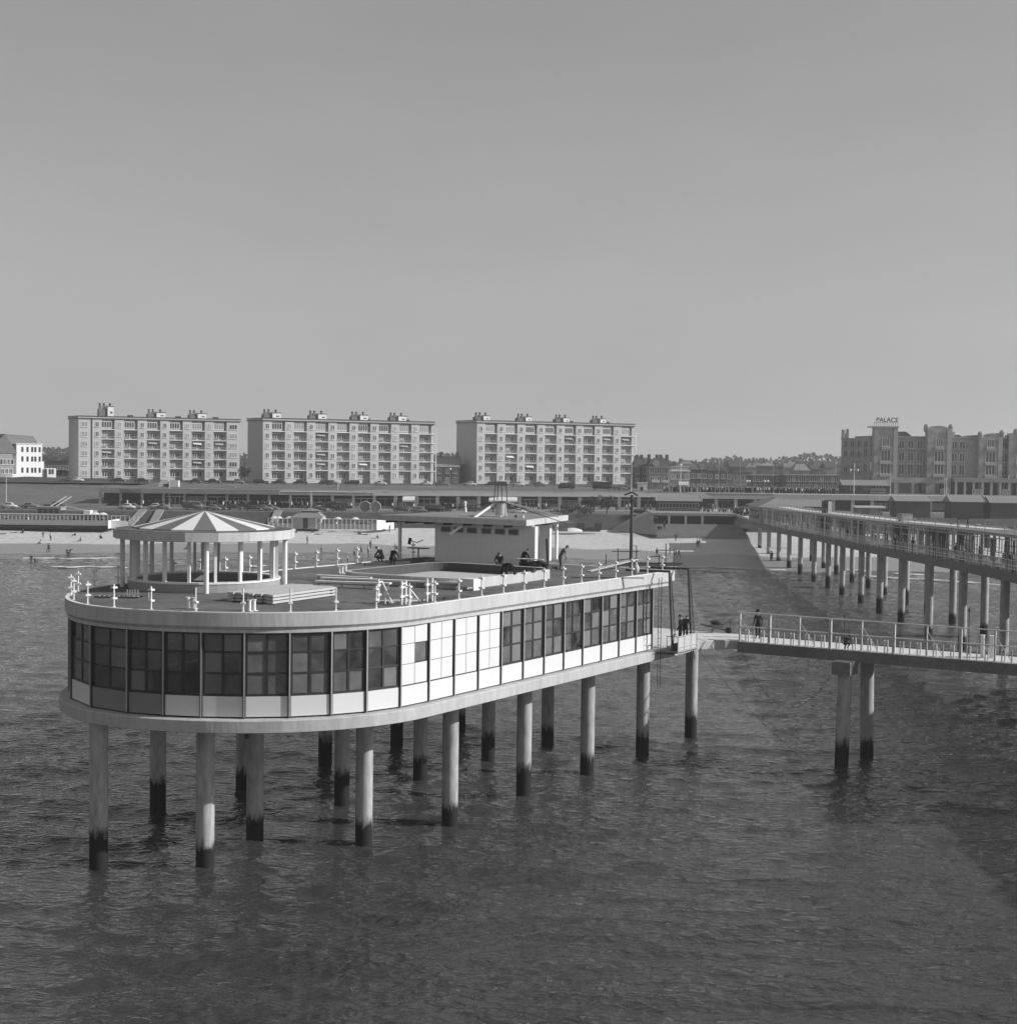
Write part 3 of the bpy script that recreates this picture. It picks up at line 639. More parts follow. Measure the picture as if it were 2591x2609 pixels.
# --- long white beams on trestles
for k, (p, q, lab) in enumerate((((-1.55, -.7), (-.4, 3.5), 'nearest of three long white planks lying across the roof towards the gate'), ((.4, -1.9), (2.4, 6.6), 'middle and longest of three white planks, with a white box at its right end'), ((1.6, -3.2), (1.85, .6), 'farthest of the three long white planks, resting on the roof kerb'))):
    o = thing('long_plank', lab, 'plank', W2(p[0], p[1], ZR+.3)); d = Vector(W2(q[0], q[1], ZR+.34))-o.location
    b = MB(); b.bar((0, 0, 0), d, .38, .09); b.build('plank', WHITE, o)
    for t in (.04, .35, .65, .96): c_ = d*t; b = MB(); b.box(c_.x-.06, c_.x+.06, c_.y-.06, c_.y+.06, -.29, -.05+c_.z); b.build('packing_block', TIMB, o)
o = onroof('white_box', 'white box at the right end of the long planks, beside the roof kerb', 'box', 2.2, 6.95); b = MB(); b.box(-.42, .42, -.35, .35, .18, .62); b.build('box_body', WHITE, o); b = MB(); b.box(-.40, -.34, -.3, .3, 0, .18); b.box(.34, .40, -.3, .3, 0, .18); b.build('box_feet', WHITE, o)
# --- bollard like short pipes
def stub(U, V, h, lab, grp=None):
    o = onroof('pipe_stub', lab, 'pipe stub', U, V, group=grp)
    b = MB(); b.box(-.16, .16, -.10, .10, 0, .03); b.build('foot_plate', WHITE, o)
    b = MB(); b.tube((0, 0, .03), (0, 0, h), .085, n=12); b.build('pipe', WHITE, o)
    b = MB(); b.tube((0, 0, h), (0, 0, h+.03), .12, n=12); b.build('flange', WHITE, o)
def pix(x, y, Z=ZR): g = at(x, y, Z); r = np.array([g[0], g[1]])-OR; return float(r@UV), float(r@WV)
for (x, y, lab) in ((479, 1550.5, 'left pipe stub of the pair nearer the left end of the roof'), (495, 1551.5, 'right pipe stub of the pair nearer the left end of the roof'), (636, 1558, 'left pipe stub of the pair in front of the board stack'), (648, 1556.5, 'right pipe stub of the pair in front of the board stack'),
                    (865, 1461, 'leftmost of three white pipe stubs behind the long planks'), (872, 1461, 'middle of three white pipe stubs behind the long planks'), (880.5, 1458, 'rightmost of three white pipe stubs behind the long planks')):
    u, v = pix(x, y); stub(u, v, .5 if x < 800 else .38, lab)
# --- roof hatch / stair head with handrails at the near edge
gate = thing('stair_hatch', 'white framed stair hatch with sloping handrails at the near edge of the roof', 'stair hatch', (OR[0], OR[1], ZR+.006), -AX)
u0, v0 = pix(964, 1536); u1, v1 = pix(1023, 1541); u2, v2 = pix(1088, 1533)
for (u, v) in ((u0, v0), (u1, v1), (u1+.35, v1), (u2, v2), (u2+.3, v2+.1)): b = MB(); b.tube((v, u, 0), (v, u, 1.15), .06, n=8); b.box(v-.06, v+.08, u-.15, u+.15, .8, .9); b.box(v-.06, v+.08, u-.15, u+.15, .35, .45); b.build('post', WHITE, gate)
for (ua, va, ub, vb) in ((u0, v0, u1-.5, v1-.2), (u1, v1, u1+1.4, v1+.05)):
    b = MB(); b.path([(va, ua, 1.0), (va, ua+.3, 1.02), (vb, ub, .1)], .045, n=7); b.tube((va*.5+vb*.5, ua*.5+ub*.5, 0), (va*.5+vb*.5, ua*.5+ub*.5, .58), .04, n=7); b.build('handrail', WHITE, gate)
b = MB(); b.prism([(v0-.2, u0), (v0+.6, u0+.1), (v2-.1, u2+.2), (v2-.9, u2+.1)], .02, .10); b.build('hatch_cover', TIMB, gate)
b = MB(); b.box(v2-.2, v2+.05, u2+.1, u2+2.6, .02, .10); b.build('dark_frame', STEEL, gate)
# --- scaffold boards, ladder, crates etc
o = onroof('stacked_ladders', 'dark ladder frames lying on the roof below the round canopy', 'ladders', *pix(318, 1524)); o.rotation_euler[2] = 0
b = MB()
for k in range(9): b.bar((-1.35+k*.24, -.15, .07), (-1.25+k*.24, .3, .07), .05, .04, 1)
b.bar((-1.45, -.17, .06), (.75, -.22, .06), .06, .08); b.bar((-1.35, .3, .06), (.85, .25, .06), .06, .08); b.build('ladder_frame', [TIMD, TIMB], o)
b = MB()
for k in range(5): b.bar((.15+k*.13, 0, .05), (.12+k*.13, .1, .42), .07, .03)
b.build('rack', GREYP, o)
b = MB(); b.tube((1.2, 0, 0), (1.2, 0, .3), .03); b.bar((.6, 0, .03), (1.2, 0, .03), .03); b.build('bent_pipe', SLABC, o)
o = onroof('tarpaulin_bundle', 'dark bundled tarpaulin on the roof beside the seated workman under the cabin roof', 'tarpaulin', *pix(1355, 1449), z=ZR+.006)
b = MB(); rr_ = random.Random(3)
for k in range(14): b.ball((rr_.uniform(-1.0, 1.0), rr_.uniform(-.5, .5), rr_.uniform(.1, .35)), rr_.uniform(.2, .34), 8, sc=(1.2, 1, .8))
b.build('bundle', CL['dark'], o); b = MB(); b.bar((-1.0, -.3, .62), (.9, -.2, .64), .5, .04); b.build('top_board', TIMB, o)
board('timber_post', 'weathered dark timber post leaning upright beside the cabin', 'post', W2(*pix(1396, 1452), ZR), tuple(np.array(W2(*pix(1396, 1452), ZR))+np.array([-.12, .1, 2.0])), .14, .14, TIMD)
o = onroof('roof_sawhorse', 'dark flat-topped bench on a single leg left of the cabin', 'bench', *pix(1066, 1424)); b = MB(); b.box(-.8, .8, -.25, .25, .72, .78); b.build('bench_top', TIMD, o); b = MB(); b.tube((0, 0, 0), (0, 0, .72), .05); b.box(-.4, .4, -.2, .2, 0, .04); b.build('bench_leg', TIMD, o)
o = onroof('hanging_tarp', 'dark scrap of cloth strung above the bench left of the cabin', 'cloth', *pix(1060, 1422)); b = MB(); b.path([(-.6, 0, 1.35), (-.3, 0, 1.15), (.1, 0, 1.1), (.6, 0, 1.3)], .03); b.bar((-.6, 0, .95), (-.5, 0, 1.4), .1, .2); b.build('cloth', CL['black'], o)
board('long_board', 'long dark plank lying on the roof behind the workmen left of the cabin', 'plank', W2(*pix(930, 1441), ZR+.1), W2(*pix(1080, 1437), ZR+.16), .3, .14, TIMD)
board('felt_strip', 'dark strip of roofing felt lying near the right end of the roof', 'felt strip', W2(*pix(1455, 1472.5), ZR+.03), W2(*pix(1640, 1474), ZR+.03), .16, .05, TIMD)
board('scaffold_board', 'white board propped across the right end of the roof', 'board', W2(*pix(1500, 1458), ZR+.06), W2(*pix(1620, 1446), ZR+.55), .35, .05, TIMB)
# mast and scaffold at the far right end
ms = thing('timber_mast', 'tall dark mast with a small pulley head, at the landward end of the restaurant roof', 'mast', W2(20.9, 6.2, ZR)); ms.location = tuple(at(1607, 1441, ZR))
b = MB(); b.tube((0, 0, -4.7), (-.0, 0, 4.75), .13, .10, n=10); b.build('pole', TIMD, ms)
b = MB(); b.bar((-.5, 0, 4.75), (0, 0, 4.95), .1); b.bar((.4, 0, 4.7), (0, 0, 4.95), .1); b.tube((.12, 0, 4.2), (.12, 0, 4.5), .07); b.build('pulley_head', STEEL, ms)
sc = thing('tube_scaffold', 'dark tubular scaffold with planks at the landward end of the roof', 'scaffold', at(1600, 1441, ZR))
b = MB()
for dx, h in ((-1.5, .75), (-.7, 1.15), (.55, 1.3), (2.1, .75), (2.55, 1.5), (3.1, 1.1)): b.tube((dx, dx*.1, -.6), (dx, dx*.1, h), .035, n=7)
b.tube((-1.1, 0, .95), (.75, 0, .95), .03, n=6); b.tube((1.9, .2, 1.05), (3.1, .2, 1.05), .03, n=6); b.tube((1.5, .2, .62), (2.4, .2, .62), .03, n=6); b.tube((-.9, 0, .35), (.6, 0, .5), .03, n=6); b.build('tubes', STEEL, sc)
b = MB()
for k in range(5): b.bar((-1.4+k*.3, -.6+.3*k, .02+.03*k), (3.4+k*.1, -.2+.25*k, .05+.03*k), .24, .05)
b.build('planks', TIMD, sc)
b = MB(); b.bar((.1, 0, 1.32), (.6, .1, 1.34), .1, .1); b.build('clamp', MULL, sc)
o = thing('cement_sack', 'pale sack standing on the planks at the right end of the roof', 'sack', at(1620, 1463, ZR)); b = MB(); b.ball((0, 0, .32), .26, 10, sc=(.8, .8, 1.3)); b.build('sack_body', TIMB, o); b = MB(); b.ball((0, 0, .66), .1, 8); b.build('sack_neck', TIMB, o)

# ---- hanging work cradle
cr = thing('work_cradle', 'pale hanging work cradle slung from two dark outrigger beams at the end of the restaurant', 'cradle', W2(20.6, 11.0, 7.25), -AX)
b = MB()
L0, L1, Wd = -1.45, 1.35, .75
for u in (L0, -.5, .45, L1):
    for v in (-Wd/2, Wd/2): b.tube((v, u, 0), (v, u, 1.05), .03, n=6)
for v in (-Wd/2, Wd/2):
    for z in (.1, .38, 1.05): b.tube((v, L0, z), (v, L1, z), .035, n=6)
for u in (L0, L1):
    for z in (.1, 1.05): b.tube((-Wd/2, u, z), (Wd/2, u, z), .03, n=6)
b.build('cradle_frame', MULL, cr)
b = MB(); b.box(-Wd/2, Wd/2, L0, L1, .0, .05); b.build('cradle_floor', TIMD, cr)
b = MB(); b.box(-.25, .25, L0+.2, L1-.2, .48, .54); b.box(-.25, .25, L0+.3, L0+.4, .05, .48); b.box(-.25, .25, L1-.4, L1-.3, .05, .48); b.build('standing_board', TIMD, cr)
b = MB(); b.box(Wd/2-.02, Wd/2-.005, L0+.1, L1-.1, .15, 1.0); b.build('mesh_screen', TIMB, cr)
for p_, q_, w_ in (((-1.3, L0-.3, -.02), (.1, L0+.1, -.02), .1), ((.2, L1-.2, 0), (.3, L1-.1, -.6), .05), ((.2, L1-.5, 0), (.3, L1-.4, -.6), .05)): b = MB(); b.bar(p_, q_, w_); b.build('bracket', STEEL, cr)
for u, lab in ((L0, 1), (L1, 2)):
    b = MB(); b.tube((0, u, .2), (-.25, u-.1, ZR-7.25+.18), .07, n=7); b.tube((.1, u+.05, 1.05), (-.2, u+.03, ZR-7.25+.1), .02, n=5); b.tube((.15, u+.12, 1.05), (-.2, u+.06, ZR-7.25+.1), .02, n=5); b.build('hanger', STEEL, cr)
    b = MB(); b.tube((-.2, u-.1, ZR-7.25+.2), (-3.2, u-.3, ZR-7.25+.16), .075, n=8); b.build('outrigger', STEEL, cr)
o = thing('rope_ladder', 'thin dark ladder hanging below the slab behind the work cradle', 'ladder', W2(18.6, 10.35, 5.1), -AX); b = MB()
for s_ in (-.2, .2): b.tube((0, s_, 0), (0, s_, 6.9), .022, n=5)
for k in range(17): b.tube((0, -.2, .3+k*.4), (0, .2, .3+k*.4), .015, n=5)
b.build('ladder_body', STEEL, o)

# ================================================================== GANGWAY
gw = thing('gangway_bridge', 'narrow concrete bridge with dark side beam running from the restaurant to the right', 'bridge', (OR[0], OR[1], 0), -AX)
GU0, GU1, GZ = 27.35, 30.5, 7.32
def dz(v): return -.004*(v-12)
b = MB(); b.box(12.1, 46, GU0, GU1, GZ-.22, GZ); b.build('deck', GFLOOR, gw)
b = MB(); b.box(12.0, 46, GU0-.30, GU0-.002, GZ-.74, GZ-.05); b.build('side_beam', BEAM, gw)
b = MB(); b.box(12.0, 46, GU0-.32, GU0-.08, GZ-.048, GZ-.02); b.build('pale_edge_strip', MULL, gw)
b = MB(); b.box(12.0, 46, GU1+.002, GU1+.25, GZ-.85, GZ+.02); b.build('side_beam', BEAM, gw)
b = MB(); b.box(12.1, 46, GU1-.12, GU1, GZ+.004, GZ+.10); b.build('kerb', BEAM, gw)
b = MB(); b.box(19.05, 20.25, GU0-1.75, GU0-.31, GZ-1.45, GZ-.62); b.build('cap_block', BEAM, gw)
b = MB(); b.tube((19.55, 24.9+1.2, -5), (19.68, GU0-1.0, GZ-1.44), .44, n=20, caps=False); b.build('pile', PILE, gw)
b = MB(); b.tube((19.75, 31.0, -5), (19.95, GU1-.6, GZ-.86), .43, n=20, caps=False); b.build('pile', PILE, gw)
gr = thing('gangway_railing', 'pale steel railing of tall posts and twin short balusters along the bridge', 'railing', (OR[0], OR[1], GZ), -AX)
b = MB(); b.tube((11.9, GU0-.10, 1.92), (46, GU0-.10, 1.92), .036, n=8); b.build('top_rail', WHITE, gr)
b = MB(); b.tube((11.9, GU0-.10, .98), (40, GU0-.10, .98), .036, n=8); b.build('middle_rail', WHITE, gr)
v = 12.1; k = 0
while v < 45.5:
    w = .09 if k % 2 else .05
    b = MB(); b.box(v-w, v+w, GU0-.2, GU0-.04, -.12, 1.9); b.build('post', FASCIA, gr)
    if k % 2 == 0 and k < 12:
        b = MB(); b.bar((v+.05, GU0-.05, 1.5), (v+.9, GU0+.35, .02), .09, .06); b.build('brace', WHITE, gr)
    for dv in (.42, 1.02, 1.50):
        for e in (0, .17):
            if e and dv == 1.02: continue
            b = MB(); b.tube((v+dv+e, GU0-.14+e*.5, -.25+e), (v+dv+e, GU0-.14+e*.5, .80), .045, n=7); b.build('baluster', WHITE if dv != 1.02 else MULL, gr)
    v += 2.08; k += 1
for (v, lab) in ((27.6, 'left of two white pipe stubs standing on the bridge deck'), (28.2, 'right and thicker of two white pipe stubs standing on the bridge deck')):
    o = thing('pipe_stub', lab, 'pipe stub', W2(28.8, v, GZ), -AX); r_ = .12 if 'left' in lab else .17; b = MB(); b.tube((0, 0, 0), (0, 0, 1.35), r_, n=12); b.build('pipe', WHITE, o); b = MB(); b.tube((0, 0, 1.35), (0, 0, 1.4), r_+.04, n=12); b.build('flange', WHITE, o)
for (x, y, h, lab) in ((1859, 1617, 1.0, 'thin dark rod standing on the far kerb near the start of the bridge'), (2150, 1636, 1.9, 'thin dark rod standing behind the bridge railing near the capped pile'), (2466, 1668, 3.0, 'tall thin dark rod standing on the bridge near the pipe stubs')):
    o = thing('marker_rod', lab, 'rod', at(x, y, GZ)); b = MB(); b.tube((0, 0, 0), (0, 0, h), .03, n=6); b.build('rod', STEEL, o); b = MB(); b.tube((0, 0, h*.9), (0, 0, h*.96), .07, n=6); b.build('collar', STEEL, o)
# wheelbarrow
wb = thing('wheelbarrow', 'dark loaded wheelbarrow standing on the landing where the bridge begins', 'wheelbarrow', at(1826, 1614, GZ)); wb.rotation_euler[2] = R(-12)
b = MB(); b.add([(-.45, -.3, .62), (.5, -.3, .66), (.5, .3, .66), (-.45, .3, .62), (-.25, -.18, .32), (.25, -.18, .30), (.25, .18, .30), (-.25, .18, .32)], [(0, 1, 5, 4), (1, 2, 6, 5), (2, 3, 7, 6), (3, 0, 4, 7), (4, 5, 6, 7)]); b.build('tray', CARM, wb)
b = MB()
for s_ in (-1, 1): b.bar((-1.15, s_*.3, .62), (.7, s_*.08, .22), .05)
b.build('handles', STEEL, wb)
b = MB(); b.tube((.78, -.05, .22), (.78, .05, .22), .22, n=18); b.build('wheel', TYRE, wb)
for s_ in (-1, 1): b = MB(); b.bar((-.25, s_*.2, .4), (-.4, s_*.22, 0), .05); b.build('leg', STEEL, wb)
o = thing('sack', 'dark sack heaped on the loaded wheelbarrow', 'sack', tuple(np.array(at(1826, 1614, GZ))+np.array([0, 0, .6]))); b = MB(); b.ball((-.05, 0, .15), .3, 10, sc=(1.2, .8, .6)); b.build('sack_body', CL['dark'], o); b = MB(); b.ball((-.38, 0, .2), .1, 8); b.build('sack_mouth', CL['dark'], o)
o = thing('bucket', 'dark bucket standing on the landing behind the cradle', 'bucket', at(1740, 1608, GZ)); b = MB(); b.tube((0, 0, 0), (0, 0, .42), .22, .3, n=14); b.build('pail', CARM, o); b = MB(); b.path([(-.3, 0, .42), (-.2, 0, .6), (.2, 0, .6), (.3, 0, .42)], .015); b.build('handle', STEEL, o)
# sagging cables under the bridge
def cable(lab, pts, r=.03):
    o = thing('slack_cable', lab, 'cable', pts[0]); P0_ = Vector(pts[0]); b = MB(); b.path([Vector(p)-P0_ for p in pts], r, n=5); b.build('cable', ROPE, o)
def cat(p, q, sag, n=16): p = np.array(p); q = np.array(q); return [tuple(p+(q-p)*t-np.array([0, 0, 4*sag*t*(1-t)])) for t in [i/n for i in range(n+1)]]
cable('slack dark cable hanging in a loop between the landing and the capped pile', cat(W2(27.2, 12.3, 6.6), W2(25.8, 19.0, 5.9), 2.9), .013)
cable('long taut cable running from the cradle down into the sea to the right', cat(W2(24.5, 10.2, 7.0), W2(20, 25.0, -1.4), 1.2), .013)

# ================================================================== MAIN PIER
def PX(Y): return 46.1+(Y-152.7)*.031
def PZ(Y): return interp([(60, 9.9), (152.7, 8.37), (191.8, 7.45), (240.8, 6.6), (267, 6.0), (341, 5.35), (350, 5.3)], Y)   # underside of girder
pier = thing('promenade_pier', 'long concrete pier on double rows of piles, running from the boulevard to the right edge', 'pier')
PW_ = 7.4
Yp = list(np.arange(60, 344, 6.0))+[345]
def plong(name, x0, x1, z0, z1, mt_, ys=Yp, parent=pier):
    b = MB(); vs = []
    for y in ys: X = PX(y); Z = PZ(y); vs += [(X+x0, y, Z+z0), (X+x1, y, Z+z0), (X+x1, y, Z+z1), (X+x0, y, Z+z1)]
    n = len(ys); fs = []
    for i in range(n-1):
        for k in range(4): fs.append((4*i+k, 4*i+(k+1) % 4, 4*i+4+(k+1) % 4, 4*i+4+k))
    fs += [(3, 2, 1, 0), tuple(4*(n-1)+k for k in range(4))]
    b.add(vs, fs); return b.build(name, mt_, parent)
plong('edge_girder', -.5, .1, 0, .92, PIERC); plong('edge_girder', PW_-.6, PW_, 0, .92, PIERC)
plong('deck_slab', .103, PW_-.603, .45, .80, PIERC)
pileY = [74, 86, 98, 110.5, 123, 138.5, 152.7, 166.4, 179.7, 191.8, 203.6, 217, 228.3, 240.8, 254.4, 266.5, 279, 292, 305]
pt = MB().tube((0, 0, -4), (0, 0, 12), .42, n=20, caps=False)
for i, y in enumerate(pileY):
    for dx in (.35, PW_-.9):
        b = MB(); b.tube((0, 0, -3), (0, 0, PZ(y)+.3), .43 if y < 200 else .40, n=18, caps=False); inst('pile', b.mesh('pile', PILE), pier, (PX(y)+dx, y, 0))
    b = MB(); b.box(PX(y)+.12, PX(y)+PW_-.62, y-.4, y+.4, PZ(y)+.0, PZ(y)+.44); b.build('cross_beam', PIERC, pier)
b = MB(); b.prism([(82+34*math.cos(2*math.pi*k/40), 100+34*math.sin(2*math.pi*k/40)) for k in range(40)], 8.6, 9.6); b.build('unseen_pier_head_slab', PIERC, pier)  # unseen, out of frame; added so its shadow darkens the right-hand water
# gallery between deck and promenade roof
GH = 3.05
gal = [y for y in Yp if 76 <= y <= 294]
plong('roof_slab', -.45, PW_+.1, .92+GH+.08, .92+GH+.26, PIERROOF, gal)
plong('roof_edge', -.58, -.452, .92+GH+.02, .92+GH+.20, SLABC, gal)
plong('roof_covering', -.45, PW_, .92+GH+.264, .92+GH+.28, PIERROOF, gal)
plong('pale_screed_strip', 2.3, 4.4, .92+GH+.284, .92+GH+.31, GFLOOR, [y for y in gal if y > 146])
plong('pale_screed_strip', 2.6, 5.6, .92+GH+.314, .92+GH+.33, GFLOOR, [y for y in gal if y < 150])
prnd = random.Random(11)
y = 98.0; k = 0
while y < 296:
    b = MB(); b.box(PX(y)-.42, PX(y)-.22, y-.10, y+.10, PZ(y)+.92, PZ(y)+.92+GH); b.build('gallery_post', prnd.choice([LATT, GALW, STONEL]), pier)
    b = MB(); b.box(PX(y)+PW_-.4, PX(y)+PW_-.2, y-.10, y+.10, PZ(y)+.92, PZ(y)+.92+GH); b.build('gallery_post', prnd.choice([LATT, GALW, STONEL]), pier)
    y += 4.2
for h in (.25, .55, 1.05): plong('gallery_rail', -.40, -.34, .92+h, .92+h+.05, LATT, gal)
for h in (.25, .65, 1.05): plong('gallery_rail', PW_-.36, PW_-.30, .92+h, .92+h+.05, LATT, gal)
# glazing bars and half-fitted screens of the central wind screen
y = 98.0
SCR = [PANEL2, GREYP, PIERC, HUTW, MULL]
k = 0
while y < 294 and k < 98:
    X = PX(y)+PW_*.5; Z = PZ(y)+.92
    b = MB(); b.box(X-.05, X+.05, y-.05, y+.05, Z-.12, Z+GH); b.box(X-.04, X+.04, y+.05, y+1.95, Z+.9, Z+.98); b.box(X-.04, X+.04, y+.05, y+1.95, Z+2.3, Z+2.38)
    b.box(X-.03, X+.03, y+.95, y+1.02, Z+.98, Z+2.3)
    b.build('screen_frame', prnd.choice([MULL, LATT, WHITE, STONEL]), pier)
    r = prnd.random()
    if r < .62:
        h0, h1 = prnd.choice([(.0, .9), (.98, 2.3), (.0, 2.3), (1.2, 2.9)]); e = prnd.uniform(.6, 1.85)
        b = MB(); b.box(X-.02+.2*prnd.random(), X+.02+.2, y+.06, y+e, Z+h0, Z+h1); b.build('screen_panel', prnd.choice(SCR), pier)
    y += 2.0; k += 1
# baluster panels on the seaward side rail, one per bay
y = 98.1; k = 0
while y < 292:
    b = MB(); u = .35
    while u < 4.1:
        yy = y+u
        if prnd.random() < .9: b.box(PX(yy)-.39, PX(yy)-.355, yy-.022, yy+.022, PZ(yy)+.9, PZ(yy)+.92+(1.07 if prnd.random() < .8 else prnd.choice([1.9, 2.4, GH])))
        u += prnd.choice([.36, .36, .5, .72])
    b.bar((PX(y)-.37, y+.1, PZ(y)+.92+GH-.25), (PX(y+4.1)-.37, y+4.1, PZ(y+4.1)+.92+GH-.25), .05)
    if prnd.random() < .4: b.bar((PX(y)-.37, y+.1, PZ(y)+.92+2.1), (PX(y+4.1)-.37, y+4.1, PZ(y+4.1)+.92+2.1), .05)
    b.build('railing_panel', LATT, pier); y += 4.2; k += 1
for (y0_, y1_) in ((133, 140), (123, 129), (150, 156), (178, 186), (205, 213), (229, 237), (160, 170)):
    b = MB(); y = y0_
    while y < y1_: b.box(PX(y)+.6, PX(y)+.68, y-.04, y+.04, PZ(y)+.8, PZ(y)+.92+GH-.05); y += .55
    for h in (.5, 1.1, 1.7, 2.3): b.bar((PX(y0_)+.64, y0_, PZ(y0_)+.8+h), (PX(y1_)+.64, y1_, PZ(y1_)+.8+h), .07)
    b.build('formwork_frame', TIMD, pier)
y = 112.0
while y < 292:
    b = MB(); b.box(PX(y)-.40, PX(y)-.34, y-.03, y+.03, PZ(y)+.92+GH+.28, PZ(y)+.92+GH+1.15); b.build('roof_rail_post', MULL, pier); y += 3.1 if prnd.random() < .8 else 6.2
plong('roof_rail', -.40, -.34, .92+GH+.80, .92+GH+.85, MULL, [y for y in gal if 110 < y < 190]); plong('roof_rail', -.40, -.34, .92+GH+1.12, .92+GH+1.16, MULL, [y for y in gal if 200 < y < 280])
y = 104.0; k = 0
while y < 290 and k < 60:
    d_ = prnd.uniform(.8, 2.2); xo = prnd.choice([-.2, .5, 1.4, 2.6]); h0 = prnd.uniform(0, 1.5)
    b = MB(); b.bar((PX(y)+xo, y, PZ(y)+.92+h0), (PX(y)+xo, y+d_, PZ(y)+.92+h0+prnd.choice([0, 0, 1.2, -h0])), .07); b.build('loose_brace', prnd.choice([WHITE, MULL, TIMD, TIMB]), pier); y += prnd.uniform(1.5, 4.5); k += 1
# landward approach and kiosk
plong('approach_parapet', -.5, -.35, .92, 1.35, SLABC, [y for y in Yp if y >= 318]); plong('approach_screed', .2, PW_-.8, .82, .84, GFLOOR, [y for y in Yp if y >= 294])
kb = thing('pier_entrance_kiosk', 'low kiosk with hipped pale roof where the pier gallery begins near the boulevard', 'kiosk', (PX(303)+3.2, 305, PZ(303)+.85))
b = MB(); b.box(-4.0, 4.2, -7, 7, 0, 3.3); b.build('kiosk_wall', HUTW, kb)
b = MB(); b.add([(-4.7, -8, 3.3), (4.9, -8, 3.3), (4.9, 8, 3.3), (-4.7, 8, 3.3), (0, -3, 5.2), (0, 3, 5.2)], [(0, 1, 4), (1, 2, 5, 4), (2, 3, 5), (3, 0, 4, 5), (3, 2, 1, 0)]); b.build('hipped_roof', GREYP, kb)
b = MB(); b.box(-.6, 5.4, -13, -7.9, 3.12, 3.29); b.build('white_canopy', WHITE, kb)
for q in ((-4.05, -4), (-4.05, 0), (-4.05, 4)):
    b = MB(); b.box(q[0], q[0]-.05, q[1]-1.4, q[1]+1.4, .9, 2.6); b.build('window', PANE, kb)
# items on pier roof
def rz_(Y): return PZ(Y)+.92+GH+.29
def onpier(name, lab, cat, dx, Y, kind):
    o = thing(name, lab, cat, (PX(Y)+dx, Y, rz_(Y)))
    b = MB(); b2 = MB()
    if kind == 'box': b.box(-.7, .7, -1, 1, 0, .9); b2.box(-.75, .75, -1.05, 1.05, .9, .95); b.build('box_body', SLABC, o); b2.build('box_lid', PIERC, o)
    if kind == 'cabin': b.box(-.6, .6, -.6, .6, 0, 1.9); b2.box(.2, .75, -.7, -.62, 0, 1.9); b.build('cabin_body', STEEL, o); b2.build('white_door', WHITE, o)
    if kind == 'stub': b.tube((0, 0, 0), (0, 0, 1.0), .13, n=10); b2.tube((0, 0, 0), (0, 0, .05), .22, n=10); b.build('pipe', WHITE, o); b2.build('foot_plate', WHITE, o)
    if kind == 'trestle':
        for s_ in (-.5, .5): b.bar((s_, -.3, 0), (s_, 0, .9), .07); b.bar((s_, .3, 0), (s_, 0, .9), .07)
        b2.bar((-.6, 0, .9), (.6, 0, .9), .1); b.build('trestle_legs', STEEL, o); b2.build('trestle_beam', STEEL, o)
    return o
onpier('concrete_box', 'pale concrete box standing on the pier roof in the middle of its length', 'box', 3.2, 191, 'box')
onpier('site_cabin', 'small dark cabin with a white door on the far end of the pier roof', 'cabin', 2.5, 243, 'cabin')
onpier('pipe_stub', 'white pipe stub standing on the pier roof near the right edge', 'pipe stub', 4.4, 147, 'stub')
onpier('trestle', 'dark trestle standing on the pier roof left of the white pipe stub', 'trestle', 1.6, 158, 'trestle')
for i in range(7):
    Y = 128+i*13+prnd.uniform(-3, 3); o = thing('lying_timber', ['first', 'second', 'third', 'fourth', 'fifth', 'sixth', 'seventh'][i]+' timber from the right edge, lying on the pier roof', 'timber', (PX(Y)+5.9, Y, rz_(Y)+.06), group='timbers lying on the pier roof'); b = MB(); b.bar((-.6, -2.5, 0), (.4, 3, .0), .18, .1); b.build('timber', TIMB if i % 2 else TIMD, o)

# ================================================================== GALLERY OF SHOPS
def gy(x): return f_g(x)
def seg(x0, x1): return (x0, gy(x0)), (x1, gy(x1))
shop = thing('shopping_gallery', 'long concrete gallery of dark shop fronts built into the bank under the upper boulevard', 'gallery')
xg = [-101]+list(np.arange(-96, 221, 5.2))
def fas(name, xa, xb, z0, z1, dep0, dep1, mt_, n=None):
    b = MB(); n = n or max(1, int((xb-xa)/5)); vs = []
    for i in range(n+1):
        x = xa+(xb-xa)*i/n; y = gy(x); vs += [(x, y+dep0, z0), (x, y+dep1, z0), (x, y+dep1, z1), (x, y+dep0, z1)]
    fs = [(4*i+k, 4*i+(k+1) % 4, 4*i+4+(k+1) % 4, 4*i+4+k) for i in range(n) for k in range(4)]+[(3, 2, 1, 0), tuple(4*n+k for k in range(4))]
    b.add(vs, fs); return b.build(name, mt_, shop)
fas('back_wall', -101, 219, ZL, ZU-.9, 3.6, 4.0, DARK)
fas('roof_edge_beam', -101, -57, 9.0, 10.0, -.6, 9.4, RAMP); fas('roof_edge_beam', -56.99, -34, 8.95, 9.75, 0, 9.4, GALW); fas('roof_edge_beam', -33.99, 48, 9.0, 9.9, -.1, 9.4, STONEL); fas('roof_edge_beam', 48.01, 219, 8.7, 10.1, -.1, 9.4, STONEL)
fas('dark_coping', -101, 70, 10.02, 10.16, -.2, .5, BEAM)  # coping strip in darker beam concrete
grn = random.Random(21)
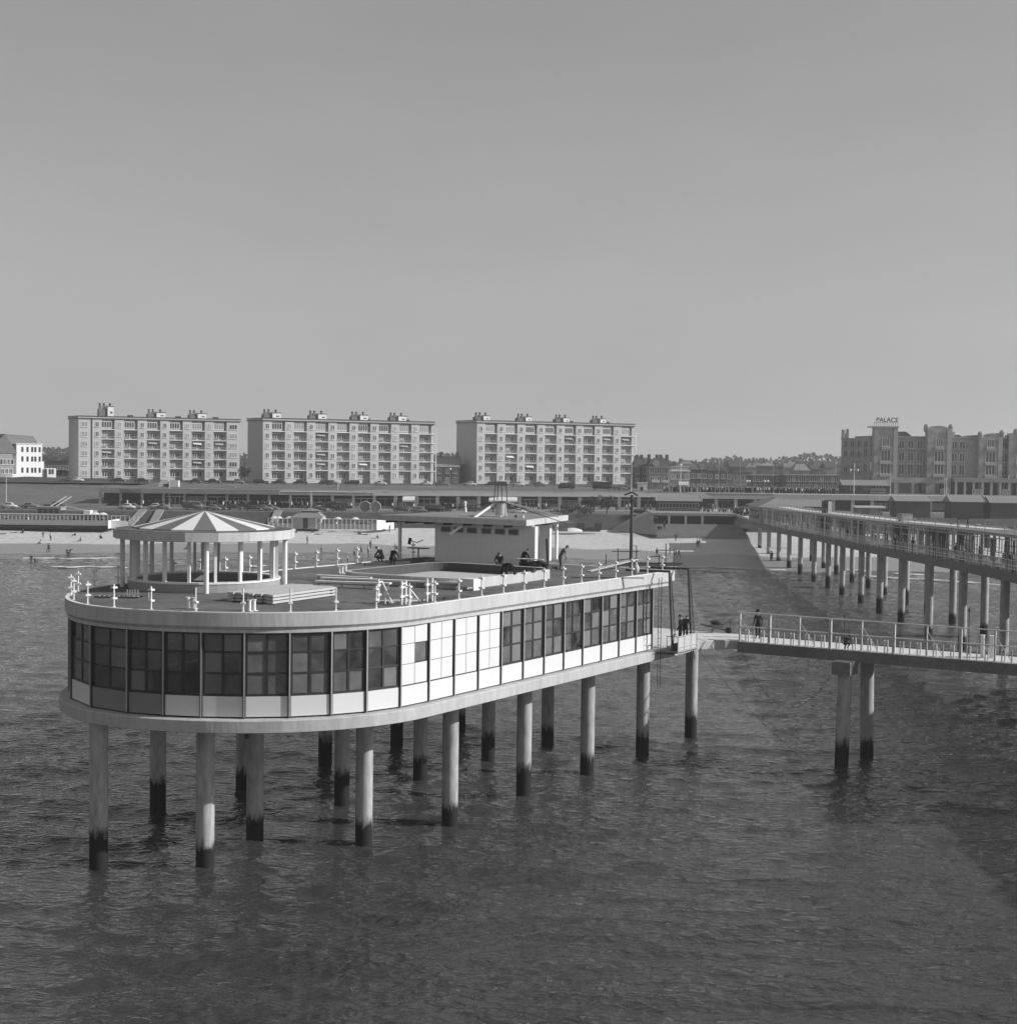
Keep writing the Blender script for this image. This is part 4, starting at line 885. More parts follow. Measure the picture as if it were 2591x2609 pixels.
for i, x in enumerate(xg[:62]):
    xx = float(x); yy = gy(xx)
    w = .45 if xx > -30 else .3
    b = MB(); b.box(xx-w, xx+w, yy+.05, yy+.5, ZL+.15, 8.95); b.build('pillar', STONEL if xx > 0 else GALW, shop)
    if i+1 < len(xg):
        x2 = float(xg[i+1]); y2 = gy(x2); ym = (yy+y2)/2+1.4
        b = MB(); b.box(xx+w, x2-w, ym, ym+.1, 8.15, 8.28); b.box(xx+w, x2-w, ym, ym+.1, ZL+.15, ZL+.7)
        nb = grn.choice([2, 3, 4])
        for k in range(1, nb): u = xx+w+(x2-xx-2*w)*k/nb; b.box(u-.05, u+.05, ym, ym+.09, ZL+.7, 8.15)
        b.build('shopfront_frame', grn.choice([GALW, WFRAME, FRAME, TIMD]), shop)
        if grn.random() < .35:
            b = MB(); b.box(xx+w+.1, x2-w-.1, ym+.15, ym+.25, ZL+.7, grn.choice([7.2, 8.1])); b.build('curtained_pane', grn.choice([GREYP, PANEL2, BRICKD]), shop)
awn = [(1.8+.0, 'wide white awning over a shop front behind the cabin roof', 1245, 1318), (0, 'short white awning over a shop front left of the cabin roof', 1027, 1058), (0, 'bright white awning at the far right end of the gallery', 2541, 2568), (0, 'second bright awning at the far right end, cut by the edge', 2576, 2640)]
for _, lab, xa, xb in awn:
    X0 = xat(xa, 378 if xa < 1500 else 398); X1 = xat(xb, 378 if xa < 1500 else 398); yy = gy((X0+X1)/2)-.2
    o = thing('shop_awning', lab, 'awning', (X0, yy, 8.9)); b = MB(); b.add([(0, 0, 0), (X1-X0, 0, 0), (X1-X0, -1.4, -.9), (0, -1.4, -.9), (X1-X0, -1.4, -1.3), (0, -1.4, -1.3)], [(0, 1, 2, 3), (3, 2, 4, 5)]); b.build('canvas', WHITE, o)
    b = MB(); b.bar((0, 0, -.05), (0, -1.4, -.95), .05); b.bar((X1-X0, 0, -.05), (X1-X0, -1.4, -.95), .05); b.build('awning_arms', STEEL, o)
def text3d(s, size, mt_, loc, parent=None, rz=0, name='lettering', ext=.05):
    cu = bpy.data.curves.new('t', 'FONT'); cu.body = s; cu.size = size; cu.extrude = ext; cu.align_x = 'CENTER'; cu.offset = size*.012
    ob = bpy.data.objects.new('t', cu); C.objects.link(ob); bpy.context.view_layer.update()
    me = bpy.data.meshes.new_from_object(ob.evaluated_get(bpy.context.evaluated_depsgraph_get())); me.materials.clear(); me.materials.append(mt_)
    me.transform(Matrix.Rotation(R(90), 4, 'X')); C.objects.unlink(ob); bpy.data.objects.remove(ob)
    return inst(name, me, parent, loc, rz)
xs_ = xat(327, 371); text3d('SCHIETSALON', 1.12, BRICKD, (xs_-.3, gy(xs_)-.68, 9.12), shop)
# red-tiled timber sheds on the lower boulevard
def shed(lab, xa, xb, Y, z0, h, roofh, wallm=SHEDW, roofm=GREYP, win=0, depth=6):
    X0, X1 = xat(xa, Y), xat(xb, Y); o = thing('boulevard_shed', lab, 'shed', (X0, Y, z0)); L = X1-X0
    b = MB(); b.box(0, L, 0, depth, 0, h); b.build('shed_wall', wallm, o)
    b = MB(); b.xprism([(-.5, h), (depth/2, h+roofh), (depth+.5, h), (depth+.5, h-.12), (-.5, h-.12)], -.4, L+.4, 0, 'x'); b.build('tiled_roof', roofm, o)
    b = MB(); b.bar((-.45, -.5, h+.02), (-.45, depth/2, h+roofh+.08), .12); b.bar((L+.45, -.5, h+.02), (L+.45, depth/2, h+roofh+.08), .12); b.build('barge_boards', MULL, o)
    for k in range(win):
        u = L*(k+.7)/(win+.4); b = MB(); b.box(u-.8, u+.8, -.06, 0, 1.2, 2.4); b.box(u-.7, u-.05, -.07, -.062, 1.3, 2.3, 1); b.box(u+.05, u+.7, -.07, -.062, 1.3, 2.3, 1); b.build('window', [MULL, PANE], o)
    return o
shed('long timber shed with pale tiled roof and paired windows, above the concrete underpass', 1676, 1783, 352, 6.4, 2.9, 1.3, win=6)
shed('timber shed with pale tiled roof right of the pier kiosk', 2010, 2098, 352, 5.8, 2.6, 1.5)
shed('long low shed with sloping tiled roof under the hotel front, left of two', 2283, 2370, 358, 5.6, 4.2, 1.2)
shed('wide low shed with sloping tiled roof in the middle of the row under the hotel', 2424, 2506, 358, 5.6, 4.2, 1.6)
shed('low shed with sloping tiled roof cut by the right edge', 2524, 2640, 357, 5.6, 4.1, 1.5)
shed('timber hall with long pale roof on the upper promenade in front of the hotel wing', 2148, 2262, 412, 10.1, 2.4, 1.4, win=3)
o = thing('white_roofed_kiosk', 'small kiosk with a thick flat white roof beside the tall lamp mast', 'kiosk', (xat(2180, 354), 354, 5.8)); b = MB(); b.box(-.4, 6.9, -.6, 3, 2.35, 2.75); b.build('white_roof', WHITE, o); b = MB(); b.box(0, 6.3, 0, 2.6, 0, 2.35); b.build('kiosk_wall', BRICKD, o); b = MB(); b.box(.4, 1.3, -.06, -.02, .9, 2.2); b.box(3.2, 5.2, -.06, -.02, .7, 2.2); b.build('curtained_window', GREYP, o)
o = thing('hotel_board', 'pale rectangular notice board on the promenade in front of the hotel', 'notice board', (xat(2216, 411), 411, 10.1)); b = MB(); b.box(0, 4.2, -.1, 0, .2, 1.55); b.build('board', RAMP, o); b = MB()
for u in (.3, 3.9): b.box(u, u+.12, 0, .1, 0, 1.5)
b.build('board_legs', STEEL, o)
b = MB()
for i in range(9): b.box(.35+i*.4, .6+i*.4, -.13, -.104, .65, 1.15)
b.build('dark_lettering', STEEL, o)
# underpass front with dark openings below the shed, steps and ramp
ux0, ux1 = xat(1660, 338), PX(338)-.5
up = thing('concrete_underpass', 'concrete terrace front with dark square openings above broad beach steps', 'terrace', (ux0, 338, 0))
b = MB(); L = ux1-ux0; b.box(0, L, 0, 14, 6.35, 6.95); b.build('terrace_slab', RAMP, up)
b = MB(); b.box(.3, L, 2.5, 2.8, 4.2, 6.35); b.build('dark_recess', DARK, up)  # near-black sheet carries the shade behind the openings
nO = 4
for k in range(nO):
    u = 3.75*k; b = MB(); b.box(u, u+.45, 0, .5, 4.4, 6.35); b.build('pier_wall', STONEL, up)
b = MB(); b.box(0, L, -.25, .3, 4.2, 4.5); b.build('sill_beam', RAMP, up)
b = MB()
for k in range(11): b.box(0, L+.5, -1.2*(k+1), -1.2*k-.0, 2.0, 4.4-k*.17)
b.build('beach_steps', RAMP, up)
b = MB(); b.add([(0, .2, 6.9), (0, -13, 2.6), (-9, 2, 2.9), (-4.5, 6, 5.2), (0, 14, 6.9)], [(0, 1, 2), (0, 2, 3), (0, 3, 4)]); b.build('sloping_wing', RAMP, up)
o = thing('terrace_railing', 'thin pale railing along the front of the concrete terrace', 'railing', (ux0, 338, 6.95)); b = MB(); b.bar((0, .1, .9), (L, .1, .9), .05); b.build('rail', MULL, o)
for k in range(12): b = MB(); b.bar((L*k/11.5, .1, 0), (L*k/11.5, .1, .9), .05); b.build('post', MULL, o)
# ramps on the dike
for (xa, xb, lab) in ((308, 345, 'pale concrete ramp strip down the dike right of the white beach terrace'), (366, 388, 'narrow ramp strip down the dike behind the round canopy'), (667, 688, 'pale ramp strip down the dike left of the pyramid-roofed beach hut')):
    X0 = xat(xa, 326); X1 = xat(xb, 338); b = MB(); o = thing('dike_ramp', lab, 'ramp', (0, 0, 0))
    y0_, y1_ = f_f(X0)-2, f_t(X1)+.3
    b.add([(X0, y0_, ZB-.3), (X0+1.6, y0_, ZB-.3), (X1+1.2, y1_, ZL+.12), (X1-.6, y1_, ZL+.12), (X0, y0_, ZB+.2), (X0+1.6, y0_, ZB+.2), (X1+1.2, y1_, ZL+.5), (X1-.6, y1_, ZL+.5)], [(0, 1, 2, 3), (4, 5, 6, 7), (0, 1, 5, 4), (1, 2, 6, 5), (2, 3, 7, 6), (3, 0, 4, 7)]); b.build('ramp_slab', RAMP, o)

# ================================================================== APARTMENT BLOCKS
def small_window(w, h, nl):
    b = MB(); b.box(-w/2, w/2, -.05, 0, 0, h, 1)
    for k in range(nl+1): u = -w/2+w*k/nl; b.box(u-.06, u+.06, -.10, -.052, 0, h)
    b.box(-w/2+.06, w/2-.06, -.10, -.052, h-.09, h); b.box(-w/2-.15, w/2+.15, -.2, -.0, -.16, -.01); return b
WS = {}
def wmesh(kind, pane):
    key = (kind, pane.name)
    if key not in WS:
        w, h, nl = {'s': (1.05, 1.5, 2), 'd': (1.7, 1.5, 2), 't': (2.5, 1.5, 3), 'g': (3.0, 1.75, 4)}[kind]
        WS[key] = small_window(w, h, nl).mesh('window', [WFRAME, pane])
    return WS[key]
balm = MB(); balm.box(-2.05, 2.05, -1.35, .0, 0, .20); 
balm = balm.mesh('balcony', WFRAME)
railm = MB(); railm.box(-2.0, 2.0, -1.33, -1.29, .95, 1.0)
for k in range(17): railm.box(-2.0+k*.25, -1.97+k*.25, -1.33, -1.30, .2, .95)
railm.box(-2.0, -.6, -1.36, -1.335, .22, .9, 1); railm = railm.mesh('balustrade', [GALW, GREYP])
TH = R(-28.5)      # facade turned to the right
frnd = random.Random(5)
def block(lab, xl, xr, xside, Y0, zb, nb, endb, chim):
    H = 18.4*Y0/452
    A = np.array([xat(xl, Y0), Y0]); dr_ = np.array([math.cos(-TH), math.sin(-TH)])
    tr = (xr-PW/2)/FPX; t = (tr*A[1]-A[0])/(dr_[0]-tr*dr_[1]); L = float(t)
    root = thing('apartment_block', lab, 'apartment block', (A[0], A[1], zb), -TH)
    bx = np.array([-dr_[1], dr_[0]]); ts = (xside-PW/2)/FPX; D = float((ts*A[1]-A[0])/(bx[0]-ts*bx[1])); D = max(8, min(16, D))
    # bays
    x = 0.0; pieces = []
    e1 = L*.075 if endb else 0
    e2 = L*.085 if endb else .9
    bw_ = (L-e1-e2)/nb
    core = MB(); core.box(0, L, 1.35, D, -1.2, H); core.build('wall', BRICK, root)
    fh = H/6.25; z1 = lambda f: .55+f*fh
    def win(kind, xx, yy, f):
        pane = PANE if frnd.random() < .62 else PANEL2
        inst('window', wmesh(kind, pane), root, (xx, yy-.002, z1(f)+.75))
    if endb:
        b = MB(); b.box(0, e1*.95, 0, 1.34, -1.2, H); b.build('end_bay', BRICK, root)
        for f in range(6): win('d', e1*.48, 0, f)
        b = MB(); b.box(L-e2, L, 0, 1.34, -1.2, H); b.build('end_bay', BRICK, root)
        for f in range(6): win('t', L-e2/2, 0, f)
    x = e1
    for k in range(nb):
        gap = .0 if k or not endb else .35
        x0 = x+gap; wp = bw_*.40; 
        b = MB(); b.box(x0, x0+wp, 0, 1.34, -1.2, H); b.build('projecting_bay', BRICK, root)
        xr0, xr1 = x0+wp, x+bw_*.985 if True else 0
        xc = (xr0+xr1)/2
        b = MB(); b.box(xr0+.002, xr1-.8, .35, 1.33, z1(5)-.1, H-.0); b.build('top_oriel', BRICK, root)
        inst('window', wmesh('g', PANE if frnd.random() < .7 else PANEL2), root, (xc-.4, .348, z1(5)+.65))
        for f in range(6):
            if f < 6: win('s', x0+wp*.5, 0, f)
            if f < 5: inst('window', wmesh('g', PANE if frnd.random() < .6 else PANEL2), root, (xc, 1.348, z1(f)+.45))
            if f > 0: inst('balcony', balm, root, (xc, 1.35, z1(f)-.1))
            if f > 0 and f < 6 and f != 5: inst('balustrade', railm, root, (xc, 1.35, z1(f)-.1))
        x += bw_
    if not endb:
        b = MB(); b.box(L-.9, L, .2, 1.34, -1.2, H); b.build('end_pier', BRICK, root)
        for f in range(1, 6): b = MB(); b.box(L-1.0, L+.9, -.1, 2.6, z1(f)-.1, z1(f)+.1); b.build('corner_balcony', WFRAME, root)
        b = MB(); b.box(L+.6, L+.8, -.1, .1, 0, H-1.5); b.build('corner_post', WFRAME, root)
    for _ in range(5):
        kk_ = frnd.randrange(nb); ff = frnd.randrange(1, 5); xc = e1+bw_*kk_+bw_*.68; zz_ = z1(ff)+2.5
        b = MB(); b.add([(xc-1.4, 1.3, zz_), (xc+1.3, 1.3, zz_), (xc+1.3, -.1, zz_-.9), (xc-1.4, -.1, zz_-.7)], [(0, 1, 2, 3)]); b.build('sun_awning', frnd.choice([WFRAME, MULL, STONEL]), root)
    b = MB(); b.box(-.35, L+.35, -.3, D+.3, H, H+.22); b.box(-.15, L+.15, -.05, D+.1, H+.22, H+.75, 1); b.box(-.35, L+.35, -.3, D+.3, H+.75, H+.9); b.build('parapet', [STEEL, BRICK], root)
    for i, (fx, h, w) in enumerate(chim):
        u = fx*L; b = MB(); b.box(u, u+w, 3.5, 8.5, H+.9, H+.9+h, 0); b.box(u-.15, u+w+.15, 3.4, 8.6, H+.9+h, H+.9+h+.18, 1); b.box(u+w*.45, u+w*.8, 3.45, 3.5, H+.9+h*.3, H+.9+h*.5, 1); b.build('roof_house', [WFRAME, STEEL], root)
        b = MB(); b.box(u-2.6, u-.2, 4, 6, H+.9, H+.9+h*.75); b.box(u-2.5, u-1.7, 4.2, 4.9, H+.9+h*.75, H+.9+h+.15); b.box(u-1.3, u-.6, 4.2, 4.9, H+.9+h*.75, H+.9+h+.35); b.build('chimney_stack', BRICKD, root)
        for q in (u-2.2, u-.95, u+w*.5): b = MB(); b.tube((q, 4.5, H+.9+h), (q, 4.5, H+.9+h+.65), .3, .24, n=8); b.ball((q, 4.5, H+1.75+h), .4, 8, sc=(1, 1, .7)); b.build('chimney_pot', STEEL, root)
    for q in (.32, .62, .86):
        b = MB(); b.box(q*L, q*L+1.6, 5, 6, H+.9, H+1.5); b.build('roof_vent', STEEL, root)
    return root, L
block('leftmost of the three six-storey brick apartment blocks, with plain window bays at both ends', 200, 610, 175, 456, 10.5, 6, True, [(.19, 3.0, 1.8), (.49, 1.5, 2.8), (.75, 1.5, 2.8)])
block('middle one of the three six-storey brick apartment blocks', 669, 1104, 630, 440, 10.83, 8, False, [(.075, 1.5, 2.6), (.335, 1.5, 2.6), (.58, 1.5, 2.6), (.81, 1.5, 2.6)])
block('rightmost of the three six-storey brick apartment blocks, beside the town houses', 1213, 1613, 1161, 470, 10.4, 8, False, [(.07, 1.4, 2.2), (.33, 1.4, 2.2), (.57, 1.4, 2.2), (.81, 1.4, 2.2)])

# ================================================================== OTHER BUILDINGS
def house(name, lab, cat, xl, xr, ytop, ybase, Y, depth=10, wall=BRICKD, roof='flat', roofm=ROOFD, ridge=0, cols=3, rws=2, wk='s', trim=None, chims=(), zb=None):
    X0, X1 = xat(xl, Y), xat(xr, Y)
    zt = float(atY((xl+xr)/2, ytop, Y)[2]); z0 = float(atY((xl+xr)/2, ybase, Y)[2]) if zb is None else zb
    L = X1-X0; H = zt-z0
    o = thing(name, lab, cat, (X0, Y, z0)); b = MB(); b.box(0, L, 0, depth, -1.5, H); b.build('wall', wall, o)
    if roof == 'flat': b = MB(); b.box(-.2, L+.2, -.25, depth+.2, H, H+.35); b.build('cornice', trim or roofm, o)
    if roof == 'gable': b = MB(); b.xprism([(-.5, H), (depth/2, H+ridge), (depth+.5, H)], -.3, L+.3, 0, 'x'); b.build('roof', roofm, o)
    if roof == 'hip':
        b = MB(); b.add([(-.4, -.4, H), (L+.4, -.4, H), (L+.4, depth+.4, H), (-.4, depth+.4, H), (L*.2, depth*.35, H+ridge), (L*.8, depth*.35, H+ridge), (L*.8, depth*.65, H+ridge), (L*.2, depth*.65, H+ridge)], [(3, 2, 1, 0), (0, 1, 5, 4), (1, 2, 6, 5), (2, 3, 7, 6), (3, 0, 4, 7), (4, 5, 6, 7)]); b.build('roof', roofm, o)
        b = MB(); b.box(-.5, L+.5, -.5, depth+.5, H-.25, H-.002); b.build('eaves', STONEL, o)
    for r in range(rws):
        for c in range(cols):
            pane = PANE if frnd.random() < .7 else PANEL2
            inst('window', wmesh(wk, pane), o, (L*(c+.5)/cols, -.002, H*(r+.28)/rws))
    for f in chims: b = MB(); b.box(L*f-.45, L*f+.45, depth*.4, depth*.4+1, H+ridge*.6, H+ridge+1.3); b.build('chimney', BRICKD, o)
    return o
house('town_house', 'brick town house with steep pale roof and dormer between the middle and right blocks', 'house', 1108, 1168, 1190, 1234, 470, roof='gable', roofm=GREYP, ridge=3.4, cols=3, rws=2, chims=(.2, .9))
house('town_house', 'dark brick town house just right of the right apartment block, with hipped roof', 'house', 1612, 1651, 1189, 1238, 440, wall=BRICKD, roof='hip', ridge=2.2, cols=2, rws=2, chims=(.3, .6))
th = house('town_house', 'tall brick corner town house with round dormer, chimneys and white shop awnings', 'house', 1650, 1706, 1189, 1255, 432, wall=HUTW, roof='hip', ridge=2.2, cols=3, rws=3, chims=(.08, .45, .62, .9))
b = MB(); b.box(.9, 3.2, -1.3, 0, 2.9, 3.6); b.box(4.0, 5.5, -1.3, 0, 2.9, 3.6); b.build('awning', WHITE, th)
b = MB(); b.tube((2.2, -.5, 8.4), (2.2, .5, 8.4), .95, n=20); b.build('round_dormer', STONEL, th)
b = MB(); b.box(5.6, 6.3, -.35, .4, -1, 7.6); b.build('corner_turret', STONEL, th)
th2 = house('town_house', 'low pale-trimmed brick house with balustrade and striped awning, right of the corner town house', 'house', 1707, 1756, 1201, 1255, 440, wall=HUTW, roof='flat', roofm=WFRAME, cols=4, rws=2, wk='s')
b = MB()
for k in range(9): b.box(.2+k*.58, .4+k*.58, -.1, .1, 6.6, 7.6)
b.box(0, 5.4, -.15, .15, 7.6, 7.75); b.build('balustrade', WFRAME, th2)
b = MB()
for k in range(4): b.xprism([(-1.2, 2.2), (-.9, 2.9), (0, 3.2), (0, 2.2)], 2.3+k*.75, 2.95+k*.75, 0, 'x')
b.build('striped_awning', WHITE, th2)
for (xl, xr, yt, Yd, lab, wm) in ((1757, 1800, 1199, 470, 'dark flat-roofed building behind the first lamp masts', BRICKD), (1800, 1865, 1201, 500, 'broad dark building in the middle distance, left of the pier kiosk', BRICKD), (1865, 1915, 1206, 520, 'grey-brown building with tall windows behind the promenade crowd', HUTW), (1915, 2000, 1213, 480, 'long dark hall with pale eaves lines behind the pier kiosk', BRICKD), (2000, 2140, 1213, 470, 'long dark hall with pale eaves lines just left of the hotel', BRICKD)):
    o = house('town_building', lab, 'building', xl, xr, yt, 1252, Yd, wall=wm, roof='flat', roofm=GREYP if 'eaves' in lab else ROOFD, cols=max(3, int((xr-xl)/14)), rws=2, wk='s')
house('town_building', 'dark long low building between the white villa and the left apartment block', 'building', 118, 176, 1176, 1204, 520, wall=BRICKD, roof='flat', roofm=ROOFD, cols=5, rws=1)
rr_ = random.Random(17)
bl = []
for i in range(26):
    xl = rr_.uniform(1700, 2120); w = rr_.uniform(18, 45); bl.append((xl, w))
adj = ['dark', 'grey', 'pale', 'brown']
pos = sorted(bl)
for i, (xl, w) in enumerate(pos):
    yt = rr_.uniform(1186, 1200); Yd = rr_.uniform(560, 800)
    house('distant_house', 'small hazy house with dark roof in the far town left of the hotel', 'house', xl, xl+w, yt, 1230, Yd, wall=rr_.choice([BRICKD, HUTW, STONE]), roof=rr_.choice(['gable', 'hip', 'flat']), roofm=rr_.choice([ROOFD, GREYP, ROOFT]), ridge=2.4, cols=2, rws=1, chims=(.3,) if rr_.random() < .6 else ())['group'] = 'far town houses'
# white villa
vl = thing('white_villa', 'bright white villa with a steep gabled brown wing, on the dune at the far left', 'villa', (xat(30, 440), 440, 11.3), R(34))
X = lambda px_: (px_-30)/FPX*440
b = MB(); b.box(X(42), X(107), 0, 10, 0, 9.6); b.box(X(28), X(42), 1, 8, 0, 7.2); b.box(X(107), X(112), 0, 8, 0, 4.6); b.build('wall', PLASTER, vl)
b = MB(); b.box(X(-60), X(28), -1.5, 9, -1, 7.0); b.build('brown_wing', HUTW, vl)
b = MB(); b.add([(X(-40), -1.7, 7), (X(40), -1.7, 7), (X(10), -1.7, 12.6), (X(-40), 9, 7), (X(40), 9, 7), (X(10), 9, 12.6)], [(0, 1, 2), (3, 5, 4), (0, 2, 5, 3), (1, 4, 5, 2)]); b.build('gable_roof', ROOFT, vl)
b = MB(); b.add([(X(10), 3, 12.6), (X(92), 3, 12.2), (X(78), 6, 12.2), (X(10), 8, 12.6), (X(102), 2, 9.7), (X(20), 1, 9.7), (X(102), 9, 9.7), (X(20), 9, 9.7)], [(0, 1, 4, 5), (0, 3, 2, 1), (3, 7, 6, 2), (1, 2, 6, 4)]); b.build('main_roof', ROOFT, vl)
b = MB(); b.box(X(42)-.1, X(107)+.2, -.15, 10.1, 9.6, 9.9); b.build('cornice', WFRAME, vl)
slm = MB(); slm.box(-.3, .3, -.05, 0, 0, 1.5); slm = slm.mesh('window', PANE)
for fx in (57, 70, 82, 90, 101):
    inst('window', slm, vl, (X(fx), -.004, 7.4)); inst('window', slm, vl, (X(fx), -.004, 4.6)); inst('window', slm, vl, (X(fx), -.004, 1.3))
for fx in (4, 14, 24): inst('window', wmesh('d', PANE), vl, (X(fx), -1.504, 3.8)); inst('window', wmesh('s', PANE), vl, (X(fx), -1.504, 1.0))
b = MB(); b.box(X(-40), X(55), -7.0, -1.55, -2.2, .0); b.box(X(15), X(55), -7.0, -6.9, .0, 1.0); b.build('terrace', PLASTER, vl)
an = thing('white_annex', 'small white flat-roofed annex right of the villa', 'annex', (xat(120, 445), 445, 11.0), R(24)); b = MB(); b.box(0, 2.6, 0, 5, -1, 2.9); b.build('wall', PLASTER, an); inst('window', slm, an, (.8, -.004, 1.2)); inst('window', slm, an, (1.6, -.004, 1.2)); b = MB(); b.box(-1.2, 0, .5, 4, -1, 2.7); b.build('side_wing', GREYP, an)
du = MB(); 
dn = [(-400, 0), (-150, 0)]
b = MB(); N = 30; vs = []
for i in range(N+1):
    x = -260+i*(160/N); h = .9*math.sin(math.pi*min(1, max(0, (x+250)/145)))**.8+.25*math.sin(x*.4)
    vs += [(x, f_g(x)+48, 10.4), (x, f_g(x)+56, 10.6+h*1.3), (x, f_g(x)+75, 10.9+h*.5)]
b.add(vs, [f for i in range(N) for f in ((3*i, 3*i+3, 3*i+4, 3*i+1), (3*i+1, 3*i+4, 3*i+5, 3*i+2))], 0, True); struct(b.build('dune_ridge', GRASSD))

# ---- palace hotel
HY = 420; hb = 10.0
hx = lambda p: (p-2212)/FPX*HY
ht = thing('palace_hotel', 'large stone seaside hotel with corner towers and a roof sign reading PALACE', 'hotel', (xat(2212, HY), HY, hb))
hz = lambda y, p=2300: float(atY(p, y, HY)[2])-hb
b = MB(); b.box(0, hx(2640), 0, 18, -1, hz(1114)); b.build('wall', STONE, ht)
b = MB(); b.box(-.15, hx(2640), -.35, 18.1, hz(1114), hz(1111)); b.build('cornice', STONEL, ht)
b = MB(); v = [(0, 0), (0, 18), (hx(2140)+1.0, 18), (hx(2139), 9)]; b.prism([(0, 0.0), (hx(2139)*.80, 7), (hx(2139)*.48, 18), (0, 18)], -1, hz(1118)); b.build('side_wing', STONE, ht)
b = MB(); b.prism([(.05, -.1), (hx(2139)*.82, 6.8), (hx(2139)*.82, 7.2), (.05, .3)], hz(1120), hz(1117)); b.prism([(.05, -.3), (hx(2139)*.82, 6.6), (hx(2139)*.82, 7.1), (.05, .1)], hz(1175), hz(1173)); b.build('side_cornice', STONEL, ht)
for k in range(4):
    for r, yy in enumerate((1205, 1165, 1140)):
        t = (k+.6)/4.3; w = small_window(1.1, 2.4 if r < 2 else 1.6, 2).mesh('window', [STONEL, PANE]) if (k == 0) else w_
        w_ = w; inst('window', w, ht, (hx(2139)*.8*t, 7*t-.03, hz(yy)), math.atan2(7, hx(2139)*.8)-math.pi)
b = MB(); b.tube((hx(2162), 9, hz(1118)), (hx(2162), 9, hz(1095)), .5, n=8); b.tube((hx(2174), 9, hz(1118)), (hx(2174), 9, hz(1093)), .5, n=8); b.box(hx(2162), hx(2174), 8.6, 9.4, hz(1118), hz(1104)); b.build('twin_chimney', STONE, ht)
def tower(xl, xr, ytop, dep=2.2, gableY=None):
    b = MB(); b.box(hx(xl), hx(xr), -dep, -.002, -1, hz(ytop, xl)); b.build('tower', STONE, ht)
    for q in (xl+6, xr-6): b = MB(); b.box(hx(q)-.6, hx(q)+.6, -dep-.25, -dep-.003, -1, hz(ytop+3, xl)); b.build('tower_buttress', STONEL if q > xl+6 else STONE, ht)
    c = (hx(xl)+hx(xr))/2
    for yy, w, h, n_ in ((1204, 2.6, 3.3, 3), (1172, 2.6, 2.9, 3), (1134, 1.8, 2.2, 3)):
        mw = small_window(w, h, n_).mesh('window', [WFRAME, PANE]); inst('window', mw, ht, (c, -dep-.006, hz(yy)-.3))
        b = MB(); b.box(c-w/2-.4, c+w/2+.4, -dep-.9, -dep-.26, hz(yy)-1.2, hz(yy)-.5); b.build('balcony', STONEL, ht)
tower(2217, 2278, 1089); tower(2352, 2414, 1090); tower(2484, 2545, 1112, 1.6); tower(2560, 2625, 1104, 1.6)
b = MB(); b.box(hx(2213), hx(2280), -2.6, 4, hz(1089, 2217), hz(1086, 2217)); b.build('tower_cornice', STONEL, ht)
b = MB()
z0, z1_ = hz(1086, 2217), hz(1076, 2217)
for k in range(12): u = hx(2217)+(hx(2276)-hx(2217))*k/11; b.box(u-.06, u+.06, -2.2, -2.1, z0, z1_)
b.box(hx(2217), hx(2276), -2.25, -2.1, z1_-.12, z1_); b.build('roof_balustrade', STONEL, ht)
text3d('PALACE', 1.75, STEEL, ((hx(2225)+hx(2276))/2, -1.9, z1_+.1), ht, name='roof_sign', ext=.12)
for xa in (2352, 2414): b = MB(); b.tube((hx(xa), -1.2, hz(1100)), (hx(xa), -1.2, hz(1086)), .75, n=12); b.ball((hx(xa), -1.2, hz(1086)), .75, 10); b.build('corner_turret', STONE, ht)
for xa, yy in ((2490, 1112), (2545, 1108), (2580, 1104)): b = MB(); b.tube((hx(xa), -1, hz(yy+6)), (hx(xa), -1, hz(yy-8)), .8, n=12); b.ball((hx(xa), -1, hz(yy-8)), .85, 10); b.build('corner_turret', STONE, ht)
def arch(xl, xr, yb_, yt_, yf, mt_, nm):
    n_ = 14; pr = [(hx(xl)+(hx(xr)-hx(xl))*k/n_, hz(yb_)+(hz(yt_)-hz(yb_))*math.sin(math.pi*k/n_)) for k in range(n_+1)]
    b = MB(); b.xprism(pr, yf, yf+8, 0, 'y'); b.build(nm, mt_, ht)
arch(2278, 2322, 1113, 1099, 1, ROOFD, 'curved_roof'); arch(2358, 2408, 1090, 1084, -2.1, STONE, 'curved_gable'); arch(2412, 2434, 1112, 1092, 1, STONEL, 'glazed_dome'); arch(2425, 2452, 1113, 1106, 1, ROOFD, 'curved_roof'); arch(2462, 2515, 1112, 1106, 1, ROOFD, 'curved_roof'); arch(2515, 2565, 1110, 1100, 0, STONE, 'curved_roof')
for xc in (2293, 2316, 2339, 2427, 2447, 2555, 2532):
    for yy, h in ((1206, 2.7), (1172, 2.3), (1139, 2.0)):
        mw = small_window(1.5, h, 2).mesh('window', [WFRAME, PANE]); inst('window', mw, ht, (hx(xc), -.004, hz(yy)-.2))
for y_ in (1214, 1179, 1141):
    b = MB(); b.box(hx(2280), hx(2350), -.9, -.003, hz(y_)-.45, hz(y_)); b.build('string_balcony', STONEL, ht)
    b = MB(); b.box(hx(2416), hx(2482), -.4, -.003, hz(y_)-.3, hz(y_)); b.build('string_balcony', STONEL, ht)
b = MB(); b.box(hx(2416), hx(2640), -4.5, -1.7, hz(1226), hz(1215)); b.build('colonnade_beam', RAMP, ht)
for k in range(12):
    u = hx(2422)+k*2.45; b = MB(); b.box(u-.3, u+.3, -4.4, -3.9, -.2, hz(1226)); b.build('colonnade_pillar', STONEL, ht)
b = MB(); b.box(hx(2416), hx(2640), -1.75, -1.7, 0, hz(1226)); b.build('colonnade_recess', DARK, ht)  # near-black sheet stands for the shade behind the pillars
b = MB(); b.box(.3, hx(2410), -2.6, -2.3, 0, hz(1216)); b.build('ground_floor_front', STONE, ht)
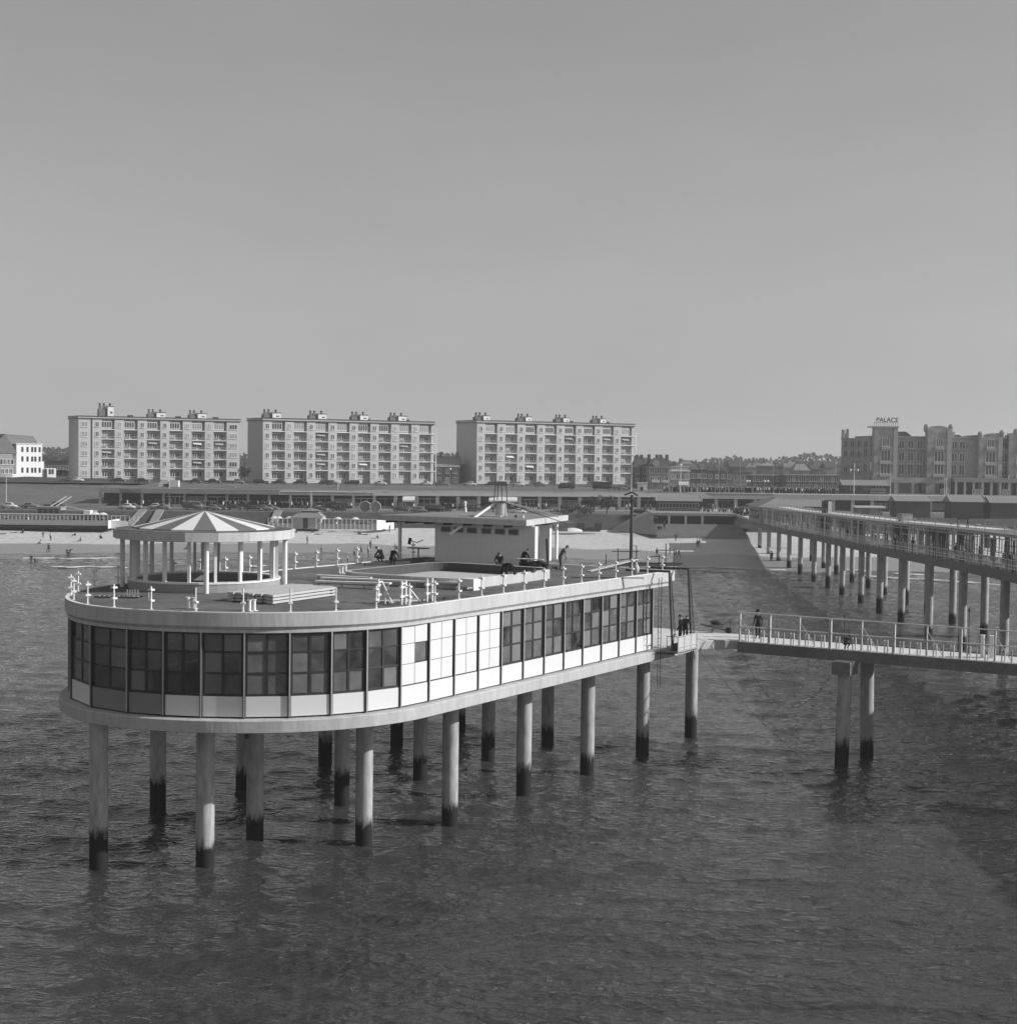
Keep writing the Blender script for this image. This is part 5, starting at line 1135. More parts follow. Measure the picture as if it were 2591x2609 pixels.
for xc in (2240, 2262, 2290, 2306, 2330, 2342, 2382, 2392): b = MB(); b.box(hx(xc)-.9, hx(xc)+.9, -2.64, -2.6, .3, 3.2); b.build('dark_shop_window', PANE, ht)
b = MB(); b.bar((hx(2214), -.8, hz(1200)), (hx(2214), -.8, hz(1178)), .5, .15); b.build('vertical_sign', WHITE, ht)

# ================================================================== BEACH PAVILIONS
bp = thing('beach_terrace', 'long white glazed beach terrace on a low dark plinth at the far left', 'beach pavilion', (xat(-20, 318), 318, 2.6))
q = lambda p: (p+20)/FPX*318
b = MB(); b.box(0, q(275), 0, 9, .1, .9); b.build('plinth', DARK, bp)
b = MB(); b.box(-.1, q(276), -.2, 9.2, .9, 1.05); b.box(0, q(275), -.05, .05, 1.05, 2.0); b.build('front_parapet', STONEL, bp)
b = MB(); b.box(q(275), q(275)+.15, -.1, 9, .3, 2.0); b.build('white_side', WHITE, bp)
b = MB()
for k in range(30): u = q(275)*k/29; b.box(u-.04, u+.04, 0, .08, 2.0, 3.15)
b.box(0, q(275), -.02, .1, 3.15, 3.3); b.build('screen_bars', WFRAME, bp)
b = MB(); b.box(0, q(275), 3.2, 3.3, 1.05, 3.0); b.build('inner_wall', GREYP, bp)
b = MB(); b.box(q(78), q(140), 4, 8, 2.6, 4.4); b.build('upper_room', HUTW, bp)
for k in range(4): b = MB(); b.box(q(82+k*14), q(93+k*14), 3.94, 3.99, 3.2, 4.1); b.build('window', PANE, bp)
b = MB(); b.box(q(76), q(142), 3.7, 8.3, 4.4, 4.6); b.box(q(140), q(222), 4.0, 8, 3.2, 3.9); b.build('flat_roof', RAMP, bp)
b = MB(); b.bar((q(155), 4, 4.8), (q(208), 3, 4.0), .15); b.box(q(206), q(223), 2, 4, 3.1, 4.0); b.build('white_gable', WHITE, bp)
b = MB(); b.box(q(276)+.1, q(318), 2, 2.15, .2, 1.9); 
for k in range(7): u = q(278)+k*.95; b.box(u-.04, u+.04, 2, 2.1, 1.9, 2.9)
b.box(q(276), q(318), 1.98, 2.12, 2.9, 3.0); b.build('white_wing_screen', WHITE, bp)
b = MB(); b.bar((q(90), 10, 4.4), (q(98), 20, 6.4), .15); b.bar((q(105), 10, 4.4), (q(112), 20, 6.4), .15); b.build('access_bridge', MULL, bp)
def parasol(lab, x, y, z, Y, r=1.2, col=WHITE, grp='parasols on the beach terraces'):
    o = thing('parasol', lab, 'parasol', (xat(x, Y), Y, z), 0, grp); b = MB(); n = 12
    vs = [(r*math.cos(2*math.pi*k/n), r*math.sin(2*math.pi*k/n), 2.1) for k in range(n)]+[(.55*r*math.cos(2*math.pi*k/n), .55*r*math.sin(2*math.pi*k/n), 2.45) for k in range(n)]+[(0, 0, 2.6)]
    b.add(vs, [(k, (k+1) % n, n+(k+1) % n, n+k) for k in range(n)]+[(n+k, n+(k+1) % n, 2*n) for k in range(n)], 0, True); b.build('canopy', col, o); b = MB(); b.tube((0, 0, 0), (0, 0, 2.1), .04, n=6); b.build('pole', WHITE, o)
parasol('white parasol on the left beach terrace, left of two near its right end', 243, 0, 3.6, 321, 1.3); parasol('white parasol on the left beach terrace, right of two near its right end', 262, 0, 3.6, 321, 1.1)
bp2 = thing('beach_cafe', 'beach cafe with pyramid roofed hut and white framed windbreaks, in the middle of the beach', 'beach cafe', (xat(680, 330), 330, 2.7))
q = lambda p: (p-680)/FPX*330
b = MB(); b.box(q(745), q(813), 1, 6, 0, 2.5); b.build('hut_wall', STONEL, bp2)
b = MB(); b.box(q(771), q(783), .93, .99, .1, 2.4); b.build('door', STEEL, bp2)
b = MB(); b.add([(q(738), .2, 2.5), (q(822), .2, 2.5), (q(822), 7, 2.5), (q(738), 7, 2.5), (q(765), 3, 3.9), (q(805), 3, 3.9), (q(805), 4.6, 3.9), (q(765), 4.6, 3.9)], [(3, 2, 1, 0), (0, 1, 5, 4), (1, 2, 6, 5), (2, 3, 7, 6), (3, 0, 4, 7), (4, 5, 6, 7)]); b.add([(q(758), 2.2, 3.9), (q(812), 2.2, 3.9), (q(812), 5.2, 3.9), (q(758), 5.2, 3.9), (q(786), 3.7, 4.6)], [(0, 1, 4), (1, 2, 4), (2, 3, 4), (3, 0, 4), (3, 2, 1, 0)]); b.build('pyramid_roof', GREYP, bp2)
b = MB(); b.tube((q(787), 3.7, 4.6), (q(787), 3.7, 8.2), .05, n=6); b.build('flag_pole', WHITE, bp2)
def fence_seg(xa, xb, mt2=STONEL):
    b = MB(); b.box(q(xa), q(xb), 0, .08, .05, 1.25); b.build('windbreak_panel', mt2, bp2)
    n_ = max(2, int((xb-xa)/11)); b = MB()
    for k in range(n_+1): u = q(xa)+(q(xb)-q(xa))*k/n_; b.box(u-.07, u+.07, -.05, -.002, 0, 2.3)
    b.box(q(xa), q(xb), -.04, .04, 2.3, 2.38); b.build('windbreak_frame', WFRAME, bp2)
fence_seg(684, 745); fence_seg(806, 960)
b = MB(); b.add([(q(960), 0, 0), (q(998), 7, 0), (q(998), 7, 1.9), (q(960), 0, 2.2)], [(0, 1, 2, 3)]); b.add([(q(960), .1, 0), (q(998), 7.1, 0), (q(998), 7.1, 1.9), (q(960), .1, 2.2)], [(3, 2, 1, 0)]); b.build('white_side_screen', WHITE, bp2)
for i, (x, r) in enumerate(((699, 1.0), (711, .9), (738, 1.1), (818, 1.5), (861, 1.0), (905, 1.0))):
    parasol(['white parasol', 'low white parasol', 'pale parasol', 'largest bright white parasol', 'small white parasol', 'tilted white parasol'][i]+' at the middle beach cafe, '+['first', 'second', 'third', 'fourth', 'fifth', 'sixth'][i]+' from its left end', x, 0, 2.8, 332, r)
# wooden look-out tower
tw = thing('lookout_tower', 'dark raised wooden platform on splayed legs behind the cabin roof', 'tower', (xat(1275, 362), 362, 5.7)); 
zt = float(atY(1275, 1232, 362)[2])-5.7
b = MB(); b.box(-1.7, 1.7, -1.7, 1.7, zt-.5, zt); b.build('platform', TIMD, tw)
b = MB(); b.box(-1.6, 1.5, -1.5, 1.5, zt, zt+.5); b.build('platform_rail', TIMD, tw)
for sx, sy in ((-1, -1), (1, -1), (-1, 1), (1, 1), (0.2, -1), (-.5, 1)): b = MB(); b.bar((sx*1.8, sy*1.8, 0), (sx*1.3, sy*1.3, zt-.5), .22); b.build('leg', TIMD, tw)
for (x, y1, lab) in ((930, 0, 'dark round disc sign with pale rim, left of a pair on the lower boulevard'), (956, 0, 'grey round disc sign with pale rim, right of a pair on the lower boulevard')):
    o = thing('disc_sign', lab, 'sign', (xat(x, 356), 356, ZL)); b = MB(); b.tube((0, 0, 1.25), (0, .35, 1.25), 1.25, n=32); b.build('disc', BRICKD if 'dark' in lab else GREYP, o)
    b = MB(); loft(b, [[(r_*math.cos(2*math.pi*k/32), y_, 1.25+r_*math.sin(2*math.pi*k/32)) for k in range(32)] for r_, y_ in ((1.25, -.05), (1.36, -.05), (1.36, .4), (1.25, .4))]); b.build('rim', WFRAME, o)
# street lamps & flag poles
def pole(lab, x, ytop, ybase, z, kind='pole', mt_=WFRAME, r=.09):
    g = at(x, ybase, z); Y = g[1]; h = float(atY(x, ytop, Y)[2])-z; nm = {'pole': 'flag_pole', 'lamp': 'street_lamp', 'arm': 'street_lamp', 'twin': 'street_lamp'}[kind]
    o = thing(nm, lab, nm.replace('_', ' '), (g[0], Y, z)); b = MB(); b.tube((0, 0, 0), (0, 0, h), r, r*.6, n=7); b.build('pole', mt_, o)
    if kind == 'lamp': b = MB(); b.ball((0, 0, h+.2), .34, 8); b.build('globe', WHITE, o)
    if kind == 'arm': b = MB(); b.path([(0, 0, h), (-.6, 0, h+.3), (-1.4, 0, h+.1)], .07); b.build('arm', mt_, o); b = MB(); b.ball((-1.4, 0, h), .28, 8, sc=(1.6, 1, .6)); b.build('lamp_head', mt_, o)
    if kind == 'twin':
        b = MB(); b.bar((-1.0, 0, h-1.8), (1.0, 0, h-1.8), .08); b.build('arm', mt_, o)
        for s_ in (-1, 1): b = MB(); b.ball((s_*1.0, 0, h-1.9), .26, 8, sc=(1, 1, 1.5)); b.build('lamp_head', WHITE, o)
    if kind == 'pole': b = MB(); b.ball((0, 0, h), .14, 8); b.build('finial', mt_, o)
pole('thin white flag pole at the foot of the grass bank, far left', 17, 1215, 1290, ZL); pole('tall white flag pole at the right end of the shooting saloon', 432, 1168, 1292, ZL)
pole('tall white flag pole in front of the middle apartment block', 861, 1180, 1292, ZL); pole('street lamp between the left and middle blocks', 616, 1195, 1226, 10.4, 'pole', GALW, .07)
pole('curved lamp post left of the gallery bushes', 613, 1242, 1288, ZL, 'arm', GALW); pole('thin street lamp before the side wall of the right block', 1147, 1197, 1243, 10.3, 'lamp', GALW, .06)
pole('tall white mast beside the look-out tower', 1294, 1180, 1290, ZL, 'pole', GALW, .08)
pole('tall thin pole at the right end of the right block', 1608, 1172, 1254, 10.1, 'pole'); pole('street lamp before the low balustraded house', 1733, 1187, 1255, 10.1, 'lamp')
for i, x in enumerate((1752, 1786, 1830, 1851, 1884, 1969, 2034, 2097)):
    pole('thin pale pole, %s of a row on the promenade left of the hotel' % ['first', 'second', 'third', 'fourth', 'fifth', 'sixth', 'seventh', 'last'][i], x, (1205, 1191, 1166, 1201, 1171, 1191, 1175, 1201)[i], 1254, 10.1, 'pole', GALW, .07)
for i, x in enumerate((1901.5, 1908, 1946.5, 1955)):
    pole('globe street lamp, %s of four standing above the pier kiosk' % ['first', 'second', 'third', 'last'][i], x, 1228, 1255, 10.1, 'lamp', GALW, .06)
pole('tall lamp mast with two white lamp heads in front of the hotel wing', 2173.5, 1180, 1300, 5.7, 'twin', WFRAME, .12)
for i, x in enumerate((2267, 2405, 2410, 2556, 2567)):
    pole('flag pole in front of the hotel, %s from the left' % ['first', 'second', 'third', 'fourth', 'fifth'][i], x, (1208, 1221, 1219, 1224, 1213)[i], 1262, 10.1, 'pole', WFRAME, .08)
for i, (x, w) in enumerate(((2405, 22), (2487, 22), (2562, 20))):
    o = thing('glazed_booth', 'small pale framed glass booth before the hotel, %s of three' % ['left', 'middle', 'right'][i], 'booth', (xat(x-w/2, 408), 408, 10.15)); L = w/FPX*408; b = MB()
    for u in (0, L/3, 2*L/3, L):
        b.box(u-.05, u+.05, 0, .1, 0, 1.7)
    b.box(0, L, 0, .1, 1.65, 1.75); b.box(0, L, 0, .1, .5, .58); b.build('booth_frame', MULL, o); b = MB(); b.box(.05, L-.05, .3, .34, 0, 1.6); b.build('booth_wall', GREYP, o)
o = thing('white_block_shelter', 'white concrete stair shelter on the bank before the left apartment block', 'shelter', (xat(400, 392), 392, 9.9)); s_ = 392/FPX
b = MB(); b.add([(0, 0, 0), (1.0, 0, 0), (1.7, 0, 1.0), (2.6, 0, 1.0), (2.9, 0, 1.9), (1.0, 0, 1.9), (0, 1.2, 0), (1.0, 1.2, 0), (1.7, 1.2, 1.0), (2.6, 1.2, 1.0), (2.9, 1.2, 1.9), (1.0, 1.2, 1.9)], [(0, 1, 2, 3, 4, 5), (11, 10, 9, 8, 7, 6), (0, 5, 11, 6), (5, 4, 10, 11), (3, 4, 10, 9), (1, 2, 8, 7), (2, 3, 9, 8)]); b.build('sloping_wall', WHITE, o)
b = MB(); b.box(3.2, 5.6, 0, 1.5, 0, 1.9); b.build('square_wall', WHITE, o); b = MB(); b.box(1.7, 3.2, .6, .7, 0, 1.0); b.build('dark_opening', DARK, o)  # the opening is a near-black panel with its shade in the colour
wl = thing('white_block_wall', 'white tent-like shelter with dark arches at the right end of the right block', 'shelter', (xat(1624, 415), 415, 10.2)); b = MB(); b.box(0, 2.6, 0, 2, 0, 2.1); b.build('side_panel', WHITE, wl); b = MB(); b.box(.6, 1.5, -.03, 0, 0, 1.0); b.build('opening', DARK, wl); b = MB(); b.box(-.2, 2.8, -.2, 2.2, 2.1, 2.25); b.build('shelter_roof', WHITE, wl)  # the opening is a flat near-black panel standing for shade inside
# boats / winch on the beach
bt = thing('beached_barge', 'dark low barge with a box cabin, drawn up at the top of the beach', 'barge', (xat(1488, 335), 335, 2.7)); b = MB(); b.add([(-4, -1, .9), (4, -1, .9), (4, 1, .9), (-4.6, 1, .9), (-3.2, -.7, 0), (3.6, -.7, 0), (3.6, .7, 0), (-3.6, .7, 0)], [(0, 1, 5, 4), (1, 2, 6, 5), (2, 3, 7, 6), (3, 0, 4, 7), (0, 3, 2, 1), (4, 5, 6, 7)]); b.build('hull', TIMD, bt); b = MB(); b.box(-1.5, .1, -.6, .6, .9, 1.9); b.build('cabin', STEEL, bt); b = MB(); b.box(2.4, 3.9, -.9, .9, .9, 2.0); b.build('stern_box', STEEL, bt)
for (x, lab, mt_) in ((1435, 'dark overturned boat beside the barge at the top of the beach', TIMD), (1458, 'white-topped boat between the dark boat and the barge', WHITE)):
    o = thing('rowing_boat', lab, 'boat', (xat(x, 334), 334, 2.75)); b = MB(); n_ = 10; vs = []
    for k in range(n_+1):
        t = -1+2*k/n_; w = .9*(1-t*t)**.6; vs += [(t*2.3, -w, .0), (t*2.3, 0, .25+.55*(1-t*t)), (t*2.3, w, 0)]
    b.add(vs, [f for k in range(n_) for f in ((3*k, 3*k+3, 3*k+4, 3*k+1), (3*k+1, 3*k+4, 3*k+5, 3*k+2))], 0, True); b.build('hull', mt_, o); b = MB(); b.bar((-2.3, 0, .2), (2.3, 0, .2), .1, .1); b.build('keel', TIMB, o)

# ================================================================== TREES
def leafball(b, c, rad, n, s, rnd):
    for i in range(n):
        while True:
            d = Vector((rnd.uniform(-1, 1), rnd.uniform(-1, 1), rnd.uniform(-1, 1)))
            if .35 < d.length < 1: break
        p = Vector(c)+Vector((d.x*rad[0], d.y*rad[1], d.z*rad[2])); a = Vector((rnd.gauss(0, 1), rnd.gauss(0, 1), rnd.gauss(0, 1))).normalized(); e = a.cross(Vector((rnd.gauss(0, 1), rnd.gauss(0, 1), rnd.gauss(0, 1)))).normalized(); ss = s*rnd.uniform(.6, 1.3)
        b.add([p-a*ss, p+e*ss*.7, p+a*ss, p-e*ss*.7], [(0, 1, 2, 3)])
def tree(lab, x, Y, z, h, w, seed, name='tree', cat_='tree'):
    rnd = random.Random(seed); o = thing(name, lab, cat_, (xat(x, Y), Y, z)); b = MB(); th_ = h*.45 if name == 'tree' else h*.2
    b.tube((0, 0, 0), (rnd.uniform(-.2, .2), 0, th_), h*.03+.06, h*.02+.03, n=7)
    for k in range(5): a_ = rnd.uniform(0, 6.28); b.tube((0, 0, th_*.8), (math.cos(a_)*w*.35, math.sin(a_)*w*.35, th_+rnd.uniform(.2, .4)*h), .06, .02, n=5)
    b.build('trunk', BARK, o); b = MB()
    for k in range(12):
        a_ = rnd.uniform(0, 6.28); rr = rnd.uniform(0, .55)*w; zc = h*(rnd.uniform(.45, .88) if name == 'tree' else rnd.uniform(.3, .8)); leafball(b, (math.cos(a_)*rr, math.sin(a_)*rr, zc), (w*.3, w*.3, h*.17), 60, .16+h*.01, rnd)
    b.build('crown', LEAF, o)
tree('dark round tree between the left and middle apartment blocks', 624, 440, 10.5, 4.6, 3.2, 1)
tree('wide dark bush on the lower boulevard right of the flag pole by the middle block', 848, 354, ZL, 3.0, 5.0, 2, 'bush', 'bush'); tree('lower dark bush right beside the wide one on the lower boulevard', 872, 354, ZL, 2.2, 2.8, 3, 'bush', 'bush')
tree('dark tree with broad crown before the gallery, left of the two behind the boats', 1505, 362, ZL, 4.4, 4.4, 4); tree('dark tree before the gallery, right of the two behind the boats', 1546, 362, ZL, 4.4, 3.8, 5)
tree('low dark bush in front of the two gallery trees', 1490, 355, ZL, 2.2, 5.4, 6, 'bush', 'bush'); tree('dark hedge clump below the look-out tower', 1440, 355, ZL, 1.7, 4.8, 7, 'bush', 'bush'); tree('dark bush behind the vent drum on the lower boulevard', 1200, 355, ZL, 1.7, 5.0, 8, 'bush', 'bush')
tree('small dark bush at the left end of the long timber shed', 1640, 351, ZL, 1.9, 3.6, 9, 'bush', 'bush'); tree('small tree on the dune beside the white annex', 152, 470, 10.8, 2.6, 4.6, 10, 'bush', 'bush')
tr_ = random.Random(9); b = MB()
for band, (Y, n_, ht_) in enumerate(((900, 3800, 8), (1050, 5600, 12), (1250, 5600, 15.5))):
    for i in range(n_):
        X = tr_.uniform(-430, 480)*Y/1000; top = ht_*(.72+.16*math.sin(X*.021+band)+.10*math.sin(X*.09+band*2)+.07*math.sin(X*.31)); zz_ = 8.2+top*tr_.random()**.5*(1.0 if X > -100 else .9)
        p = Vector((X, Y+tr_.uniform(-20, 20), zz_)); s_ = tr_.uniform(.9, 2.0); a_ = Vector((tr_.gauss(0, 1), tr_.gauss(0, .5), tr_.gauss(0, 1))).normalized(); e_ = a_.cross(Vector((tr_.gauss(0, .3), 1, tr_.gauss(0, .3)))).normalized()
        b.add([p-a_*s_, p+e_*s_, p+a_*s_, p-e_*s_], [(0, 1, 2, 3)])
o = b.build('far_wood', LEAFF); tag(o, 'hazy line of distant trees along the skyline behind the town', 'wood', None, 'stuff')
for (x, yt, lab) in ((1925, 1165, 'thin distant church spire rising above the far trees, left of two'), (1961, 1162, 'blunt distant tower above the far trees, right of two')):
    o = thing('church_tower', lab, 'church tower', (xat(x, 1150), 1150, 8)); h = float(atY(x, yt, 1150)[2])-8; b = MB(); b.box(-1.2, 1.2, -1.2, 1.2, 0, h*.75); b.build('tower', STONE, o); b = MB(); b.add([(-1.3, -1.3, h*.75), (1.3, -1.3, h*.75), (1.3, 1.3, h*.75), (-1.3, 1.3, h*.75), (0, 0, h)] if 'spire' in lab else [(-1.1, -1.1, h*.75), (1.1, -1.1, h*.75), (1.1, 1.1, h*.75), (-1.1, 1.1, h*.75), (0, 0, h*.98)], [(0, 1, 4), (1, 2, 4), (2, 3, 4), (3, 0, 4)]); b.build('spire', ROOFD, o)
b = MB()
o = thing('tower_crane', 'faint distant cross-shaped crane above the trees left of the hotel', 'crane', (xat(2035, 900), 900, 9)); h = float(atY(2035, 1158, 900)[2])-9; b.bar((0, 0, 0), (0, 0, h), .5); b.build('mast', STEEL, o); b = MB(); b.bar((-3.5, 0, h-2.6), (3.6, 0, h-2.6), .35); b.bar((0, 0, h), (3.4, 0, h-2.5), .15); b.bar((0, 0, h), (-3.4, 0, h-2.5), .15); b.build('jib', STEEL, o)

# ================================================================== PEOPLE
def J(**k): return k
def body(pose):
    d = {}
    if pose in ('stand', 'walk', 'stoop'):
        d = dict(pel=(0, 0, .95), wai=(0, 0, 1.08), che=(0, .01, 1.30), nek=(0, .02, 1.49), hed=(0, .05, 1.66), shL=(-.19, 0, 1.43), shR=(.19, 0, 1.43), elL=(-.26, -.03, 1.14), elR=(.26, -.03, 1.14), haL=(-.27, .08, .90), haR=(.27, .08, .90),
                 hiL=(-.09, 0, .90), hiR=(.09, 0, .90), knL=(-.11, .04, .50), knR=(.11, .04, .50), anL=(-.11, 0, .09), anR=(.11, 0, .09), toL=(-.12, .17, .04), toR=(.12, .17, .04))
    if pose == 'walk':
        d.update(knL=(-.10, .22, .52), anL=(-.10, .30, .10), toL=(-.10, .46, .07), knR=(.10, -.02, .50), anR=(.10, -.28, .14), toR=(.10, -.14, .04), haL=(-.25, -.18, .95), elL=(-.26, -.14, 1.16), haR=(.25, .24, .98), elR=(.26, .08, 1.15))
    if pose == 'stoop':
        d.update(wai=(0, .05, 1.07), che=(0, .20, 1.26), nek=(0, .33, 1.40), hed=(0, .45, 1.50), shL=(-.19, .26, 1.36), shR=(.19, .26, 1.36), elL=(-.25, .30, 1.08), elR=(.25, .30, 1.08), haL=(-.22, .42, .88), haR=(.22, .42, .88), knL=(-.11, .08, .5), knR=(.11, .08, .5))
    if pose == 'bend':      # bending forward from the hips
        d = dict(pel=(0, 0, .90), wai=(0, .12, .96), che=(0, .38, .98), nek=(0, .55, .93), hed=(0, .70, .84), shL=(-.19, .48, .94), shR=(.19, .48, .94), elL=(-.24, .52, .66), elR=(.24, .52, .66), haL=(-.16, .62, .42), haR=(.16, .62, .42),
                 hiL=(-.09, 0, .86), hiR=(.09, 0, .86), knL=(-.13, .08, .48), knR=(.13, .08, .48), anL=(-.13, 0, .09), anR=(.13, 0, .09), toL=(-.14, .17, .04), toR=(.14, .17, .04))
    if pose == 'sit':       # sitting on the ground, legs out
        d = dict(pel=(0, 0, .13), wai=(0, -.02, .25), che=(0, -.02, .48), nek=(0, .02, .67), hed=(0, .06, .84), shL=(-.19, 0, .60), shR=(.19, 0, .60), elL=(-.26, .10, .36), elR=(.26, .10, .36), haL=(-.16, .32, .34), haR=(.16, .32, .34),
                 hiL=(-.09, .05, .12), hiR=(.09, .05, .12), knL=(-.14, .42, .38), knR=(.14, .42, .38), anL=(-.12, .66, .08), anR=(.12, .66, .08), toL=(-.13, .80, .10), toR=(.13, .80, .10))
    if pose == 'kneel':     # crouching, leaning over the work
        d = dict(pel=(0, 0, .42), wai=(0, .06, .55), che=(0, .22, .78), nek=(0, .36, .92), hed=(0, .48, 1.02), shL=(-.20, .26, .87), shR=(.20, .26, .87), elL=(-.27, .40, .62), elR=(.27, .40, .62), haL=(-.13, .58, .45), haR=(.13, .58, .45),
                 hiL=(-.10, .03, .40), hiR=(.10, .03, .40), knL=(-.17, .38, .46), knR=(.17, .38, .46), anL=(-.15, .10, .09), anR=(.15, .10, .09), toL=(-.16, .27, .04), toR=(.16, .27, .04))
    if pose == 'lie':
        d = dict(pel=(0, 0, .12), wai=(0, -.14, .12), che=(0, -.36, .15), nek=(0, -.54, .18), hed=(0, -.70, .22), shL=(-.19, -.46, .14), shR=(.19, -.46, .14), elL=(-.34, -.58, .07), elR=(.34, -.58, .07), haL=(-.14, -.66, .06), haR=(.14, -.66, .06),
                 hiL=(-.09, .06, .11), hiR=(.09, .06, .11), knL=(-.12, .48, .14), knR=(.12, .48, .14), anL=(-.11, .86, .07), anR=(.11, .86, .07), toL=(-.13, .98, .08), toR=(.13, .98, .08))
    return d
RAD = dict(pel=.155, wai=.135, che=.165, nek=.062, hed=.105, shL=.085, shR=.085, elL=.052, elR=.052, haL=.042, haR=.042, hiL=.10, hiR=.10, knL=.068, knR=.068, anL=.048, anR=.048, toL=.042, toR=.042)
EDG = [('pel', 'wai'), ('wai', 'che'), ('che', 'nek'), ('nek', 'hed'), ('che', 'shL'), ('shL', 'elL'), ('elL', 'haL'), ('che', 'shR'), ('shR', 'elR'), ('elR', 'haR'), ('pel', 'hiL'), ('hiL', 'knL'), ('knL', 'anL'), ('anL', 'toL'), ('pel', 'hiR'), ('hiR', 'knR'), ('knR', 'anR'), ('anR', 'toR')]
REG = {('nek', 'hed'): 0, ('elL', 'haL'): 4, ('elR', 'haR'): 4, ('anL', 'toL'): 3, ('anR', 'toR'): 3, ('hiL', 'knL'): 2, ('hiR', 'knR'): 2, ('knL', 'anL'): 2, ('knR', 'anR'): 2, ('pel', 'hiL'): 2, ('pel', 'hiR'): 2, ('pel', 'wai'): 2}
_P = {}
def base_person(pose):
    if pose in _P: return _P[pose]
    d = body(pose); names = list(RAD)
    # add crown vertex and finger stubs: hand palm plus two finger clusters and a thumb
    co = [d[n_] for n_ in names]; ed = [(names.index(a), names.index(b_)) for a, b_ in EDG]; rad = [RAD[n_] for n_ in names]
    for sd_, s_ in (('L', -1), ('R', 1)):
        h = Vector(d['ha'+sd_]); e = Vector(d['el'+sd_]); dr_ = (h-e).normalized(); hi = names.index('ha'+sd_); side = dr_.cross(Vector((s_, .3, 0))).normalized()
        for off, ln, r_ in ((-.030, .085, .011), (-.010, .100, .011), (.010, .095, .011), (.030, .075, .010), (.055, .05, .013)):
            co.append(tuple(h+dr_*(.03+ln*.5)+side*off*1.1)); rad.append(r_*1.15); ed.append((hi, len(co)-1))
            co.append(tuple(h+dr_*(.03+ln)+side*off*1.3+Vector((-s_*.012, 0, 0)))); rad.append(r_); ed.append((len(co)-2, len(co)-1))
    hd = Vector(d['hed']); up = (hd-Vector(d['nek'])).normalized(); co.append(tuple(hd+up*.07)); rad.append(.085); ed.append((names.index('hed'), len(co)-1))
    me = bpy.data.meshes.new('p'); me.from_pydata([tuple(c) for c in co], ed, []); ob = bpy.data.objects.new('p', me); C.objects.link(ob)
    md = ob.modifiers.new('s', 'SKIN'); sv_ = me.skin_vertices[0].data
    for i, r_ in enumerate(rad): sv_[i].radius = (r_, r_*(.72 if i in (names.index('che'), names.index('wai'), names.index('pel')) else 1))
    sv_[names.index('pel')].use_root = True
    md.use_smooth_shade = True; sb = ob.modifiers.new('u', 'SUBSURF'); sb.levels = 1; sb.render_levels = 1
    bpy.context.view_layer.update()
    dg = bpy.context.evaluated_depsgraph_get(); out = bpy.data.meshes.new_from_object(ob.evaluated_get(dg))
    bpy.data.objects.remove(ob)
    segs = [(Vector(d[a]), Vector(d[b_]), REG.get((a, b_), 1)) for a, b_ in EDG]
    reg = []
    for p in out.polygons:
        c = p.center; best = 9; r_ = 1
        for a, b_, g in segs:
            t = max(0, min(1, (c-a).dot(b_-a)/max(1e-6, (b_-a).length_squared))); dd = (c-(a+(b_-a)*t)).length
            if dd < best: best = dd; r_ = g
            if dd < best+.001 and g == r_: pass
        if (c-hd).length < .19: r_ = 0
        reg.append(r_)
    _P[pose] = (out, reg, hd, up); return _P[pose]
_PM = {}
def person(lab, pose, loc, face, top='dark', legs='dark', arms=None, group=None, scale=1.0, hat=False, hair=True):
    src, reg, hd, up = base_person(pose)
    key = (pose, top, legs, arms)
    if key not in _PM:
        me = src.copy(); me.name = 'person'; me.materials.clear()
        for m_ in (SKIN, CL[top], CL[legs], CL['black'], CL[top] if not arms else SKIN): me.materials.append(m_)
        for p, r_ in zip(me.polygons, reg): p.material_index = r_; p.use_smooth = True
        _PM[key] = me
    o = inst('person', _PM[key], None, loc, face, (scale,)*3); tag(o, lab, 'person', group)
    hk = ('hair', pose)
    if hk not in _PM:
        b = MB(); c = hd+up*.045; b.ball(tuple(c-Vector((0, .012, 0))), .115, 12, sc=(.92, 1.0, .95)); b.v = [tuple(Vector(v_)) for v_ in b.v]
        b.f = [f for f in b.f if (sum((Vector(b.v[i]) for i in f), Vector())/len(f)-c).dot(up-Vector((0, .45, 0))) > -.01]; b.m = [0]*len(b.f); b.smooth = [True]*len(b.f); _PM[hk] = b.mesh('hair', HAIR)
        b = MB(); b.tube(tuple(hd+up*.07), tuple(hd+up*.19), .125, .10, n=14); b.tube(tuple(hd+up*.055+Vector((0, .05, 0))), tuple(hd+up*.075+Vector((0, .05, 0))), .15, n=14); _PM[('hat', pose)] = b.mesh('cap', CL['black'])
        b = MB(); f_ = Vector((0, 1, 0)) if abs(up.y) < .7 else Vector((0, 0, 1)); r_ = Vector((1, 0, 0)); f2 = f_-up*f_.dot(up); f2.normalize()
        b.ball(tuple(hd+f2*.108+up*.005), .018, 6); 
        for s_ in (-1, 1): b.ball(tuple(hd+r_*s_*.103+up*.005), .024, 6, sc=(.5, 1, 1.3))
        _PM[('face', pose)] = b.mesh('nose_and_ears', SKIN)
        b = MB()
        for s_ in (-1, 1): b.ball(tuple(hd+f2*.096+r_*s_*.036+up*.03), .013, 6)
        b.bar(tuple(hd+f2*.101-up*.045-r_*.022), tuple(hd+f2*.101-up*.045+r_*.022), .008, .008); _PM[('eyes', pose)] = b.mesh('eyes_and_mouth', HAIR)
    inst('cap' if hat else 'hair', _PM[('hat' if hat else 'hair', pose)], o)
    if not lab.startswith('beach ') and group != 'far': inst('nose_and_ears', _PM[('face', pose)], o); inst('eyes_and_mouth', _PM[('eyes', pose)], o)
    return o
zr = ZR+.01
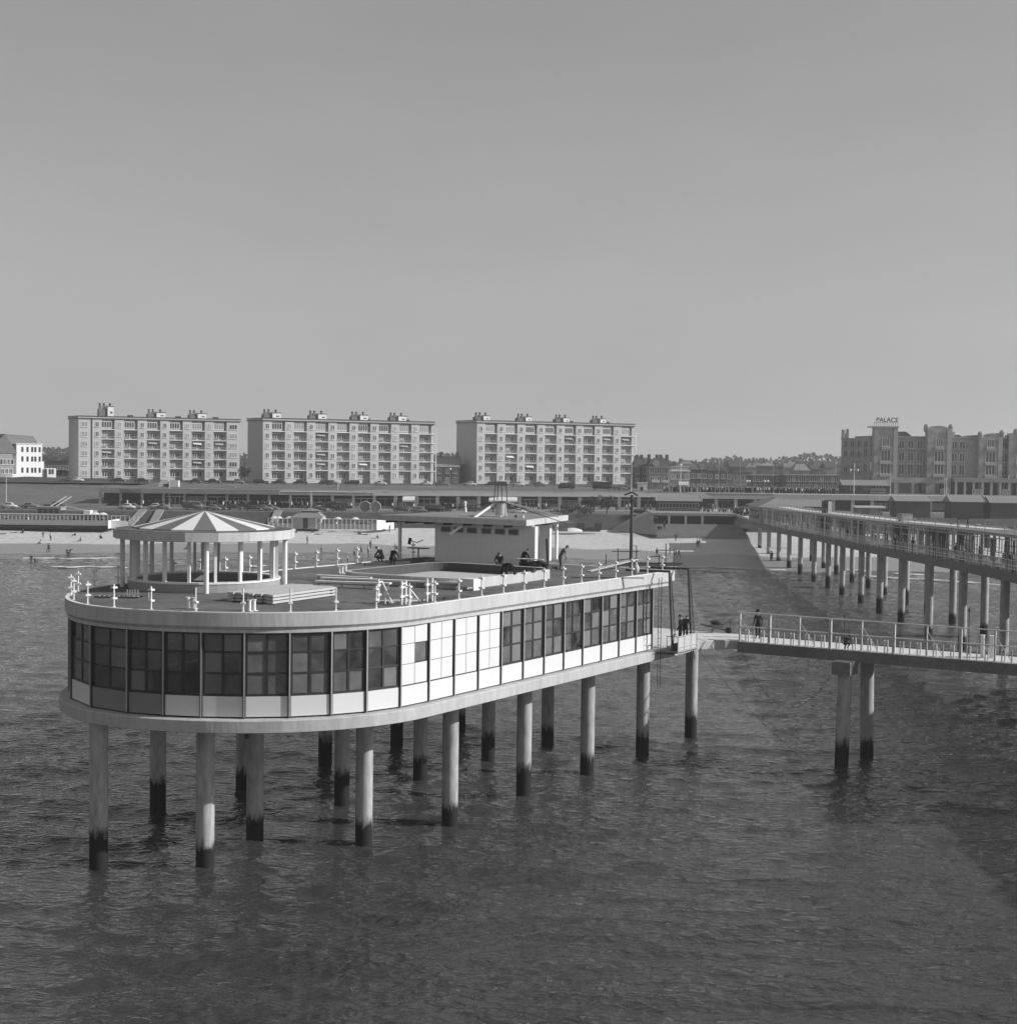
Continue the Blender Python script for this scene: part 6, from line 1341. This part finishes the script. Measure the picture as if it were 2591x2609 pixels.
person('workman with bare arms walking stooped along the roof to the right of the cabin', 'stoop', W2(*pix(1426, 1455), zr), R(-75), 'mid', 'mid', arms=True)
person('workman in dark jacket crouching behind the roof kerb in front of the cabin', 'kneel', W2(*pix(1274, 1452), zr), R(170), 'dark', 'dark')
person('workman seated beside the tarpaulin bundle under the cabin roof', 'kneel', W2(*pix(1328, 1447), zr+.1), R(-60), 'black', 'dark')
person('left of two dark workmen crouching at the far roof edge left of the cabin', 'kneel', W2(*pix(976, 1437), zr), R(60), 'black', 'black')
person('right of two dark workmen crouching at the far roof edge left of the cabin', 'kneel', W2(*pix(996, 1440), zr), R(-40), 'black', 'black')
person('workman bending over inside the right end of the roof kerb', 'bend', W2(*pix(1304, 1481), zr), R(60), 'black', 'black')
person('left workman in dark clothes standing in the hanging cradle', 'stand', W2(20.3, 11.0, 7.8), R(60), 'black', 'black')
person('right workman in dark clothes leaning over in the hanging cradle', 'stoop', W2(21.0, 11.0, 7.8), R(-20), 'black', 'black')
person('man in dark suit and cap standing on the bridge near its start', 'stand', at(1930, 1627, GZ), R(150), 'dark', 'black', hat=True, scale=1.08)
person('man crouching on the bridge edge above the capped pile', 'kneel', W2(27.3, 19.3, GZ+.02), R(-150), 'dark', 'dark', scale=.85)
person('left one of two dark figures crouching on the pier roof at the right edge', 'kneel', (PX(137)+2.6, 137, rz_(137)), R(-70), 'black', 'black')
person('right one of two dark figures on the pier roof at the right edge, standing bent', 'bend', (PX(137)+3.9, 138, rz_(137)), R(90), 'black', 'black')
ORD = ['first', 'second', 'third', 'fourth', 'fifth', 'sixth', 'seventh', 'eighth', 'ninth', 'tenth', 'eleventh', 'twelfth']
prn = random.Random(31)
for i, (x, dk) in enumerate(((1955, 'black'), (2022, 'black'), (2058, 'mid'), (2094, 'dark'), (2160, 'black'), (2186, 'black'), (2196, 'white'), (2262, 'dark'), (2328, 'mid'), (2412, 'black'), (2436, 'black'), (2500, 'black'))):
    # the deck point under this column of the photograph
    best = min(np.arange(120, 300, .5), key=lambda Y: abs(PW/2+FPX*(PX(Y)+.9)/Y-x))
    person('%s dark figure from the land end inside the pier gallery' % ORD[i] if dk != 'white' else 'pale-clad figure inside the pier gallery near its middle', 'stand' if i % 3 else 'walk', (PX(best)+.9, best, PZ(best)+.82), prn.uniform(0, 6.2), dk, 'black', group='far')['group'] = 'figures inside the pier gallery'
def zsand(x, y):
    for Z in np.arange(ZB, -.4, -.02):
        g = at(x, y, Z); t = (g[1]-f_w(g[0]))/(f_f(g[0])-f_w(g[0]))
        zz_ = .05+(ZB-.05)*max(t, 0)**1.05 if t > 0 else .05+.03*(t*10)
        if Z <= zz_+.02: return g
    return at(x, y, 0)
beach = [(7, 1361, 'lie', 'mid', 'sunbather lying on the sand at the far left edge of the beach'), (36, 1358, 'lie', 'dark', 'sunbather lying on the sand left of two people by the terrace plinth'), (60, 1359, 'sit', 'dark', 'dark huddled sitter on the sand below the left terrace'),
 (70, 1353, 'sit', 'dark', 'person sitting against the plinth of the left terrace'), (76, 1349, 'stand', 'dark', 'person standing right by the plinth of the left terrace'), (111, 1371, 'stand', 'mid', 'child in grey standing on the dry sand left of the white-shirted man'), (130, 1378, 'stand', 'white', 'man in white shirt and dark trousers standing on the dry sand'),
 (105, 1386, 'sit', 'white', 'person in white sitting near the edge of the dry sand'), (161, 1355, 'stand', 'mid', 'small figure standing near the right end of the left terrace'), (193, 1366, 'sit', 'dark', 'dark seated figure in the middle of the dry sand'), (207, 1380, 'sit', 'mid', 'sitter on a dark towel on the dry sand'),
 (257, 1373, 'sit', 'dark', 'dark seated figure just left of the round canopy disc'), (124, 1408, 'walk', 'dark', 'left walker of a couple at the water edge'), (128, 1408, 'walk', 'mid', 'right walker of a couple at the water edge'), (175, 1426, 'stand', 'dark', 'man standing in the shallow water below the dog'),
 (81, 1438, 'stand', 'black', 'left bather standing in the sea on the far left'), (90, 1433, 'sit', 'mid', 'right bather kneeling in the sea on the far left'), (306, 1412, 'lie', 'dark', 'person lying on the wet sand beside the canopy posts'), (441, 1403, 'stand', 'light', 'figure in pale clothes seen between the canopy posts'), (478, 1400, 'sit', 'mid', 'sitter seen between the canopy posts'),
 (783, 1387, 'stand', 'dark', 'man in dark clothes alone on the sand right of the canopy'), (819, 1408, 'walk', 'light', 'child running on the wet sand right of the canopy'), (903, 1419, 'walk', 'light', 'left figure in the row of beach ball players'), (920, 1413, 'walk', 'dark', 'second figure in the row of beach ball players'), (938, 1413, 'stand', 'white', 'third figure in the row of beach ball players, in white'), (944, 1398, 'stand', 'dark', 'man in dark clothes behind the ball players'), (886, 1434, 'stand', 'light', 'child in pale clothes at the sea edge beyond the roof'),
 (1022, 1412, 'stand', 'dark', 'dark figure standing on the wet sand left of the cabin'), (913, 1362, 'sit', 'dark', 'left sitter of a group below the beach cafe'), (920, 1363, 'sit', 'mid', 'middle sitter of a group below the beach cafe'), (928, 1363, 'lie', 'dark', 'lying member of a group below the beach cafe'), (955, 1373, 'lie', 'white', 'sunbather in white lying on the sand below the beach cafe'), (962, 1373, 'sit', 'mid', 'sitter beside the white-clad sunbather below the beach cafe'),
 (982, 1352, 'sit', 'dark', 'person crouching at the right end of the beach cafe'), (993, 1356, 'stand', 'black', 'dark figure standing right of the beach cafe, left of two'), (1007, 1351, 'stand', 'mid', 'figure standing right of the beach cafe, right of two'), (752, 1357, 'sit', 'light', 'pale sitter below the left end of the beach cafe'), (795, 1357, 'sit', 'dark', 'dark sitter below the door of the beach cafe'), (812, 1362, 'lie', 'white', 'sunbather lying below the beach cafe door'),
 (1721, 1379, 'walk', 'dark', 'man walking alone on the bright sand below the steps'), (1776, 1397, 'walk', 'dark', 'left walker of a pair near the pier shadow'), (1781, 1395, 'walk', 'mid', 'right walker of a pair near the pier shadow'), (1707, 1414, 'walk', 'mid', 'walker in grey coat above the end of the restaurant roof'), (1721, 1422, 'walk', 'black', 'left man of a dark-suited pair walking on the wet sand'), (1729, 1422, 'walk', 'black', 'right man of a dark-suited pair walking on the wet sand'), (1673, 1419, 'walk', 'dark', 'woman in dark coat beside the scaffold tubes'),
 (1962, 1428, 'stand', 'light', 'figure with pale bag standing in the pier shadow'), (1966, 1428, 'stand', 'black', 'dark figure beside the one with a pale bag in the pier shadow')]
for x, y, ps, tp_, lab in beach:
    g = zsand(x, y); o = person('beach '+lab if False else lab, ps, (g[0], g[1], g[2]-.01), prn.uniform(0, 6.28) if ps != 'lie' else R(90)+prn.uniform(-.3, .3), tp_, 'dark' if tp_ != 'mid' else 'mid', group='people on the beach', scale=.85 if 'child' in lab else 1.0)
for (x, y, lab) in ((1677, 1351, 'left sitter of three dark figures on the concrete steps'), (1683, 1350, 'middle sitter of three dark figures on the concrete steps'), (1692, 1343, 'dark figure standing on the concrete steps'), (1668, 1331, 'dark figure in the first opening of the underpass, left of two'), (1673, 1331, 'dark figure in the first opening of the underpass, right of two')):
    g = atY(x, y, 331 if y > 1335 else 337); zst = 4.4-(math.floor((338-g[1])/1.2))*.17 if g[1] < 337.9 else 4.5
    person(lab, 'sit' if 'sitter' in lab else 'stand', (g[0], g[1], min(4.5, zst)-.0), R(180), 'black', 'dark', group='people on the steps')
# dog on the beach
g = zsand(175, 1409); dg_ = thing('dog', 'dark dog running on the wet sand beyond the wading man', 'dog', g, R(0)); me_ = bpy.data.meshes.new('dog')
co = [(.38, 0, .52), (.1, 0, .5), (-.32, 0, .52), (.55, 0, .68), (.72, 0, .72), (.86, 0, .68), (-.42, 0, .6), (-.62, 0, .75), (.36, .09, .35), (.40, .09, .18), (.44, .09, .02), (.36, -.09, .35), (.30, -.09, .18), (.34, -.09, .02), (-.34, .09, .36), (-.44, .09, .2), (-.36, .09, .02), (-.34, -.09, .36), (-.50, -.09, .22), (-.46, -.09, .02)]
ed = [(0, 1), (1, 2), (0, 3), (3, 4), (4, 5), (2, 6), (6, 7), (0, 8), (8, 9), (9, 10), (0, 11), (11, 12), (12, 13), (2, 14), (14, 15), (15, 16), (2, 17), (17, 18), (18, 19)]
me_.from_pydata(co, ed, []); ob = bpy.data.objects.new('d', me_); C.objects.link(ob); md = ob.modifiers.new('s', 'SKIN')
rr2 = [.14, .12, .11, .08, .085, .045, .04, .02, .06, .035, .03, .06, .035, .03, .07, .04, .03, .07, .04, .03]
for i, r_ in enumerate(rr2): me_.skin_vertices[0].data[i].radius = (r_, r_)
me_.skin_vertices[0].data[1].use_root = True; ob.modifiers.new('u', 'SUBSURF').levels = 1; bpy.context.view_layer.update()
dm = bpy.data.meshes.new_from_object(ob.evaluated_get(bpy.context.evaluated_depsgraph_get())); bpy.data.objects.remove(ob); dm.materials.clear(); dm.materials.append(CL['dark']); inst('body', dm, dg_)
b = MB()
for s_ in (-1, 1): b.ball((.70, s_*.07, .76), .035, 6, sc=(1, .5, 1.5))
b.build('ears', CL['black'], dg_)
# promenade crowds: nobody could count them at this distance
def crowd(lab, n_, fn, seed):
    rn = random.Random(seed); b = MB()
    for i in range(n_):
        x, y, z = fn(rn); h = rn.uniform(1.5, 1.8); w = rn.uniform(.17, .25)
        b.tube((x-.08, y, z), (x-.06, y, z+h*.5), .07, .1, n=5); b.tube((x+.10, y, z), (x+.06, y, z+h*.5), .07, .1, n=5)
        mi = rn.choice([0, 0, 0, 1, 2]); b.tube((x, y, z+h*.46), (x, y, z+h*.84), w*.8, w, n=6, m=mi); b.ball((x, y, z+h*.93), .11, 6, m=3)
    o = b.build('crowd', [CL['black'], CL['mid'], CL['white'], SKIN]); tag(o, lab, 'crowd', None, 'stuff')
crowd('dense dark line of strollers along the promenade parapet left of the hotel', 240, lambda rn: (xat(rn.uniform(1690, 2130), 409), 404+rn.uniform(3.5, 9), 10.06), 1)
crowd('scattered strollers on the lower boulevard before the gallery shops', 120, lambda rn: ((lambda X: (X, f_g(X)-rn.uniform(1, 6), ZL+.16))(rn.uniform(-95, 60))), 2)
crowd('people standing on the lower boulevard at the top of the pier approach', 45, lambda rn: (rn.uniform(45, 60), rn.uniform(346, 356), 6.2), 3)
crowd('guests sitting packed behind the windscreens of the left beach terrace', 40, lambda rn: (xat(rn.uniform(0, 270), 320), 320+rn.uniform(.5, 3), 3.4), 4)
crowd('guests behind the windbreaks of the middle beach cafe', 30, lambda rn: (xat(rn.uniform(690, 955), 332), 331.5+rn.uniform(.3, 2.5), 2.7), 5)
crowd('guests standing on the terraces in front of the gallery left of the flag pole', 50, lambda rn: ((lambda X: (X, f_g(X)-rn.uniform(.5, 3), ZL+.16))(rn.uniform(-80, -40))), 6)

# ================================================================== VEHICLES
def car_meshes(kind):
    L = {'saloon': 4.1, 'beetle': 3.8, 'estate': 4.3, 'van': 4.6, 'bus': 5.4, 'pickup': 4.8}[kind]; h = L/2
    prof = {'saloon': [(-h, .35), (-h, .72), (-h+.75, .88), (-h+1.15, 1.38), (h-1.75, 1.42), (h-1.15, .92), (h-.15, .82), (h, .6), (h, .35)],
            'beetle': [(-h, .35), (-h+.1, .75), (-h+.7, 1.15), (-h+1.4, 1.44), (.2, 1.44), (.75, .98), (h-.4, .85), (h, .55), (h, .35)],
            'estate': [(-h, .35), (-h, 1.25), (-h+.2, 1.45), (h-1.85, 1.46), (h-1.25, .95), (h-.15, .85), (h, .6), (h, .35)],
            'van': [(-h, .4), (-h, 1.8), (-h+.2, 1.95), (h-.7, 1.95), (h-.2, 1.2), (h, 1.0), (h, .4)],
            'bus': [(-h, .4), (-h, 2.2), (-h+.2, 2.35), (h-.5, 2.35), (h-.1, 1.3), (h, .9), (h, .4)],
            'pickup': [(-h, .4), (-h, .95), (-.4, .95), (-.35, 1.65), (.9, 1.65), (1.35, 1.05), (h-.1, .95), (h, .6), (h, .4)]}[kind]
    w = .78; b = MB(); n = len(prof); vs = []
    for y, ins in ((-w, 0), (-w+.10, .0), (w-.10, 0), (w, 0)):
        for x, z in prof:
            k = 0
            if abs(y) == w: k = .06
            yy = y*(1-.18*max(0, (z-.85)/.6)) if kind not in ('van', 'bus') else y
            vs.append((x*(1-k*.3), yy, z-(.05 if abs(y) == w and z > .5 else 0)))
    fs = []
    for j in range(3):
        for i in range(n): fs.append((j*n+i, j*n+(i+1) % n, (j+1)*n+(i+1) % n, (j+1)*n+i))
    fs += [tuple(range(n)), tuple(reversed(range(3*n, 4*n)))]; b.add(vs, fs, 0, True)
    g = MB()
    zt = max(z for _, z in prof); z0 = 1.0 if kind not in ('van', 'bus') else 1.25
    xs = [x for x, z in prof if z > zt-.12]; x0, x1 = min(xs)-.1, max(xs)+.12
    for s_ in (-1, 1):
        yo = s_*(w+.01); k = (1-.18*max(0, (z0-.85)/.6)) if kind not in ('van', 'bus') else 1; k2 = (1-.18*max(0, (zt-.12-.85)/.6)) if kind not in ('van', 'bus') else 1
        g.add([(x0, yo*k, z0), (x1+.2, yo*k, z0), (x1-.05, yo*k2, zt-.12), (x0+.12, yo*k2, zt-.12)], [(0, 1, 2, 3)])
    g.add([(x1+.32, -.55, z0), (x1+.32, .55, z0), (x1+.04, .5, zt-.09), (x1+.04, -.5, zt-.09)], [(0, 1, 2, 3)])
    wm = MB(); wm.tube((0, -.09, 0), (0, .09, 0), .31, n=14); wm.tube((0, -.10, 0), (0, -.095, 0), .17, n=10, m=1); wm.tube((0, .095, 0), (0, .10, 0), .17, n=10, m=1)
    bu = MB(); bu.box(h-.02, h+.07, -.7, .7, .42, .54); bu2 = MB(); bu2.box(-h-.07, -h+.02, -.7, .7, .42, .54)
    return b, g, wm.mesh('wheel', [TYRE, MULL]), bu.mesh('bumper', MULL), bu2.mesh('bumper', MULL), h
CK = {}
def car(lab, kind, paint, loc, rz, group):
    key = (kind, paint.name)
    if kind not in CK: CK[kind] = car_meshes(kind)
    b, g, wm, bu, bu2, h = CK[kind]
    if key not in CK: CK[key] = (b.mesh('body', paint), g.mesh('windows', CGLASS))
    nm = {'van': 'parked_van', 'bus': 'parked_minibus', 'pickup': 'parked_truck'}.get(kind, 'parked_car')
    o = thing(nm, lab, {'van': 'van', 'bus': 'minibus', 'pickup': 'truck'}.get(kind, 'car'), loc, rz, group)
    inst('body', CK[key][0], o); inst('windows', CK[key][1], o); inst('bumper', bu, o); inst('bumper', bu2, o)
    for x in (-h+.75, h-.75):
        for y in (-.72, .72): inst('wheel', wm, o, (x, y, .31))
    return o
up_cars = [(175, 'saloon', CARM, 'grey car before the side wall of the left block, left of two'), (194, 'saloon', CARL, 'pale car at the left corner of the left apartment block'), (300, 'saloon', CARD, 'dark car in front of the left block, first right of its end'), (362, 'saloon', CARD, 'dark car in front of the left block near the white shelter'),
 (495, 'beetle', CARD, 'rounded dark car in front of the left block, right of the white shelter'), (543, 'saloon', CARD, 'dark car before the right half of the left block'), (603, 'saloon', CARM, 'grey car at the right corner of the left block'), (665, 'estate', CARD, 'dark estate car at the left corner of the middle block'),
 (710, 'saloon', CARD, 'dark saloon before the first bays of the middle block'), (765, 'saloon', CARD, 'dark car with bright trim before the middle block'), (830, 'saloon', CARD, 'dark car before the middle block left of the flag pole'), (846, 'saloon', CARM, 'grey car before the middle block just left of the flag pole'), (896, 'estate', CARD, 'long dark car before the middle block right of the flag pole'), (968, 'beetle', CARL, 'small rounded pale car before the middle block'), (1083, 'beetle', CARL, 'pale rounded car near the right end of the middle block'), (1126, 'saloon', CARM, 'grey car in front of the gap town house'),
 (1195, 'saloon', CARL, 'pale car in front of the side wall of the right block'), (1252, 'saloon', CARD, 'dark car at the left end of the right block'), (1318, 'saloon', CARL, 'pale car right of the look-out tower'), (1374, 'beetle', CARM, 'grey rounded car before the right block'), (1442, 'van', CARD, 'dark covered truck before the right block'), (1533, 'bus', CARD, 'long dark bus before the right half of the right block'), (1578, 'saloon', CARM, 'grey car right of the dark bus'), (1588, 'saloon', CARD, 'dark car by the right end of the right block')]
for i, (x, kd, pt_, lab) in enumerate(up_cars):
    big = 'bus' in lab or 'truck' in lab
    Y = 436 if x < 1400 else 420; zg = 10.5 if x < 1400 else 10.2
    Xc = xat(x, Y); fy = f_g(Xc)+(51 if x < 1400 else 24); Xc = xat(x, fy); zg = 10.49 if x < 1400 else 10.33
    if x >= 1400 and fy < f_g(Xc)+43: zg = interp([(9.2, 10.02), (20, 10.15), (43, 10.45)], fy-f_g(Xc))+.03
    car(lab, kd, pt_, (Xc, fy, zg), 0 if i % 2 else math.pi, 'cars parked along the upper boulevard')
lo_cars = [(21, 'saloon', CARL, 'pale small car at the foot of the grass bank, far left'), (77, 'saloon', CARM, 'grey car on the lower boulevard left of the parked truck'), (140, 'pickup', CARD, 'dark open truck parked at the foot of the grass bank'), (322, 'saloon', CARL, 'pale-roofed car in front of the shooting saloon windows'), (340, 'saloon', CARM, 'grey car in front of the shooting saloon sign'), (399, 'saloon', CARL, 'white car left of the flag pole by the shooting saloon'), (412, 'beetle', CARM, 'grey rounded car beside the white one by the flag pole'),
 (492, 'van', CARM, 'grey van behind the tip of the striped cone, left side'), (513, 'saloon', CARM, 'grey car right of the grey van by the cone tip'), (540, 'saloon', CARM, 'grey car behind the striped cone to the right of its tip'), (556, 'beetle', CARD, 'dark rounded car on the lower boulevard behind the canopy'), (597, 'saloon', CARD, 'dark car left of the curved lamp post foot'), (643, 'saloon', CARD, 'long dark saloon on the edge of the lower boulevard'), (672, 'saloon', CARM, 'grey car behind the long dark saloon'), (690, 'beetle', CARM, 'grey rounded car near the left end of the beach cafe'),
 (798, 'saloon', CARD, 'dark car behind the pyramid roof'), (814, 'saloon', CARL, 'white-fronted car right of the pyramid roof'), (1022, 'beetle', CARD, 'dark rounded car behind the left end of the cabin roof'), (1066, 'saloon', CARM, 'grey car behind the cabin roof, second from its left end'), (1107, 'van', CARD, 'dark van behind the cabin roof left of the white vent pipe'), (1130, 'saloon', CARD, 'dark car right beside the dark van behind the cabin roof'), (1320, 'saloon', CARL, 'pale car below the white shop awning'), (1905, 'van', CARM, 'pale grey van parked at the head of the pier')]
for i, (x, kd, pt_, lab) in enumerate(lo_cars):
    Y = 352+(i*37 % 3)*2.2 if x < 1500 else 357; Y += 2 if x > 250 else -2
    car(lab, kd, pt_, (xat(x, Y), Y, ZL+.03 if x < 1500 else 5.95), 0 if i % 3 else math.pi, 'vehicles on the lower boulevard')

# ================================================================== HAZE
hz_ = bpy.data.materials.new('air_haze'); hz_.use_nodes = True; n = hz_.node_tree; n.nodes.clear()
ho = n.nodes.new('ShaderNodeOutputMaterial'); pv = n.nodes.new('ShaderNodeVolumePrincipled'); pv.inputs['Color'].default_value = (.92, .92, .92, 1); pv.inputs['Density'].default_value = .00028; pv.inputs['Anisotropy'].default_value = .2
n.links.new(pv.outputs[0], ho.inputs['Volume'])
b = MB(); b.box(-3200, 3200, -80, 2750, -8, 62); o = b.build('haze', hz_); o['kind'] = 'stuff'; o['label'] = 'thin sea haze lying over the whole view'
